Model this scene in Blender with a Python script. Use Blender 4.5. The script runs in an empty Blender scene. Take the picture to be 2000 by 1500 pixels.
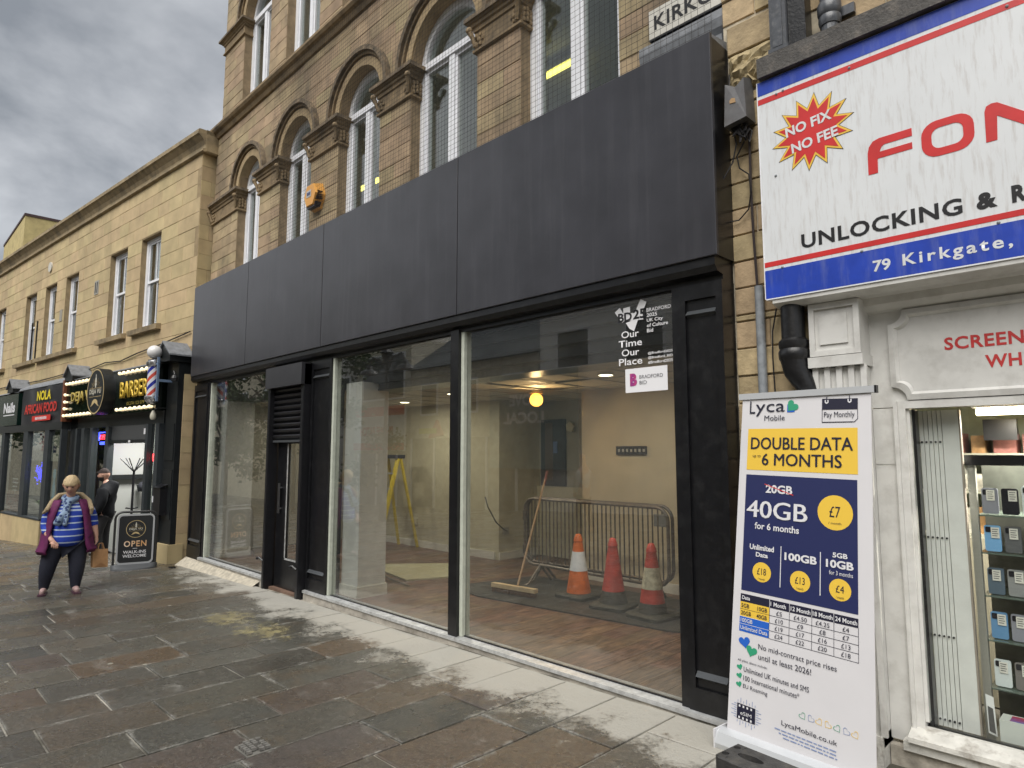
import bpy, bmesh, math, random
from mathutils import Vector, Matrix
random.seed(7)
SC = bpy.context.scene
COL = SC.collection
PI = math.pi

# ---------------------------------------------------------------- camera
cam_d = bpy.data.cameras.new('camera'); cam = bpy.data.objects.new('camera', cam_d); COL.objects.link(cam)
cam_d.sensor_width = 36; cam_d.lens = 36 * 1270 / 2000; cam_d.clip_start = 0.05; cam_d.clip_end = 600
PITCH = math.atan(135 / 1270); YAW = math.atan(1264 / math.sqrt(1270 ** 2 + 135 ** 2))
hd = Vector((-math.cos(YAW), math.sin(YAW), 0))
fw = hd * math.cos(PITCH) + Vector((0, 0, 1)) * math.sin(PITCH)
rt = fw.cross(Vector((0, 0, 1))).normalized(); up = rt.cross(fw)
cam.matrix_world = Matrix(((rt.x, up.x, -fw.x, 0), (rt.y, up.y, -fw.y, -3.8), (rt.z, up.z, -fw.z, 1.62), (0, 0, 0, 1)))
SC.camera = cam

# ---------------------------------------------------------------- world: overcast sky
W = bpy.data.worlds.new('World'); SC.world = W; W.use_nodes = True
nt = W.node_tree; nt.nodes.clear(); N = nt.nodes.new; LK = nt.links.new
SUN_EL, SUN_AZ = 52, 20
wo = N('ShaderNodeOutputWorld'); bg = N('ShaderNodeBackground'); bg.inputs[1].default_value = 0.1
sk = N('ShaderNodeTexSky'); sk.sky_type = 'NISHITA'; sk.sun_disc = False
sk.sun_elevation = math.radians(SUN_EL); sk.sun_rotation = math.radians(180 - SUN_AZ)
tc = N('ShaderNodeTexCoord'); sep = N('ShaderNodeSeparateXYZ'); LK(tc.outputs['Generated'], sep.inputs[0])
def wm(op, a, b=None, c=None):
    n = N('ShaderNodeMath'); n.operation = op
    for i, x in enumerate((a, b, c)):
        if x is None: continue
        if isinstance(x, (int, float)): n.inputs[i].default_value = x
        else: LK(x, n.inputs[i])
    return n.outputs[0]
zz = wm('MAXIMUM', sep.outputs[2], 0.0)
den = wm('ADD', zz, 0.16)
cx = wm('DIVIDE', sep.outputs[0], den); cy = wm('DIVIDE', sep.outputs[1], den)
cmb = N('ShaderNodeCombineXYZ'); LK(cx, cmb.inputs[0]); LK(cy, cmb.inputs[1]); cmb.inputs[2].default_value = 3.7
n1 = N('ShaderNodeTexNoise'); n1.inputs['Scale'].default_value = 0.75; n1.inputs['Detail'].default_value = 7; n1.inputs['Roughness'].default_value = 0.52; n1.inputs['Distortion'].default_value = 0.35
LK(cmb.outputs[0], n1.inputs['Vector'])
n2 = N('ShaderNodeTexNoise'); n2.inputs['Scale'].default_value = 0.28; n2.inputs['Detail'].default_value = 3; LK(cmb.outputs[0], n2.inputs['Vector'])
cl = wm('ADD', wm('MULTIPLY', n1.outputs[0], 0.6), wm('MULTIPLY', n2.outputs[0], 0.4))
cr = N('ShaderNodeValToRGB'); LK(cl, cr.inputs[0])
e = cr.color_ramp.elements; e[0].position = 0.43; e[0].color = (0.23, 0.242, 0.255, 1); e[1].position = 0.585; e[1].color = (1.0, 1.005, 1.015, 1)
lum = wm('ADD', wm('MULTIPLY', zz, 3.5), 2.9)
vm = N('ShaderNodeVectorMath'); vm.operation = 'SCALE'; LK(cr.outputs[0], vm.inputs[0]); LK(lum, vm.inputs['Scale'])
mx = N('ShaderNodeMix'); mx.data_type = 'RGBA'; mx.inputs[0].default_value = 0.92
LK(sk.outputs[0], mx.inputs[6]); LK(vm.outputs[0], mx.inputs[7]); LK(mx.outputs[2], bg.inputs[0]); LK(bg.outputs[0], wo.inputs[0])

sun_d = bpy.data.lights.new('sun', 'SUN'); sun_d.energy = 1.5; sun_d.angle = math.radians(50); sun_d.color = (1.0, 0.965, 0.91)
sun = bpy.data.objects.new('sun', sun_d); COL.objects.link(sun)
az = math.radians(SUN_AZ); el = math.radians(SUN_EL)
sdir = Vector((math.sin(az) * math.cos(el), -math.cos(az) * math.cos(el), math.sin(el)))   # towards the sun: over the street behind the camera
sun.rotation_euler = sdir.to_track_quat('Z', 'Y').to_euler()

vs = SC.view_settings; vs.view_transform = 'Standard'; vs.look = 'None'; vs.gamma = 1; vs.use_curve_mapping = False; vs.exposure = 1.35
SC.cycles.max_bounces = 10; SC.cycles.transparent_max_bounces = 24; SC.cycles.glossy_bounces = 4; SC.cycles.diffuse_bounces = 5
SC.cycles.caustics_reflective = False; SC.cycles.caustics_refractive = False
SC.cycles.use_denoising = True; SC.cycles.sample_clamp_indirect = 6

# ---------------------------------------------------------------- materials
MATS = {}
def mat(name, col, rough=0.6, metal=0.0, var=0.0, nscale=6.0, bump=0.0, bscale=60.0, rnd=0.0, spec=0.5, coat=0.0,
        col2=None, dirt=0.0, dirtcol=(0.05, 0.045, 0.035), dscale=2.0, dstretch=1.0, emis=None, estr=0.0, sheen=0.0, island=False):
    if name in MATS: return MATS[name]
    m = bpy.data.materials.new(name); m.use_nodes = True; t = m.node_tree; N = t.nodes.new; L = t.links.new
    p = t.nodes['Principled BSDF']
    p.inputs['Roughness'].default_value = rough; p.inputs['Metallic'].default_value = metal
    p.inputs['Specular IOR Level'].default_value = spec; p.inputs['Coat Weight'].default_value = coat
    c0 = (*col, 1); out = None
    geo = N('ShaderNodeNewGeometry')
    def rgb(c):
        n = N('ShaderNodeRGB'); n.outputs[0].default_value = (*c, 1); return n.outputs[0]
    def mix(f, a, b, mode='MIX'):
        n = N('ShaderNodeMix'); n.data_type = 'RGBA'; n.blend_type = mode
        if isinstance(f, (int, float)): n.inputs[0].default_value = f
        else: L(f, n.inputs[0])
        L(a, n.inputs[6]); L(b, n.inputs[7]); return n.outputs[2]
    def noise(s, d=4, r=0.55, vec=None):
        n = N('ShaderNodeTexNoise'); n.inputs['Scale'].default_value = s; n.inputs['Detail'].default_value = d; n.inputs['Roughness'].default_value = r
        L(vec if vec is not None else geo.outputs['Position'], n.inputs['Vector']); return n.outputs[0]
    def ramp(x, a, b, ca=(0, 0, 0), cb=(1, 1, 1)):
        n = N('ShaderNodeValToRGB'); L(x, n.inputs[0]); n.color_ramp.elements[0].position = a; n.color_ramp.elements[1].position = b
        n.color_ramp.elements[0].color = (*ca, 1); n.color_ramp.elements[1].color = (*cb, 1); return n.outputs[0]
    out = rgb(col)
    if col2 is not None: out = mix(ramp(noise(nscale), 0.38, 0.62), out, rgb(col2))
    if rnd:
        oi = N('ShaderNodeObjectInfo')
        src = geo.outputs['Random Per Island'] if island else oi.outputs['Random']
        mul = N('ShaderNodeMapRange'); L(src, mul.inputs[0]); mul.inputs[3].default_value = 1 - rnd; mul.inputs[4].default_value = 1 + rnd
        hs = N('ShaderNodeHueSaturation'); L(out, hs.inputs['Color']); L(mul.outputs[0], hs.inputs['Value'])
        m2 = N('ShaderNodeMath'); m2.operation = 'MULTIPLY'; L(src, m2.inputs[0]); m2.inputs[1].default_value = 7.31
        m3 = N('ShaderNodeMath'); m3.operation = 'FRACT'; L(m2.outputs[0], m3.inputs[0])
        mr = N('ShaderNodeMapRange'); L(m3.outputs[0], mr.inputs[0]); mr.inputs[3].default_value = 0.5 - 0.03 * min(1, rnd * 4); mr.inputs[4].default_value = 0.5 + 0.02 * min(1, rnd * 4)
        L(mr.outputs[0], hs.inputs['Hue']); out = hs.outputs[0]
    if var:
        v = N('ShaderNodeMapRange'); L(noise(nscale * 1.7, 5), v.inputs[0]); v.inputs[1].default_value = 0.3; v.inputs[2].default_value = 0.7
        v.inputs[3].default_value = 1 - var; v.inputs[4].default_value = 1 + var
        hs = N('ShaderNodeHueSaturation'); L(out, hs.inputs['Color']); L(v.outputs[0], hs.inputs['Value']); out = hs.outputs[0]
    if dirt:
        mp = N('ShaderNodeMapping'); mp.inputs['Scale'].default_value = (1, 1, dstretch); L(geo.outputs['Position'], mp.inputs[0])
        d = ramp(noise(dscale, 6, 0.65, mp.outputs[0]), 0.5, 0.72)
        dm = N('ShaderNodeMath'); dm.operation = 'MULTIPLY'; L(d, dm.inputs[0]); dm.inputs[1].default_value = dirt
        out = mix(dm.outputs[0], out, rgb(dirtcol))
    L(out, p.inputs['Base Color'])
    if bump:
        b = N('ShaderNodeBump'); b.inputs['Strength'].default_value = bump; b.inputs['Distance'].default_value = 0.01
        L(noise(bscale, 6, 0.6), b.inputs['Height']); L(b.outputs[0], p.inputs['Normal'])
    if emis: p.inputs['Emission Color'].default_value = (*emis, 1); p.inputs['Emission Strength'].default_value = estr
    MATS[name] = m; return m

def glass_mat(name, tint=(0.93, 0.97, 0.95), boost=1.0, dirty=0.0):
    m = bpy.data.materials.new(name); m.use_nodes = True; t = m.node_tree; t.nodes.clear(); N = t.nodes.new; L = t.links.new
    o = N('ShaderNodeOutputMaterial'); g = N('ShaderNodeNewGeometry'); fr = N('ShaderNodeFresnel')
    mr = N('ShaderNodeMapRange'); L(g.outputs['Backfacing'], mr.inputs[0]); mr.inputs[3].default_value = 1.5; mr.inputs[4].default_value = 1 / 1.5
    L(mr.outputs[0], fr.inputs[0])
    mu = N('ShaderNodeMath'); mu.operation = 'MULTIPLY'; mu.use_clamp = True; L(fr.outputs[0], mu.inputs[0]); mu.inputs[1].default_value = boost
    tr = N('ShaderNodeBsdfTransparent'); tr.inputs[0].default_value = (*tint, 1)
    gl = N('ShaderNodeBsdfGlossy'); gl.inputs['Roughness'].default_value = 0.004
    ms = N('ShaderNodeMixShader'); L(mu.outputs[0], ms.inputs[0]); L(tr.outputs[0], ms.inputs[1]); L(gl.outputs[0], ms.inputs[2])
    last = ms.outputs[0]
    if dirty:
        n = N('ShaderNodeTexNoise'); n.inputs['Scale'].default_value = 3; n.inputs['Detail'].default_value = 8; n.inputs['Roughness'].default_value = 0.7
        L(g.outputs['Position'], n.inputs['Vector'])
        r = N('ShaderNodeMapRange'); L(n.outputs[0], r.inputs[0]); r.inputs[1].default_value = 0.45; r.inputs[2].default_value = 0.8; r.inputs[3].default_value = 0.015; r.inputs[4].default_value = dirty
        df = N('ShaderNodeBsdfDiffuse'); df.inputs[0].default_value = (0.55, 0.56, 0.52, 1)
        m2 = N('ShaderNodeMixShader'); L(r.outputs[0], m2.inputs[0]); L(last, m2.inputs[1]); L(df.outputs[0], m2.inputs[2]); last = m2.outputs[0]
    L(last, o.inputs[0]); MATS[name] = m; return m

# ---------------------------------------------------------------- builders
def link(name, me, parent=None):
    o = bpy.data.objects.new(name, me); COL.objects.link(o)
    if parent: o.parent = parent
    return o
def tag(o, label=None, cat=None, group=None, kind=None):
    if label: o['label'] = label
    if cat: o['category'] = cat
    if group: o['group'] = group
    if kind: o['kind'] = kind
    return o
def thing(name, label, cat, loc=(0, 0, 0), rz=0.0, group=None):
    o = bpy.data.objects.new(name, None); COL.objects.link(o); o.location = loc; o.rotation_euler = (0, 0, rz); o.empty_display_size = 0.1
    return tag(o, label, cat, group)
class MB:
    def __init__(s): s.v = []; s.f = []; s.mi = []; s.m = 0; s.T = None
    def add(s, vs, fs):
        b = len(s.v)
        s.v += [tuple(s.T @ Vector(p)) if s.T else tuple(p) for p in vs]; s.f += [tuple(i + b for i in f) for f in fs]; s.mi += [s.m] * len(fs); return s
    def box(s, x0, x1, y0, y1, z0, z1):
        x0, x1 = sorted((x0, x1)); y0, y1 = sorted((y0, y1)); z0, z1 = sorted((z0, z1))
        return s.add([(x0, y0, z0), (x1, y0, z0), (x1, y1, z0), (x0, y1, z0), (x0, y0, z1), (x1, y0, z1), (x1, y1, z1), (x0, y1, z1)],
                     [(0, 3, 2, 1), (4, 5, 6, 7), (0, 1, 5, 4), (1, 2, 6, 5), (2, 3, 7, 6), (3, 0, 4, 7)])
    def cbox(s, x0, x1, y0, y1, z0, z1, c=0.004):
        "box whose face towards -y is chamfered"
        return s.add([(x0, y1, z0), (x1, y1, z0), (x1, y1, z1), (x0, y1, z1), (x0, y0 + c, z0), (x1, y0 + c, z0), (x1, y0 + c, z1), (x0, y0 + c, z1),
                      (x0 + c, y0, z0 + c), (x1 - c, y0, z0 + c), (x1 - c, y0, z1 - c), (x0 + c, y0, z1 - c)],
                     [(0, 3, 2, 1), (0, 1, 5, 4), (1, 2, 6, 5), (2, 3, 7, 6), (3, 0, 4, 7), (4, 5, 9, 8), (5, 6, 10, 9), (6, 7, 11, 10), (7, 4, 8, 11), (8, 9, 10, 11)])
    def prism(s, poly, y0, y1):
        "polygon in x,z extruded from y0 (front) to y1"
        n = len(poly); vs = [(p[0], y0, p[1]) for p in poly] + [(p[0], y1, p[1]) for p in poly]
        a = sum(poly[i][0] * poly[(i + 1) % n][1] - poly[(i + 1) % n][0] * poly[i][1] for i in range(n))
        fs = [tuple(range(n)), tuple(range(2 * n - 1, n - 1, -1))] + [(i, i + n, (i + 1) % n + n, (i + 1) % n) for i in range(n)]
        if a < 0: fs = [tuple(reversed(f)) for f in fs]
        return s.add(vs, fs)
    def sweep(s, prof, x0, x1):
        "profile in y,z extruded along x"
        n = len(prof); vs = [(x0, p[0], p[1]) for p in prof] + [(x1, p[0], p[1]) for p in prof]
        return s.add(vs, [tuple(range(n)), tuple(range(2 * n - 1, n - 1, -1))] + [(i, i + n, (i + 1) % n + n, (i + 1) % n) for i in range(n)])
    def cyl(s, p0, p1, r, n=12, r2=None, cap=True):
        p0 = Vector(p0); p1 = Vector(p1); r2 = r if r2 is None else r2; d = (p1 - p0).normalized()
        a = d.orthogonal().normalized(); b = d.cross(a); vs = []
        for p, q in ((p0, r), (p1, r2)): vs += [p + (a * math.cos(2 * PI * i / n) + b * math.sin(2 * PI * i / n)) * q for i in range(n)]
        fs = [(i, (i + 1) % n, (i + 1) % n + n, i + n) for i in range(n)]
        if cap: fs += [tuple(range(n - 1, -1, -1)), tuple(range(n, 2 * n))]
        return s.add(vs, fs)
    def tube(s, pts, r, n=8, closed=False):
        pts = [Vector(p) for p in pts]; m = len(pts); vs = []; prev = None
        for i, p in enumerate(pts):
            d = (pts[(i + 1) % m] - pts[i - 1]) if closed else (pts[min(i + 1, m - 1)] - pts[max(i - 1, 0)])
            d.normalize(); a = (prev - d * prev.dot(d)) if prev else d.orthogonal()
            if a.length < 1e-6: a = d.orthogonal()
            a.normalize(); prev = a; b = d.cross(a); rr = r[i] if isinstance(r, (list, tuple)) else r
            vs += [p + (a * math.cos(2 * PI * k / n) + b * math.sin(2 * PI * k / n)) * rr for k in range(n)]
        fs = []
        for i in range(m if closed else m - 1):
            j = (i + 1) % m; fs += [(i * n + k, i * n + (k + 1) % n, j * n + (k + 1) % n, j * n + k) for k in range(n)]
        if not closed: fs += [tuple(range(n - 1, -1, -1)), tuple(range((m - 1) * n, m * n))]
        return s.add(vs, fs)
    def lathe(s, c, prof, n=20, sx=1.0, sy=1.0):
        "profile (r,z) about the z axis at c"
        vs = [(c[0] + r * math.cos(2 * PI * k / n) * sx, c[1] + r * math.sin(2 * PI * k / n) * sy, c[2] + z) for r, z in prof for k in range(n)]
        fs = [(i * n + k, i * n + (k + 1) % n, (i + 1) * n + (k + 1) % n, (i + 1) * n + k) for i in range(len(prof) - 1) for k in range(n)]
        fs += [tuple(range(n - 1, -1, -1)), tuple(range((len(prof) - 1) * n, len(prof) * n))]
        return s.add(vs, fs)
    def ball(s, c, r, n=12, m=8, sz=1.0):
        return s.lathe(c, [(max(1e-4, r * math.sin(PI * i / m)), -r * sz * math.cos(PI * i / m)) for i in range(m + 1)], n)
    def quad(s, a, b, c, d): return s.add([a, b, c, d], [(0, 1, 2, 3)])
    def mesh(s, name, mats, smooth=False):
        me = bpy.data.meshes.new(name); me.from_pydata([tuple(p) for p in s.v], [], s.f)
        for m in (mats if isinstance(mats, (list, tuple)) else [mats]): me.materials.append(m)
        if any(s.mi): me.polygons.foreach_set('material_index', s.mi)
        if smooth:
            me.polygons.foreach_set('use_smooth', [True] * len(me.polygons))
            try: me.set_sharp_from_angle(angle=math.radians(38))
            except Exception: pass
        me.update(); return me
    def obj(s, name, mats, parent=None, smooth=False): return link(name, s.mesh(name, mats, smooth), parent)
def box(name, m, parent, *a): return MB().box(*a).obj(name, m, parent)

def text(name, s, m, parent, x0, z0, x1, z1, y=0.0, rz=0.0, bold=0.0, ext=0.0, base=None, shear=0.0, keep=False, mapper=None, lsp=1.0, mirror=False):
    "text fitted into the rectangle x0..x1, z0..z1 of the plane y (facing -y)"
    cu = bpy.data.curves.new(name, 'FONT'); cu.body = s; cu.size = 1; cu.offset = bold; cu.extrude = 0; cu.shear = shear; cu.resolution_u = 3; cu.space_character = lsp
    to = bpy.data.objects.new('tmp', cu); COL.objects.link(to); bpy.context.view_layer.update()
    dg = bpy.context.evaluated_depsgraph_get(); me = bpy.data.meshes.new_from_object(to.evaluated_get(dg)); bpy.data.objects.remove(to)
    xs = [v.co.x for v in me.vertices]; ys = [v.co.y for v in me.vertices]
    a, b, c, d = min(xs), max(xs), min(ys), max(ys)
    sx = (x1 - x0) / (b - a); sy = (z1 - z0) / (d - c)
    if keep: sx = sy = min(sx, sy)
    bm = bmesh.new(); bm.from_mesh(me)
    for v in bm.verts:
        X = x0 + (v.co.x - a) * sx; Z = z0 + (v.co.y - c) * sy
        v.co = (X, y, Z) if mapper is None else mapper(X, Z)
    if ext:
        r = bmesh.ops.extrude_face_region(bm, geom=list(bm.faces))
        for v in [g for g in r['geom'] if isinstance(g, bmesh.types.BMVert)]: v.co.y -= ext
        bmesh.ops.recalc_face_normals(bm, faces=list(bm.faces))
    me2 = bpy.data.meshes.new(name); bm.to_mesh(me2); bm.free(); me2.materials.append(m); bpy.data.meshes.remove(me)
    return link(name, me2, parent)

CAMXY = Vector((0, -3.8, 1.6))
def zg(x, y=0.0):
    "pavement height"
    return (0.014 * (x + 2) if x > -11 else -0.126 + 0.037 * (x + 11))
def pieces(parent, name, recs, builder, m, limit=300, T=None, mstuff=None):
    "nearest pieces as objects of their own, the rest as one joined part; builder(MB, rec) adds a piece"
    def dist(r):
        p = Vector(r['c']); p = (T @ p) if T else p
        return (p - CAMXY).length / max(0.02, r.get('a', 1)) ** 0.5
    recs = sorted(recs, key=dist); out = []
    for r in recs[:limit]:
        b = MB(); builder(b, r); out.append(b.obj(name, m, parent))
    if len(recs) > limit:
        b = MB()
        for r in recs[limit:]: builder(b, r)
        o = b.obj(name + '_field', mstuff or m, parent); o['kind'] = 'stuff'
    return out
# ---------------------------------------------------------------- palette
STONE = mat('tall_stone', (0.35, 0.267, 0.160), 0.85, var=0.22, nscale=2.6, bump=0.35, bscale=45, rnd=0.13, dirt=0.75, dirtcol=(0.085, 0.07, 0.052), dscale=1.5, dstretch=0.4)
STONE_I = mat('tall_stone_field', (0.35, 0.267, 0.160), 0.85, var=0.22, nscale=2.6, bump=0.35, bscale=45, rnd=0.13, dirt=0.6, dirtcol=(0.09, 0.075, 0.055), dscale=1.1, dstretch=0.5, island=True)
MORTAR = mat('mortar', (0.25, 0.185, 0.11), 0.9, var=0.25, nscale=5)
PALE_MORTAR = mat('pale_mortar', (0.50, 0.44, 0.33), 0.9, var=0.3, nscale=7)
TRIM = mat('weathered_trim', (0.25, 0.18, 0.10), 0.85, var=0.25, nscale=5, bump=0.35, dirt=0.8, dirtcol=(0.055, 0.046, 0.035), dscale=2.2)
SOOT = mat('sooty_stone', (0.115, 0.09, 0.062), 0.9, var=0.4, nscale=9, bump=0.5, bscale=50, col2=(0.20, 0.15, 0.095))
BAND = mat('arch_stone', (0.37, 0.275, 0.155), 0.85, var=0.18, nscale=4, bump=0.25, dirt=0.4, dirtcol=(0.14, 0.10, 0.065), dscale=2)
YSTONE = mat('buff_stone', (0.49, 0.385, 0.215), 0.85, var=0.13, nscale=2, bump=0.25, bscale=50, rnd=0.09, dirt=0.35, dirtcol=(0.22, 0.17, 0.10), dscale=0.9, dstretch=0.4)
YSTONE_I = mat('buff_stone_field', (0.49, 0.385, 0.215), 0.85, var=0.13, nscale=2, bump=0.25, bscale=50, rnd=0.09, dirt=0.35, dirtcol=(0.22, 0.17, 0.10), dscale=0.9, dstretch=0.4, island=True)
YMORT = mat('buff_mortar', (0.30, 0.225, 0.125), 0.9, var=0.2, nscale=5)
YTRIM = mat('buff_trim', (0.31, 0.24, 0.14), 0.85, var=0.25, nscale=4, bump=0.3, dirt=0.85, dirtcol=(0.07, 0.06, 0.045), dscale=1.6)
RSTONE = mat('right_stone', (0.43, 0.335, 0.195), 0.85, var=0.22, nscale=6, bump=0.5, bscale=40, rnd=0.12, dirt=0.5, dirtcol=(0.14, 0.10, 0.06), dscale=5)
WHITEP = mat('white_window_paint', (0.80, 0.81, 0.84), 0.35, var=0.06, nscale=6)
CHAR = mat('charcoal_fascia', (0.033, 0.033, 0.039), 0.33, var=0.20, nscale=1.6, dirt=0.10, dirtcol=(0.14, 0.14, 0.15), dscale=14, dstretch=0.05, bump=0.04, bscale=200)
BLACK = mat('black_paint', (0.0065, 0.0067, 0.008), 0.30, var=0.3, nscale=7, dirt=0.25, dirtcol=(0.05, 0.05, 0.05), dscale=9, bump=0.05, bscale=60)
BLACKM = mat('black_metal', (0.012, 0.012, 0.014), 0.28, var=0.2, nscale=9)
PALEF = mat('pale_frame', (0.52, 0.55, 0.47), 0.5, var=0.12, nscale=8)
ALU = mat('aluminium_sill', (0.52, 0.53, 0.53), 0.38, metal=0.35, var=0.2, nscale=9, dirt=0.4, dirtcol=(0.12, 0.11, 0.09), dscale=14)
PLINTH = mat('painted_plinth', (0.42, 0.39, 0.34), 0.8, var=0.25, nscale=6, dirt=0.5, dirtcol=(0.12, 0.10, 0.07), dscale=9)
GLASS = glass_mat('shop_glass', tint=(0.945, 0.955, 0.95), boost=2.3, dirty=0.035)
GLASSUP = glass_mat('upper_glass', boost=1.9)
PLASTER = mat('cream_plaster', (0.50, 0.43, 0.30), 0.8, var=0.08, nscale=2)
GPLAST = mat('grey_plaster', (0.36, 0.345, 0.28), 0.8, var=0.08, nscale=2)
CREAMD = mat('damaged_plaster', (0.50, 0.465, 0.33), 0.85, var=0.07, nscale=5, dirt=0.22, dirtcol=(0.24, 0.2, 0.12), dscale=4)
LEAD = mat('lead', (0.19, 0.20, 0.215), 0.55, var=0.25, nscale=8, bump=0.2)
GREYM = mat('grey_metal', (0.26, 0.28, 0.30), 0.45, var=0.2, nscale=12, dirt=0.4, dscale=20)
DGREY = mat('dark_grey_pipe', (0.075, 0.080, 0.09), 0.32, var=0.25, nscale=15, dirt=0.35, dirtcol=(0.25, 0.25, 0.25), dscale=30)
CASTIRON = mat('cast_iron', (0.010, 0.010, 0.011), 0.33, var=0.3, nscale=15, bump=0.2, bscale=60)
CABLE = mat('cable_black', (0.012, 0.011, 0.012), 0.5)
SKIRT = mat('skirting_white', (0.66, 0.64, 0.56), 0.5, var=0.1)

# ================================================================= PAVEMENT
def pav_mat(name, island):
    m = bpy.data.materials.new(name); m.use_nodes = True; t = m.node_tree; N = t.nodes.new; L = t.links.new
    p = t.nodes['Principled BSDF']; g = N('ShaderNodeNewGeometry'); oi = N('ShaderNodeObjectInfo')
    rnd = g.outputs['Random Per Island'] if island else oi.outputs['Random']
    def noise(s, d=5, r=0.6, sc=None, dist=0.0):
        n = N('ShaderNodeTexNoise'); n.inputs['Scale'].default_value = s; n.inputs['Detail'].default_value = d; n.inputs['Roughness'].default_value = r; n.inputs['Distortion'].default_value = dist
        if sc:
            mp = N('ShaderNodeMapping'); mp.inputs['Scale'].default_value = sc; L(g.outputs['Position'], mp.inputs[0]); L(mp.outputs[0], n.inputs['Vector'])
        else: L(g.outputs['Position'], n.inputs['Vector'])
        return n.outputs[0]
    def math_(op, a, b=0.0, clamp=False):
        n = N('ShaderNodeMath'); n.operation = op; n.use_clamp = clamp
        for i, x in enumerate((a, b)):
            if isinstance(x, (int, float)): n.inputs[i].default_value = x
            else: L(x, n.inputs[i])
        return n.outputs[0]
    def mr(x, a, b, c, d):
        n = N('ShaderNodeMapRange'); L(x, n.inputs[0]); n.inputs[1].default_value = a; n.inputs[2].default_value = b; n.inputs[3].default_value = c; n.inputs[4].default_value = d; return n.outputs[0]
    def mix(f, a, b):
        n = N('ShaderNodeMix'); n.data_type = 'RGBA'
        if isinstance(f, (int, float)): n.inputs[0].default_value = f
        else: L(f, n.inputs[0])
        for i, x in ((6, a), (7, b)):
            if isinstance(x, tuple): n.inputs[i].default_value = (*x, 1)
            else: L(x, n.inputs[i])
        return n.outputs[2]
    r = N('ShaderNodeValToRGB'); r.color_ramp.interpolation = 'LINEAR'; L(rnd, r.inputs[0]); el = r.color_ramp.elements
    cols = [(0, (0.070, 0.064, 0.047)), (0.2, (0.105, 0.101, 0.084)), (0.38, (0.048, 0.048, 0.041)), (0.52, (0.098, 0.079, 0.056)), (0.66, (0.078, 0.076, 0.064)), (0.80, (0.112, 0.075, 0.043)), (0.88, (0.082, 0.066, 0.057)), (1, (0.110, 0.100, 0.076))]
    el[0].position, el[0].color = cols[0][0], (*cols[0][1], 1); el[1].position, el[1].color = cols[-1][0], (*cols[-1][1], 1)
    for q, c in cols[1:-1]: k = el.new(q); k.color = (*c, 1)
    c = r.outputs[0]
    c = mix(mr(noise(3.2, 6, 0.65), 0.50, 0.72, 0, 0.6), c, (0.125, 0.086, 0.050))      # rusty sandstone bloom
    c = mix(mr(noise(26, 5, 0.7), 0.42, 0.66, 0, 0.55), c, (0.035, 0.034, 0.030))      # dark pits
    c = mix(mr(noise(55, 5, 0.8), 0.54, 0.70, 0, 0.6), c, (0.25, 0.245, 0.215))         # pale grains
    if not island:   # dried lime bloom creeping in from the joints
        tcn = N('ShaderNodeTexCoord'); sg_ = N('ShaderNodeSeparateXYZ'); L(tcn.outputs['Generated'], sg_.inputs[0])
        ex = math_('SUBTRACT', 0.5, math_('ABSOLUTE', math_('SUBTRACT', sg_.outputs[0], 0.5))); ey = math_('SUBTRACT', 0.5, math_('ABSOLUTE', math_('SUBTRACT', sg_.outputs[1], 0.5)))
        ed = math_('MINIMUM', math_('MULTIPLY', ex, 0.44), math_('MULTIPLY', ey, 0.75))
        em = mr(math_('ADD', ed, math_('MULTIPLY', math_('SUBTRACT', noise(3.4, 7, 0.7), 0.455), 0.34)), -0.010, 0.014, 1, 0)
        em = math_('MULTIPLY', em, mr(noise(38, 4, 0.7), 0.38, 0.6, 0.15, 0.85))
        c = mix(em, c, (0.25, 0.245, 0.22))
    sp = N('ShaderNodeSeparateXYZ'); L(g.outputs['Position'], sp.inputs[0]); X, Y = sp.outputs[0], sp.outputs[1]
    # cement dust beside the shop sill: wide at the right end, narrower to the left
    edge = math_('MULTIPLY', math_('ADD', X, 11.5), 0.055)
    edge = math_('MAXIMUM', math_('MINIMUM', edge, 0.36), 0.0)
    dn = math_('ADD', math_('ADD', math_('ADD', Y, math_('MULTIPLY', edge, 1.0)), 0.26), math_('MULTIPLY', math_('SUBTRACT', noise(2.4, 7, 0.62), 0.5), 1.5))
    dn2 = math_('ADD', dn, math_('MULTIPLY', math_('SUBTRACT', noise(28, 6, 0.75), 0.5), 0.85))
    d = mr(dn2, -0.12, 0.15, 0, 0.92)
    lim = math_('MULTIPLY', mr(X, -11.6, -10.2, 0, 1), d)
    lim = math_('MULTIPLY', lim, mr(Y, -1.9, -1.3, 0, 1))
    c = mix(lim, c, (0.40, 0.385, 0.34))
    # yellowish powder spill
    def spot(x, y, rx, ry):
        a = math_('MULTIPLY', math_('SUBTRACT', X, x), 1 / rx); b = math_('MULTIPLY', math_('SUBTRACT', Y, y), 1 / ry)
        return math_('SUBTRACT', 1.0, math_('ADD', math_('MULTIPLY', a, a), math_('MULTIPLY', b, b)))
    s = math_('MAXIMUM', spot(-6.2, -0.98, 0.60, 0.34), spot(-6.95, -1.0, 0.50, 0.34))
    s = mr(math_('ADD', s, math_('MULTIPLY', math_('SUBTRACT', noise(11, 8, 0.78), 0.5), 4.2)), 0.5, 1.5, 0, 0.75)
    c = mix(s, c, (0.42, 0.36, 0.16))
    # dried pale scum blotches
    b = mr(noise(1.7, 7, 0.7, (1, 1.6, 1), 0.6), 0.60, 0.70, 0, 0.6)
    b = math_('MULTIPLY', b, mr(noise(30, 4, 0.7), 0.35, 0.6, 0.3, 1))
    c = mix(b, c, (0.33, 0.32, 0.29))
    # trodden gum: small pale discs
    vo = N('ShaderNodeTexVoronoi'); vo.inputs['Scale'].default_value = 3.6; L(g.outputs['Position'], vo.inputs['Vector'])
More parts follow.
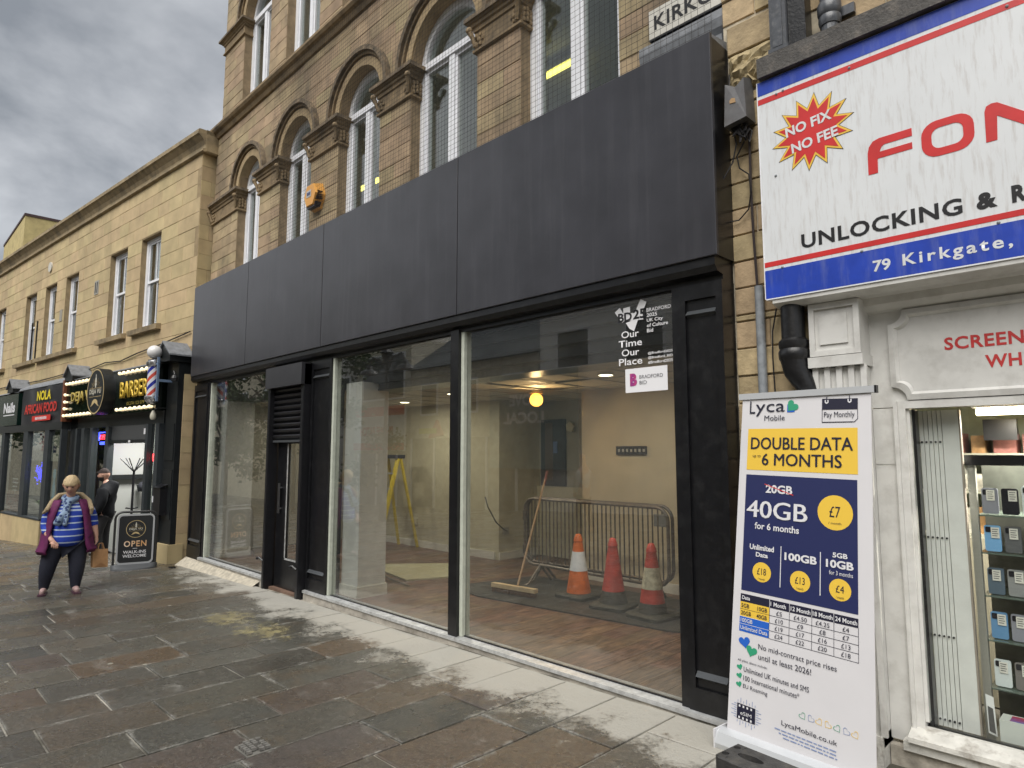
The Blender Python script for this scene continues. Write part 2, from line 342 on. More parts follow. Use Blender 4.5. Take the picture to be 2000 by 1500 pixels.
    cc = N('ShaderNodeSeparateColor'); L(vo.outputs['Color'], cc.inputs[0])
    th = math_('MULTIPLY', math_('MAXIMUM', math_('SUBTRACT', cc.outputs[0], 0.40), 0.0), 0.13)
    gum = math_('LESS_THAN', vo.outputs['Distance'], th)
    c = mix(math_('MULTIPLY', gum, 0.75), c, (0.36, 0.35, 0.29))
    L(c, p.inputs['Base Color'])
    wet = mr(noise(2.1, 5, 0.6), 0.40, 0.62, 0.14, 0.40)
    wet = math_('MAXIMUM', wet, math_('MULTIPLY', lim, 0.75)); wet = math_('MAXIMUM', wet, math_('MULTIPLY', gum, 0.6)); wet = math_('MAXIMUM', wet, math_('MULTIPLY', s, 0.8))
    L(wet, p.inputs['Roughness']); p.inputs['Specular IOR Level'].default_value = 0.75
    bp = N('ShaderNodeBump'); bp.inputs['Strength'].default_value = 0.9; bp.inputs['Distance'].default_value = 0.014
    h = math_('ADD', math_('MULTIPLY', noise(9, 6, 0.62), 0.7), math_('MULTIPLY', noise(48, 6, 0.75), 0.55))
    L(h, bp.inputs['Height']); L(bp.outputs[0], p.inputs['Normal'])
    return m
PAV, PAVF = pav_mat('wet_sandstone', False), pav_mat('wet_sandstone_field', True)
JOINT = mat('paving_joint', (0.36, 0.34, 0.29), 0.8, var=0.4, nscale=2.2, col2=(0.07, 0.065, 0.05), bump=0.4)
def pav_base():
    b = MB(); xs = [14, 4, 0, -2, -5, -8, -11, -12, -20, -32, -60, -140]; ys = [3.0, 0.2, -4, -16]
    idx = {}
    for i, x in enumerate(xs):
        for j, y in enumerate(ys): idx[i, j] = len(b.v); b.v.append((x, y, (zg(x) if x > -33 else zg(-33)) - 0.011))
    for i in range(len(xs) - 1):
        for j in range(len(ys) - 1): b.f.append((idx[i, j], idx[i, j + 1], idx[i + 1, j + 1], idx[i + 1, j])); b.mi.append(0)
    return b
pave = pav_base().obj('pavement', JOINT); tag(pave, kind='structure')
gr = MB(); gr.quad((-500, -500, -3.0), (500, -500, -3.0), (500, 500, -3.0), (-500, 500, -3.0)); tag(gr.obj('ground', mat('far_ground', (0.09, 0.09, 0.08), 0.9)), kind='structure')
cx_ = [0.85, 0.40, -0.05, -0.50, -0.95, -1.39, -1.84, -2.30, -2.76, -3.20, -3.66, -4.10, -4.52, -4.98, -5.42, -5.87, -6.32, -6.80, -7.22, -7.64, -8.08, -8.52, -8.94]
while cx_[-1] > -31: cx_.append(cx_[-1] - random.choice([0.38, 0.42, 0.45, 0.48]))
known = {-1.84: [-0.42, -1.15, -1.95], -2.30: [-0.74, -1.45], -2.76: [-0.92, -1.7], -3.20: [-0.85, -1.51, -2.25], -3.66: [-0.68, -1.37, -2.1], -4.10: [-0.94, -1.79, -2.57], -4.52: [-1.55, -2.30, -2.95],
         -4.98: [-0.98, -1.66, -2.53], -5.42: [-1.3, -2.1, -2.8], -5.87: [-1.77, -2.54], -6.32: [-0.95, -1.75, -2.5, -2.85], -7.64: [-2.41], -8.08: [-2.3]}
recs = []
for i in range(len(cx_) - 1):
    x1, x0 = cx_[i], cx_[i + 1]; ys = [-0.075]; k = known.get(x1)
    if k: ys += k
    while ys[-1] > -11.5: ys.append(ys[-1] - random.uniform(0.5, 0.95))
    if x0 < -11.3:
        ys[0] = 0.0
    for a, c in zip(ys, ys[1:]):
        if abs(a - c) < 0.12: continue
        ymax = -0.02 + (x1 + 11.45) * math.tan(math.radians(6)) - 0.10
        if x0 < -11.3:
            if c > ymax: continue
            a = min(a, ymax)
        recs.append({'c': ((x0 + x1) / 2, (a + c) / 2, 0), 'r': (x0, x1, c, a), 'a': 1, 'dz': random.uniform(-0.0025, 0.002), 't': (random.uniform(-0.003, 0.003), random.uniform(-0.003, 0.003))})
vis = [r for r in recs if r['c'][0] < -0.7 and r['c'][1] > -3.9 and (r['c'][1] + 3.8) / -r['c'][0] > -0.1]
rest = [r for r in recs if r not in vis]
def stone_b(b, r):
    x0, x1, y0, y1 = r['r']; g = 0.0068; x0 += g + random.uniform(0, .002); x1 -= g + random.uniform(0, .002); y0 += g; y1 -= g; c = 0.005
    def z(x, y): return zg(x) + r['dz'] + (x - (x0 + x1) / 2) * r['t'][0] + (y - (y0 + y1) / 2) * r['t'][1]
    v = [(x0, y0, z(x0, y0) - .03), (x1, y0, z(x1, y0) - .03), (x1, y1, z(x1, y1) - .03), (x0, y1, z(x0, y1) - .03)]
    v += [(x, y, z(x, y) - c * .8) for x, y in ((x0, y0), (x1, y0), (x1, y1), (x0, y1))] + [(x, y, z(x, y)) for x, y in ((x0 + c, y0 + c), (x1 - c, y0 + c), (x1 - c, y1 - c), (x0 + c, y1 - c))]
    b.add(v, [(0, 1, 5, 4), (1, 2, 6, 5), (2, 3, 7, 6), (3, 0, 4, 7), (4, 5, 9, 8), (5, 6, 10, 9), (6, 7, 11, 10), (7, 4, 8, 11), (8, 9, 10, 11)])
pieces(pave, 'paving_stone', vis, stone_b, PAV, 300, None, PAVF)
b = MB()
for r in rest: stone_b(b, r)
o = b.obj('paving_stone_margin', PAVF, pave); o['kind'] = 'stuff'
# stopcock cover in the paving
dc = thing('drain_cover', 'small worn metal access cover set flush in the wet paving', 'drain cover')
b = MB(); b.box(-3.83, -3.65, -2.205, -2.055, -0.06, zg(-3.7) + 0.004); b.obj('frame', mat('drain_frame', (0.16, 0.155, 0.14), 0.5, var=0.3, nscale=20), dc)
b = MB()
for i in range(6):
    for j in range(4):
        if (i * 5 + j * 3) % 7: b.box(-3.82 + i * .027, -3.82 + i * .027 + .019, -2.198 + j * .035, -2.198 + j * .035 + .026, 0, zg(-3.7) + 0.009)
b.obj('tread_plate', mat('drain_tread', (0.30, 0.29, 0.27), 0.35, metal=0.5, var=0.3, nscale=30), dc)
for x, y, s in ((-10.9, -0.33, .035),):
    b = MB(); b.box(x - s * 1.6, x + s * 1.6, y - s, y + s, zg(x), zg(x) + .02); tag(b.obj('litter', BLACK), 'small black scrap of litter on the pavement by the sill end', 'litter')

# ================================================================= TALL STONE BUILDING
tall = thing('stone_building', 'tall sooty sandstone building with round arched white windows above the dark fascia', 'building')
WY = 0.20
OPEN1 = [(-10.36, -9.53), (-8.84, -7.91), (-7.19, -6.24), (-5.63, -4.53), (-3.93, -2.84)]
OPEN2 = [(-10.39, -9.38), (-8.81, -7.80), (-7.20, -6.15), (-5.6, -4.5), (-3.95, -2.85)]
SP1, SP2 = 5.88, 8.84
def arch_z(x, opens, sp, pad=0.0):
    for a, c in opens:
        if a - pad < x < c + pad:
            r = (c - a) / 2 + pad; m = (a + c) / 2; return sp + math.sqrt(max(0, r * r - (x - m) ** 2))
    return None
H = 0.1745
def ashlar(x0, x1, z0, z1, h, lmin, lmax, opens=(), sp=0, zs=None, seed=1, ophi=None):
    "rect pieces of a coursed wall, split by the openings; returns polygons (x,z)"
    rnd = random.Random(seed); out = []; z = z0; row = 0
    while z < z1 - 0.02:
        t = min(z1, z + h); spans = []; cur = x0
        if zs is not None and t <= sp + 0.02 and z >= zs - 0.02:
            for a, c in opens: spans.append((cur, a)); cur = c
            spans.append((cur, x1))
        else: spans = [(x0, x1)]
        if ophi is not None:
            spans = []; cur = x0
            for a, c, o0, o1 in ophi:
                if z < o1 - 0.02 and t > o0 + 0.02: spans.append((cur, a)); cur = c
            spans.append((cur, x1))
        for a, c in spans:
            x = a; first = True
            if c - a < 0.02: continue
            cuts = [a]; L = c - a
            if L < lmax * 1.15: cuts.append(c if row % 2 or L < lmax * .8 else a + L * rnd.choice((.38, .5, .62)))
            while cuts[-1] < c - 0.01:
                nx = cuts[-1] + rnd.uniform(lmin, lmax) * (0.55 if first and row % 2 else 1); first = False
                if c - nx < lmin * .6: nx = c
                cuts.append(min(nx, c))
            for p, q in zip(cuts, cuts[1:]):
                if q - p < .03: continue
                poly = [(p, z), (q, z), (q, t), (p, t)]; clip = False
                if opens and t > sp - 0.02:
                    xs = [p + (q - p) * k / 8 for k in range(9)]
                    low = []
                    for xx in xs:
                        az = arch_z(xx, opens, sp, 0.06); low.append(max(z, min(t, az)) if az else z)
                    if max(low) > z + 1e-4:
                        clip = True; run = []
                        for xx, lo in list(zip(xs, low)) + [(None, t)]:
                            if xx is not None and lo < t - 1e-4: run.append((xx, lo))
                            else:
                                if len(run) > 1: out.append({'c': ((run[0][0] + run[-1][0]) / 2, 0, t), 'poly': run + [(run[-1][0], t), (run[0][0], t)], 'clip': True, 'a': 0.5})
                                run = []
                        continue
                out.append({'c': ((p + q) / 2, 0, (z + t) / 2), 'poly': poly, 'clip': False, 'a': 1})
        z = t; row += 1
    return out
def wall_piece(y, depth, g=0.0019, proud=0.0):
    def f(b, r):
        P = r['poly']; dy = random.uniform(-0.003, 0.002) - r.get('proud', 0)
        if r['clip']: b.prism(P, y + dy, y + depth)
        else: b.cbox(P[0][0] + g, P[1][0] - g, y + dy, y + depth, P[0][1] + g, P[2][1] - g, 0.004)
    return f
recs = ashlar(-11.4, -1.95, 4.34, 7.08, H, .30, .60, OPEN1, SP1, 4.0, seed=3)
recs += ashlar(-11.22, -1.95, 7.27, 10.9, H, .30, .60, OPEN2, SP2, 7.0, seed=5)
for r in recs: r['c'] = (r['c'][0], WY, r['c'][2])
seen = [r for r in recs if r['c'][2] < 9.9]
pieces(tall, 'stone_block', seen, wall_piece(WY, 0.155), STONE, 300, None, STONE_I)
b = MB()
for r in recs:
    if r not in seen: wall_piece(WY, .155)(b, r)
b.obj('upper_stonework', STONE_I, tall)['kind'] = 'stuff'
# backing wall (mortar), column by column round the openings
b = MB(); x = -11.39
def backing(b, xa, xb, z0, z1, opens, sp, y0, y1, n=12):
    edges = [xa]
    for a, c in opens: edges += [a, c]
    edges.append(xb)
    for i, (p, q) in enumerate(zip(edges, edges[1:])):
        if q - p < 1e-3: continue
        if i % 2 == 0: b.box(p, q, y0, y1, z0, z1)
        else:
            low = [(p + (q - p) * k / n, arch_z(min(max(p + (q - p) * k / n, p + 1e-4), q - 1e-4), opens, sp) + .015) for k in range(n + 1)]
            b.prism(low + [(q, z1), (p, z1)], y0, y1)
backing(b, -11.385, -1.97, 4.30, 7.08, OPEN1, SP1, WY + .009, WY + .17)
backing(b, -11.215, -1.97, 7.27, 10.9, OPEN2, SP2, WY + .009, WY + .17)
b.obj('core_wall', MORTAR, tall)
# party body behind the facade
b = MB(); b.box(-11.38, -1.98, 4.4, 4.5, 10.7, 10.8); b.box(-11.38, -11.28, .38, 4.5, 3.2, 10.8); b.box(-2.08, -1.98, .38, 4.5, 3.2, 10.8); b.box(-11.38, -1.98, 4.4, 4.5, 3.2, 10.8)
b.box(-11.38, -1.98, 0.3, 4.5, 10.72, 10.82)
b.obj('rear_wall', mat('office_wall', (0.55, 0.55, 0.52), .8), tall)
b = MB(); b.box(-11.28, -2.08, .38, 4.4, 6.95, 7.2); b.box(-11.28, -2.08, .38, 4.4, 3.55, 3.75); b.obj('office_floor', mat('office_ceiling', (0.62, 0.62, 0.60), .8), tall)
# string course between the storeys
b = MB(); prof = [(WY + .02, 7.075), (WY - .03, 7.085), (WY - .05, 7.12), (WY - .06, 7.14), (WY - .10, 7.165), (WY - .125, 7.20), (WY - .125, 7.235), (WY - .02, 7.285), (WY + .02, 7.285)]
b.sweep([(y, z) for y, z in reversed(prof)], -11.47, -1.95); b.obj('string_course', TRIM, tall)
# quoin return of the left corner at the upper storey
def arch_ring(opens, sp, y_out):
    for a, c in opens:
        m = (a + c) / 2; r = (c - a) / 2; n = 22
        def ring(ri, ro, yf, yb, mt, nm):
            b = MB(); vs = []
            for k in range(n + 1):
                t = PI * k / n; co, si = math.cos(t), math.sin(t)
                vs += [(m + ri * co, yf, sp + ri * si), (m + ro * co, yf, sp + ro * si), (m + ro * co, yb, sp + ro * si), (m + ri * co, yb, sp + ri * si)]
            fs = []
            for k in range(n):
                q = 4 * k; w = q + 4; fs += [(q, w, w + 1, q + 1), (q + 1, w + 1, w + 2, q + 2), (q + 3, w + 3, w, q)]
            fs += [(0, 1, 2, 3), (4 * n + 3, 4 * n + 2, 4 * n + 1, 4 * n)]
            b.add(vs, fs); return b.obj(nm, mt, tall, True)
        ring(r, r + .10, WY - .012, WY + .165, BAND, 'arch_band')
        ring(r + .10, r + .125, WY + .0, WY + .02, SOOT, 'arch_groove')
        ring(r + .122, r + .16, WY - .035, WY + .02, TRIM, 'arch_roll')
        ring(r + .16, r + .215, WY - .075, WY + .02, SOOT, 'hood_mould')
arch_ring(OPEN1, SP1, 0); arch_ring(OPEN2[:3], SP2, 0)
# carved pier capitals
def capital(x0, x1, zb, zt, carve=True):
    x0 -= 0; q = MB(); Z = lambda t: zb + (zt - zb) * t
    prof = [(.012, 0), (.035, .03), (.035, .10), (.012, .13), (.012, .60), (.03, .63), (.035, .72), (.055, .76), (.06, .84), (.085, .87), (.10, .93), (.10, 1.0)]
    for (o1, t1), (o2, t2) in zip(prof, prof[1:]):
        if t2 - t1 < 1e-6: continue
        ya = WY - o1 * .9; yb = WY - o2 * .9
        q.add([(x0 - o1, ya, Z(t1)), (x1 + o1, ya, Z(t1)), (x1 + o1, WY + .15, Z(t1)), (x0 - o1, WY + .15, Z(t1)),
               (x0 - o2, yb, Z(t2)), (x1 + o2, yb, Z(t2)), (x1 + o2, WY + .15, Z(t2)), (x0 - o2, WY + .15, Z(t2))],
              [(0, 1, 5, 4), (1, 2, 6, 5), (3, 0, 4, 7), (0, 3, 2, 1), (4, 5, 6, 7)])
    cp = q.obj('pier_capital', TRIM, tall)
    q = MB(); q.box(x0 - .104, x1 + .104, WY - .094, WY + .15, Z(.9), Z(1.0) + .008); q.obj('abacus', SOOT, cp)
    if carve:
        for sx, s in ((x0, 1), (x1, -1)):
            q = MB()
            for k in range(3):   # leaf scrolls on the front at each corner
                zc = Z(.2 + .13 * k); xx = sx + s * (.02 + .035 * (k % 2)); r = .026 - .002 * k
                q.ball((xx, WY - .025, zc), r, 7, 5, 1.3); q.ball((xx + s * .045, WY - .018, zc + .01), r * .7, 6, 4, 1.5)
            q.tube([(sx + s * .01, WY - .035, Z(.15)), (sx - s * .012, WY - .045, Z(.4)), (sx - s * .03, WY - .07, Z(.58))], [.018, .022, .03], 6)
            q.ball((sx - s * .035, WY - .075, Z(.64)), .036, 8, 6)
            for j in range(3):   # and round on the reveal
                for k in range(3): q.ball((sx - s * .022, WY + .02 + .045 * j, Z(.2 + .14 * k + .05 * (j % 2))), .024, 6, 4, 1.3)
            q.obj('leaf_carving', TRIM, cp, True)
piers1 = [(-11.40, -10.36), (-9.53, -8.84), (-7.91, -7.19), (-6.24, -5.63), (-4.53, -3.93)]
for a, c in piers1: capital(a, c, 5.53, 5.885)
for a, c in [(-11.22, -10.39)]: capital(a, c, 8.58, 8.84, False)
# arched windows
def arched_window(a, c, zb, sp, yf=0.33):
    m = (a + c) / 2; r = (c - a) / 2; w = .085; n = 20; f = MB()
    vs = []; fs = []
    path = [(a, zb, 1, 0)] + [(m - r * math.cos(PI * k / n), sp + r * math.sin(PI * k / n), math.cos(PI * k / n), -math.sin(PI * k / n)) for k in range(n + 1)] + [(c, zb, -1, 0)]
    for (x, z, nx, nz) in path:
        for d, y in ((0, yf), (w, yf), (w, yf + .10), (0, yf + .10)): vs.append((x + nx * d, y, z + nz * d))
    for k in range(len(path) - 1):
        q = 4 * k; fs += [(q, q + 1, q + 5, q + 4), (q + 1, q + 2, q + 6, q + 5), (q + 2, q + 3, q + 7, q + 6)]
    f.add(vs, fs); fr = f.obj('window', WHITEP, tall, False)
    g = MB(); g.box(a + w, c - w, yf - .012, yf + .09, sp - .03, sp + .045); g.box(a + w, c - w, yf + .01, yf + .09, sp + .045, sp + .06); g.obj('transom', WHITEP, fr)
    g = MB(); g.box(m - .045, m + .045, yf + .0, yf + .09, zb, sp - .03); g.obj('mullion', WHITEP, fr)
    g = MB()
    for p, q in ((a + w, m - .045), (m + .045, c - w)):
        g.box(p, p + .03, yf + .02, yf + .08, zb, sp - .03); g.box(q - .03, q, yf + .02, yf + .08, zb, sp - .03); g.box(p + .03, q - .03, yf + .02, yf + .08, sp - .065, sp - .03)
    g.obj('casement', WHITEP, fr)
    g = MB(); g.prism([(a + w, zb), (c - w, zb), (c - w, sp - .03), (a + w, sp - .03)], yf + .045, yf + .055)
    g.prism([(a + w, sp + .045)] + [(c - w, sp + .045)] + [(m + (r - w) * math.cos(PI * k / 16), sp + .045 + (r - w - .045) * math.sin(PI * k / 16)) for k in range(1, 16)], yf + .045, yf + .055)
    g.obj('pane', GLASSUP, fr)
    # white plastered inner reveal
    g = MB(); path2 = [(a + .02, zb)] + [(m - (r - .02) * math.cos(PI * k / n), sp + (r - .02) * math.sin(PI * k / n)) for k in range(n + 1)] + [(c - .02, zb)]
    vs = [(x, y, z) for x, z in path2 for y in (yf + .10, yf + .20)]; g.add(vs, [(2 * k, 2 * k + 2, 2 * k + 3, 2 * k + 1) for k in range(len(path2) - 1)])
    g.obj('inner_reveal', mat('reveal_plaster', (.5, .5, .47), .8), fr)
for a, c in OPEN1: arched_window(a, c, 4.30, SP1)
for a, c in OPEN2[:3]: arched_window(a, c, 7.26, SP2)
b = MB(); backing(b, -11.28, -2.08, 3.75, 6.95, OPEN1, SP1, .50, .53); backing(b, -11.28, -2.08, 7.2, 10.7, OPEN2, SP2, .50, .53)
b.obj('inner_wall', mat('office_wall', (0.55, 0.55, 0.52), .8), tall)
# roughly mortared ledge over the fascia and broken bed of the piers
b = MB(); rr = random.Random(4)
for a, c in piers1 + [(-2.84, -1.96)]:
    x = a - .02
    while x < c + .02:
        w = rr.uniform(.03, .09); b.add(*[( [(x, WY - .03 - rr.uniform(0, .05), 4.32), (x + w, WY - .03 - rr.uniform(0, .05), 4.32), (x + w, WY + .01, 4.42 + rr.uniform(0, .05)), (x, WY + .01, 4.42 + rr.uniform(0, .05)), (x, WY + .02, 4.3), (x + w, WY + .02, 4.3)]), [(0, 1, 2, 3), (0, 3, 4), (1, 5, 2), (0, 4, 5, 1)]]); x += w
b.obj('ledge_rubble', mat('ledge_mortar', (0.24, 0.22, 0.19), .9, var=.5, nscale=14, bump=.6), tall)
b = MB(); b.sweep([(-.10, 4.345), (WY, 4.40), (WY, 4.33), (-.10, 4.33)], -11.2, -1.92); b.obj('lead_flashing', LEAD, tall)
# office strip lights
TUBE = mat('yellow_tube', (1, .9, .3), .4, emis=(1.0, .84, .16), estr=1.3)
for x, y, z, l in ((-5.5, 2.5, 6.79, .85), (-10.2, 2.5, 6.58, .85)):
    t = thing('strip_light', 'yellow ceiling strip light behind the arched window nearest the street sign' if x > -6 else 'yellow ceiling strip light seen through the middle arched window', 'strip light', group='strip lights in the upstairs office')
    b = MB(); b.box(x - l / 2, x + l / 2, y - .05, y + .05, z + .03, z + .10); b.obj('housing', WHITEP, t)
    b = MB(); b.cyl((x - l / 2 + .03, y, z), (x + l / 2 - .03, y, z), .035, 8); b.obj('tube', TUBE, t)
# pigeon netting stretched over the facade
b = MB(); s = .0010
x = -8.9
while x < -2.0: b.box(x - s, x + s, .098, .0995, 4.36, 7.12); x += .05
z = 4.40
while z < 7.1: b.box(-8.9, -2.0, .0965, .098, z - s, z + s); z += .05
b2 = tag(b.obj('pigeon_netting', mat('net_twine', (0.035, 0.032, 0.028), .8)), 'fine black pigeon netting hung over the arched windows of the tall building', 'netting')
# ================================================================= VACANT SHOPFRONT
shop = thing('vacant_shopfront', 'black painted empty shopfront with wide charcoal fascia and large panes', 'shopfront')
seams = [-11.17, -9.04, -6.90, -4.43, -1.905]
for i, (a, c) in enumerate(zip(seams, seams[1:])):
    b = MB(); b.cbox(a + (.006 if i else 0), c - (.004 if i < 3 else 0), -.12, -.09, 2.855, 4.335, .004); b.obj('fascia_panel', CHAR, shop)
b = MB(); b.box(-11.15, -1.915, -.088, .19, 2.86, 4.325); b.obj('fascia_box', BLACK, shop)
b = MB(); b.sweep([(-.10, 2.80), (-.07, 2.765), (.0, 2.755), (.0, 2.72), (.14, 2.72), (.14, 2.86), (-.10, 2.86)], -11.2, -1.93); b.obj('lintel', BLACK, shop)
def pilaster(x0, x1, zb):
    b = MB(); b.box(x0, x1, 0, .16, zb, 2.72); b.box(x0, x0 + .045, -.02, 0, zb, 2.72); b.box(x1 - .045, x1, -.02, 0, zb, 2.72)
    b.box(x0 + .045, x1 - .045, -.02, 0, zb, .17); b.box(x0 + .045, x1 - .045, -.02, 0, 2.62, 2.72)
    o = b.obj('pilaster', BLACK, shop)
    for z in (.24, 2.52):
     b = MB(); b.add(*[[(x0 + .05, -.03, z), (x1 - .05, -.03, z), (x1 - .05, 0, z + .03), (x0 + .05, 0, z + .03), (x0 + .05, 0, z - .015), (x1 - .05, 0, z - .015)], [(0, 1, 2, 3), (0, 4, 5, 1), (0, 3, 4), (1, 5, 2)]])
     b.obj('rail', mat('worn_rail', (.06, .065, .07), .3), o)
pilaster(-11.24, -10.66, -.16); pilaster(-7.27, -6.80, -.1); pilaster(-2.24, -1.93, 0.02)
# ribbed strip beside the right-hand pilaster
b = MB(); b.box(-2.30, -2.24, -.01, .14, .03, 2.72); b.obj('jamb', BLACK, shop)
b = MB(); b.box(-4.615, -4.50, -.03, .12, .03, 2.74); b.obj('mullion', BLACK, shop)
b = MB(); b.box(-10.66, -10.58, -.01, .14, .03, 2.72); b.obj('jamb', BLACK, shop)
b = MB(); b.box(-8.36, -8.285, -.02, .14, -.1, 2.72); b.obj('jamb', BLACK, shop)
for x in (-4.50, -6.80, -10.58):
    b = MB(); b.box(x + .004, x + .045, .0, .085, .036, 2.72); b.obj('frame_liner', PALEF, shop)
b = MB(); b.box(-8.36, -2.25, .13, .16, 2.70, 2.74); b.obj('head_liner', BLACK, shop)
for a, c in ((-10.54, -8.36), (-6.755, -4.615), (-4.455, -2.30)):
    b = MB(); b.box(a, c, .035, .045, .036, 2.72); b.obj('window_pane', GLASS, shop)
# sill strip and plinth
for a, c in ((-10.66, -8.36), (-7.27, -4.56), (-4.56, -1.93)):
    b = MB(); b.sweep([(-.055, .012), (-.055, .028), (.03, .036), (.10, .036), (.10, .0), (-.055, .0)], a, c - .004); s_ = b.obj('sill', ALU, shop)
    b = MB(); b.box(a, c - .004, .018, .034, .036, .044); b.obj('gasket', BLACKM, s_)
for a, c in ((-10.7, -8.3), (-7.27, -1.93)):
    b = MB(); n = 8
    for k in range(n):
        p = a + (c - a) * k / n; q = a + (c - a) * (k + 1) / n - .003; b.box(p, q, -.04, .1, zg(p) - .05, .0)
    b.obj('plinth', PLINTH, shop)
b = MB(); b.add([(-11.2, -.20, zg(-11.2)), (-8.45, -.14, zg(-8.4) - .004), (-8.45, -.035, zg(-8.4) + .06), (-11.2, -.035, -.02), ], [(0, 1, 2, 3)]); b.add([(-11.2, -.2, -.2), (-11.2, -.2, zg(-11.2)), (-11.2, -.035, -.02)], [(0, 1, 2)])
b.obj('cement_fillet', mat('cement', (.44, .40, .32), .85, var=.3, nscale=10, bump=.5), shop)
# --- door bay
b = MB()
for x0, x1 in ((-8.285, -8.215), (-7.375, -7.295)):
    b = MB(); b.box(x0, x1, -.095, .02, zg(-8) - .01, 2.70 if x0 > -8 else 2.48); b.box(x0 + .012, x1 - .012, -.10, -.095, zg(-8), 2.40)
    r_ = b.obj('shutter_guide', BLACKM, shop)
    bb = MB(); bb.tube([(x0 + .035, -.10, .26), (x0 - .01, -.13, .30), (x0 - .045, -.135, .285)], .013, 6); bb.ball((x0 - .05, -.135, .285), .02, 8, 6); bb.obj('hook', BLACKM, r_)
b = MB(); b.box(-8.285, -7.295, -.14, .05, 2.45, 2.715); b.obj('shutter_box', mat('shutter_box', (.030, .030, .034), .35, var=.1), shop)
z = 2.45
for k in range(9):
    h = .074; b = MB(); pr = [(.0, z), (-.035, z - .006), (-.05, z - .022), (-.045, z - .045), (-.02, z - .064), (-.012, z - h + .003), (.0, z - h + .003)]
    b.sweep(pr, -8.21, -7.38); b.obj('shutter_slat', BLACKM, shop); z -= h
b = MB(); b.box(-8.21, -7.38, -.045, .005, z - .028, z); b.obj('bottom_bar', mat('worn_rail', (.06, .065, .07), .3), shop)
dr = MB()
for a in ((-8.20, -7.92, .03, .07, -.06, 1.80), (-7.49, -7.385, .03, .07, -.06, 1.80), (-7.92, -7.49, .03, .07, -.06, .31), (-7.92, -7.49, .03, .07, 1.74, 1.80)): dr.box(*a)
door = dr.obj('door', BLACK, shop)
b = MB(); b.box(-7.92, -7.49, .045, .053, .31, 1.74); b.obj('door_glass', GLASS, door)
b = MB()
for a in ((-7.925, -7.905, .024, .03, .30, 1.74), (-7.925, -7.49, .024, .03, .295, .315)): b.box(*a)
b.obj('glazing_bead', ALU, door)
b = MB(); b.box(-8.09, -8.045, -.012, 0.0, .86, 1.24); b.cyl((-8.067, .03, .92), (-8.067, -.005, .92), .012, 6); b.cyl((-8.067, .03, 1.18), (-8.067, -.005, 1.18), .012, 6); b.obj('handle', mat('brushed_steel', (.5, .5, .5), .3, metal=1), door)
b = MB(); b.box(-8.21, -7.375, -.03, .12, zg(-8) - .02, -.062); b.obj('threshold', mat('threshold_wood', (.16, .10, .07), .7, var=.3), shop)
b = MB(); b.box(-8.2, -7.38, .07, .09, 1.80, 2.72); b.obj('overpanel', BLACK, shop)
# vinyl lettering on the glass
VW = mat('vinyl_white', (.80, .80, .82), .5)
gs = thing('window_sticker', 'white vinyl city of culture bid lettering in the top corner of the right-hand pane', 'sticker')
gy = .030
gs.location = (-.034, 0, .008)
def quadp(b, pts, y): b.add([(p[0], y, p[1]) for p in pts], [tuple(range(len(pts)))])
b = MB(); quadp(b, [(-2.765, 2.635), (-2.72, 2.665), (-2.665, 2.575), (-2.70, 2.55)], gy); quadp(b, [(-2.69, 2.60), (-2.63, 2.60), (-2.63, 2.66), (-2.69, 2.655)], gy)
quadp(b, [(-2.60, 2.59), (-2.545, 2.57), (-2.49, 2.67), (-2.54, 2.70)], gy); quadp(b, [(-2.67, 2.545), (-2.56, 2.565), (-2.60, 2.475), (-2.64, 2.50)], gy)
quadp(b, [(-2.72, 2.56), (-2.52, 2.55), (-2.525, 2.60), (-2.71, 2.62)], gy + .0003)
b.obj('emblem', VW, gs)
BLKV = mat('vinyl_black', (.01, .01, .012), .5)
text('lettering', 'BD', BLKV, gs, -2.735, 2.555, -2.615, 2.62, gy - .002, bold=.03); text('lettering', '25', BLKV, gs, -2.605, 2.56, -2.50, 2.63, gy - .002, bold=.03)
for i, s in enumerate(('BRADFORD', '2025', 'UK City', 'of Culture', 'Bid')):
    w = (.195, .085, .13, .17, .05)[i]; z = 2.598 - i * .0365; text('lettering', s, VW, gs, -2.492, z - (.006 if s == 'UK City' else 0), -2.492 + w, z + .026, gy, bold=.015)
for i, s in enumerate(('Our', 'Time', 'Our', 'Place')):
    w = (.15, .20, .15, .20)[i]; z = 2.435 - i * .066; text('lettering', s, VW, gs, -2.645 - w / 2 + .01, z, -2.635 + w / 2, z + .05, gy, bold=.01)
for i, s in enumerate(('@Bradford2025', '@Bradford_BID', '#Bradford2025')):
    text('lettering', s, VW, gs, -2.488, 2.292 - i * .032, -2.292, 2.314 - i * .032, gy, bold=.01)
bs = thing('window_sticker', 'white rectangular sticker with purple letter B below the white vinyl lettering', 'sticker', (-.030, 0, .006))
b = MB(); b.box(-2.685, -2.34, gy - .001, gy + .001, 2.04, 2.21); b.obj('card', VW, bs)
PUR = mat('sticker_purple', (.16, .02, .22), .5, col2=(.50, .06, .20), nscale=18)
text('lettering', 'B', PUR, bs, -2.645, 2.085, -2.585, 2.175, gy - .003, bold=.07)
DG = mat('print_grey', (.10, .10, .11), .5)
text('lettering', 'BRADFORD', DG, bs, -2.565, 2.133, -2.375, 2.158, gy - .003); text('lettering', 'BID', DG, bs, -2.565, 2.093, -2.505, 2.118, gy - .003)

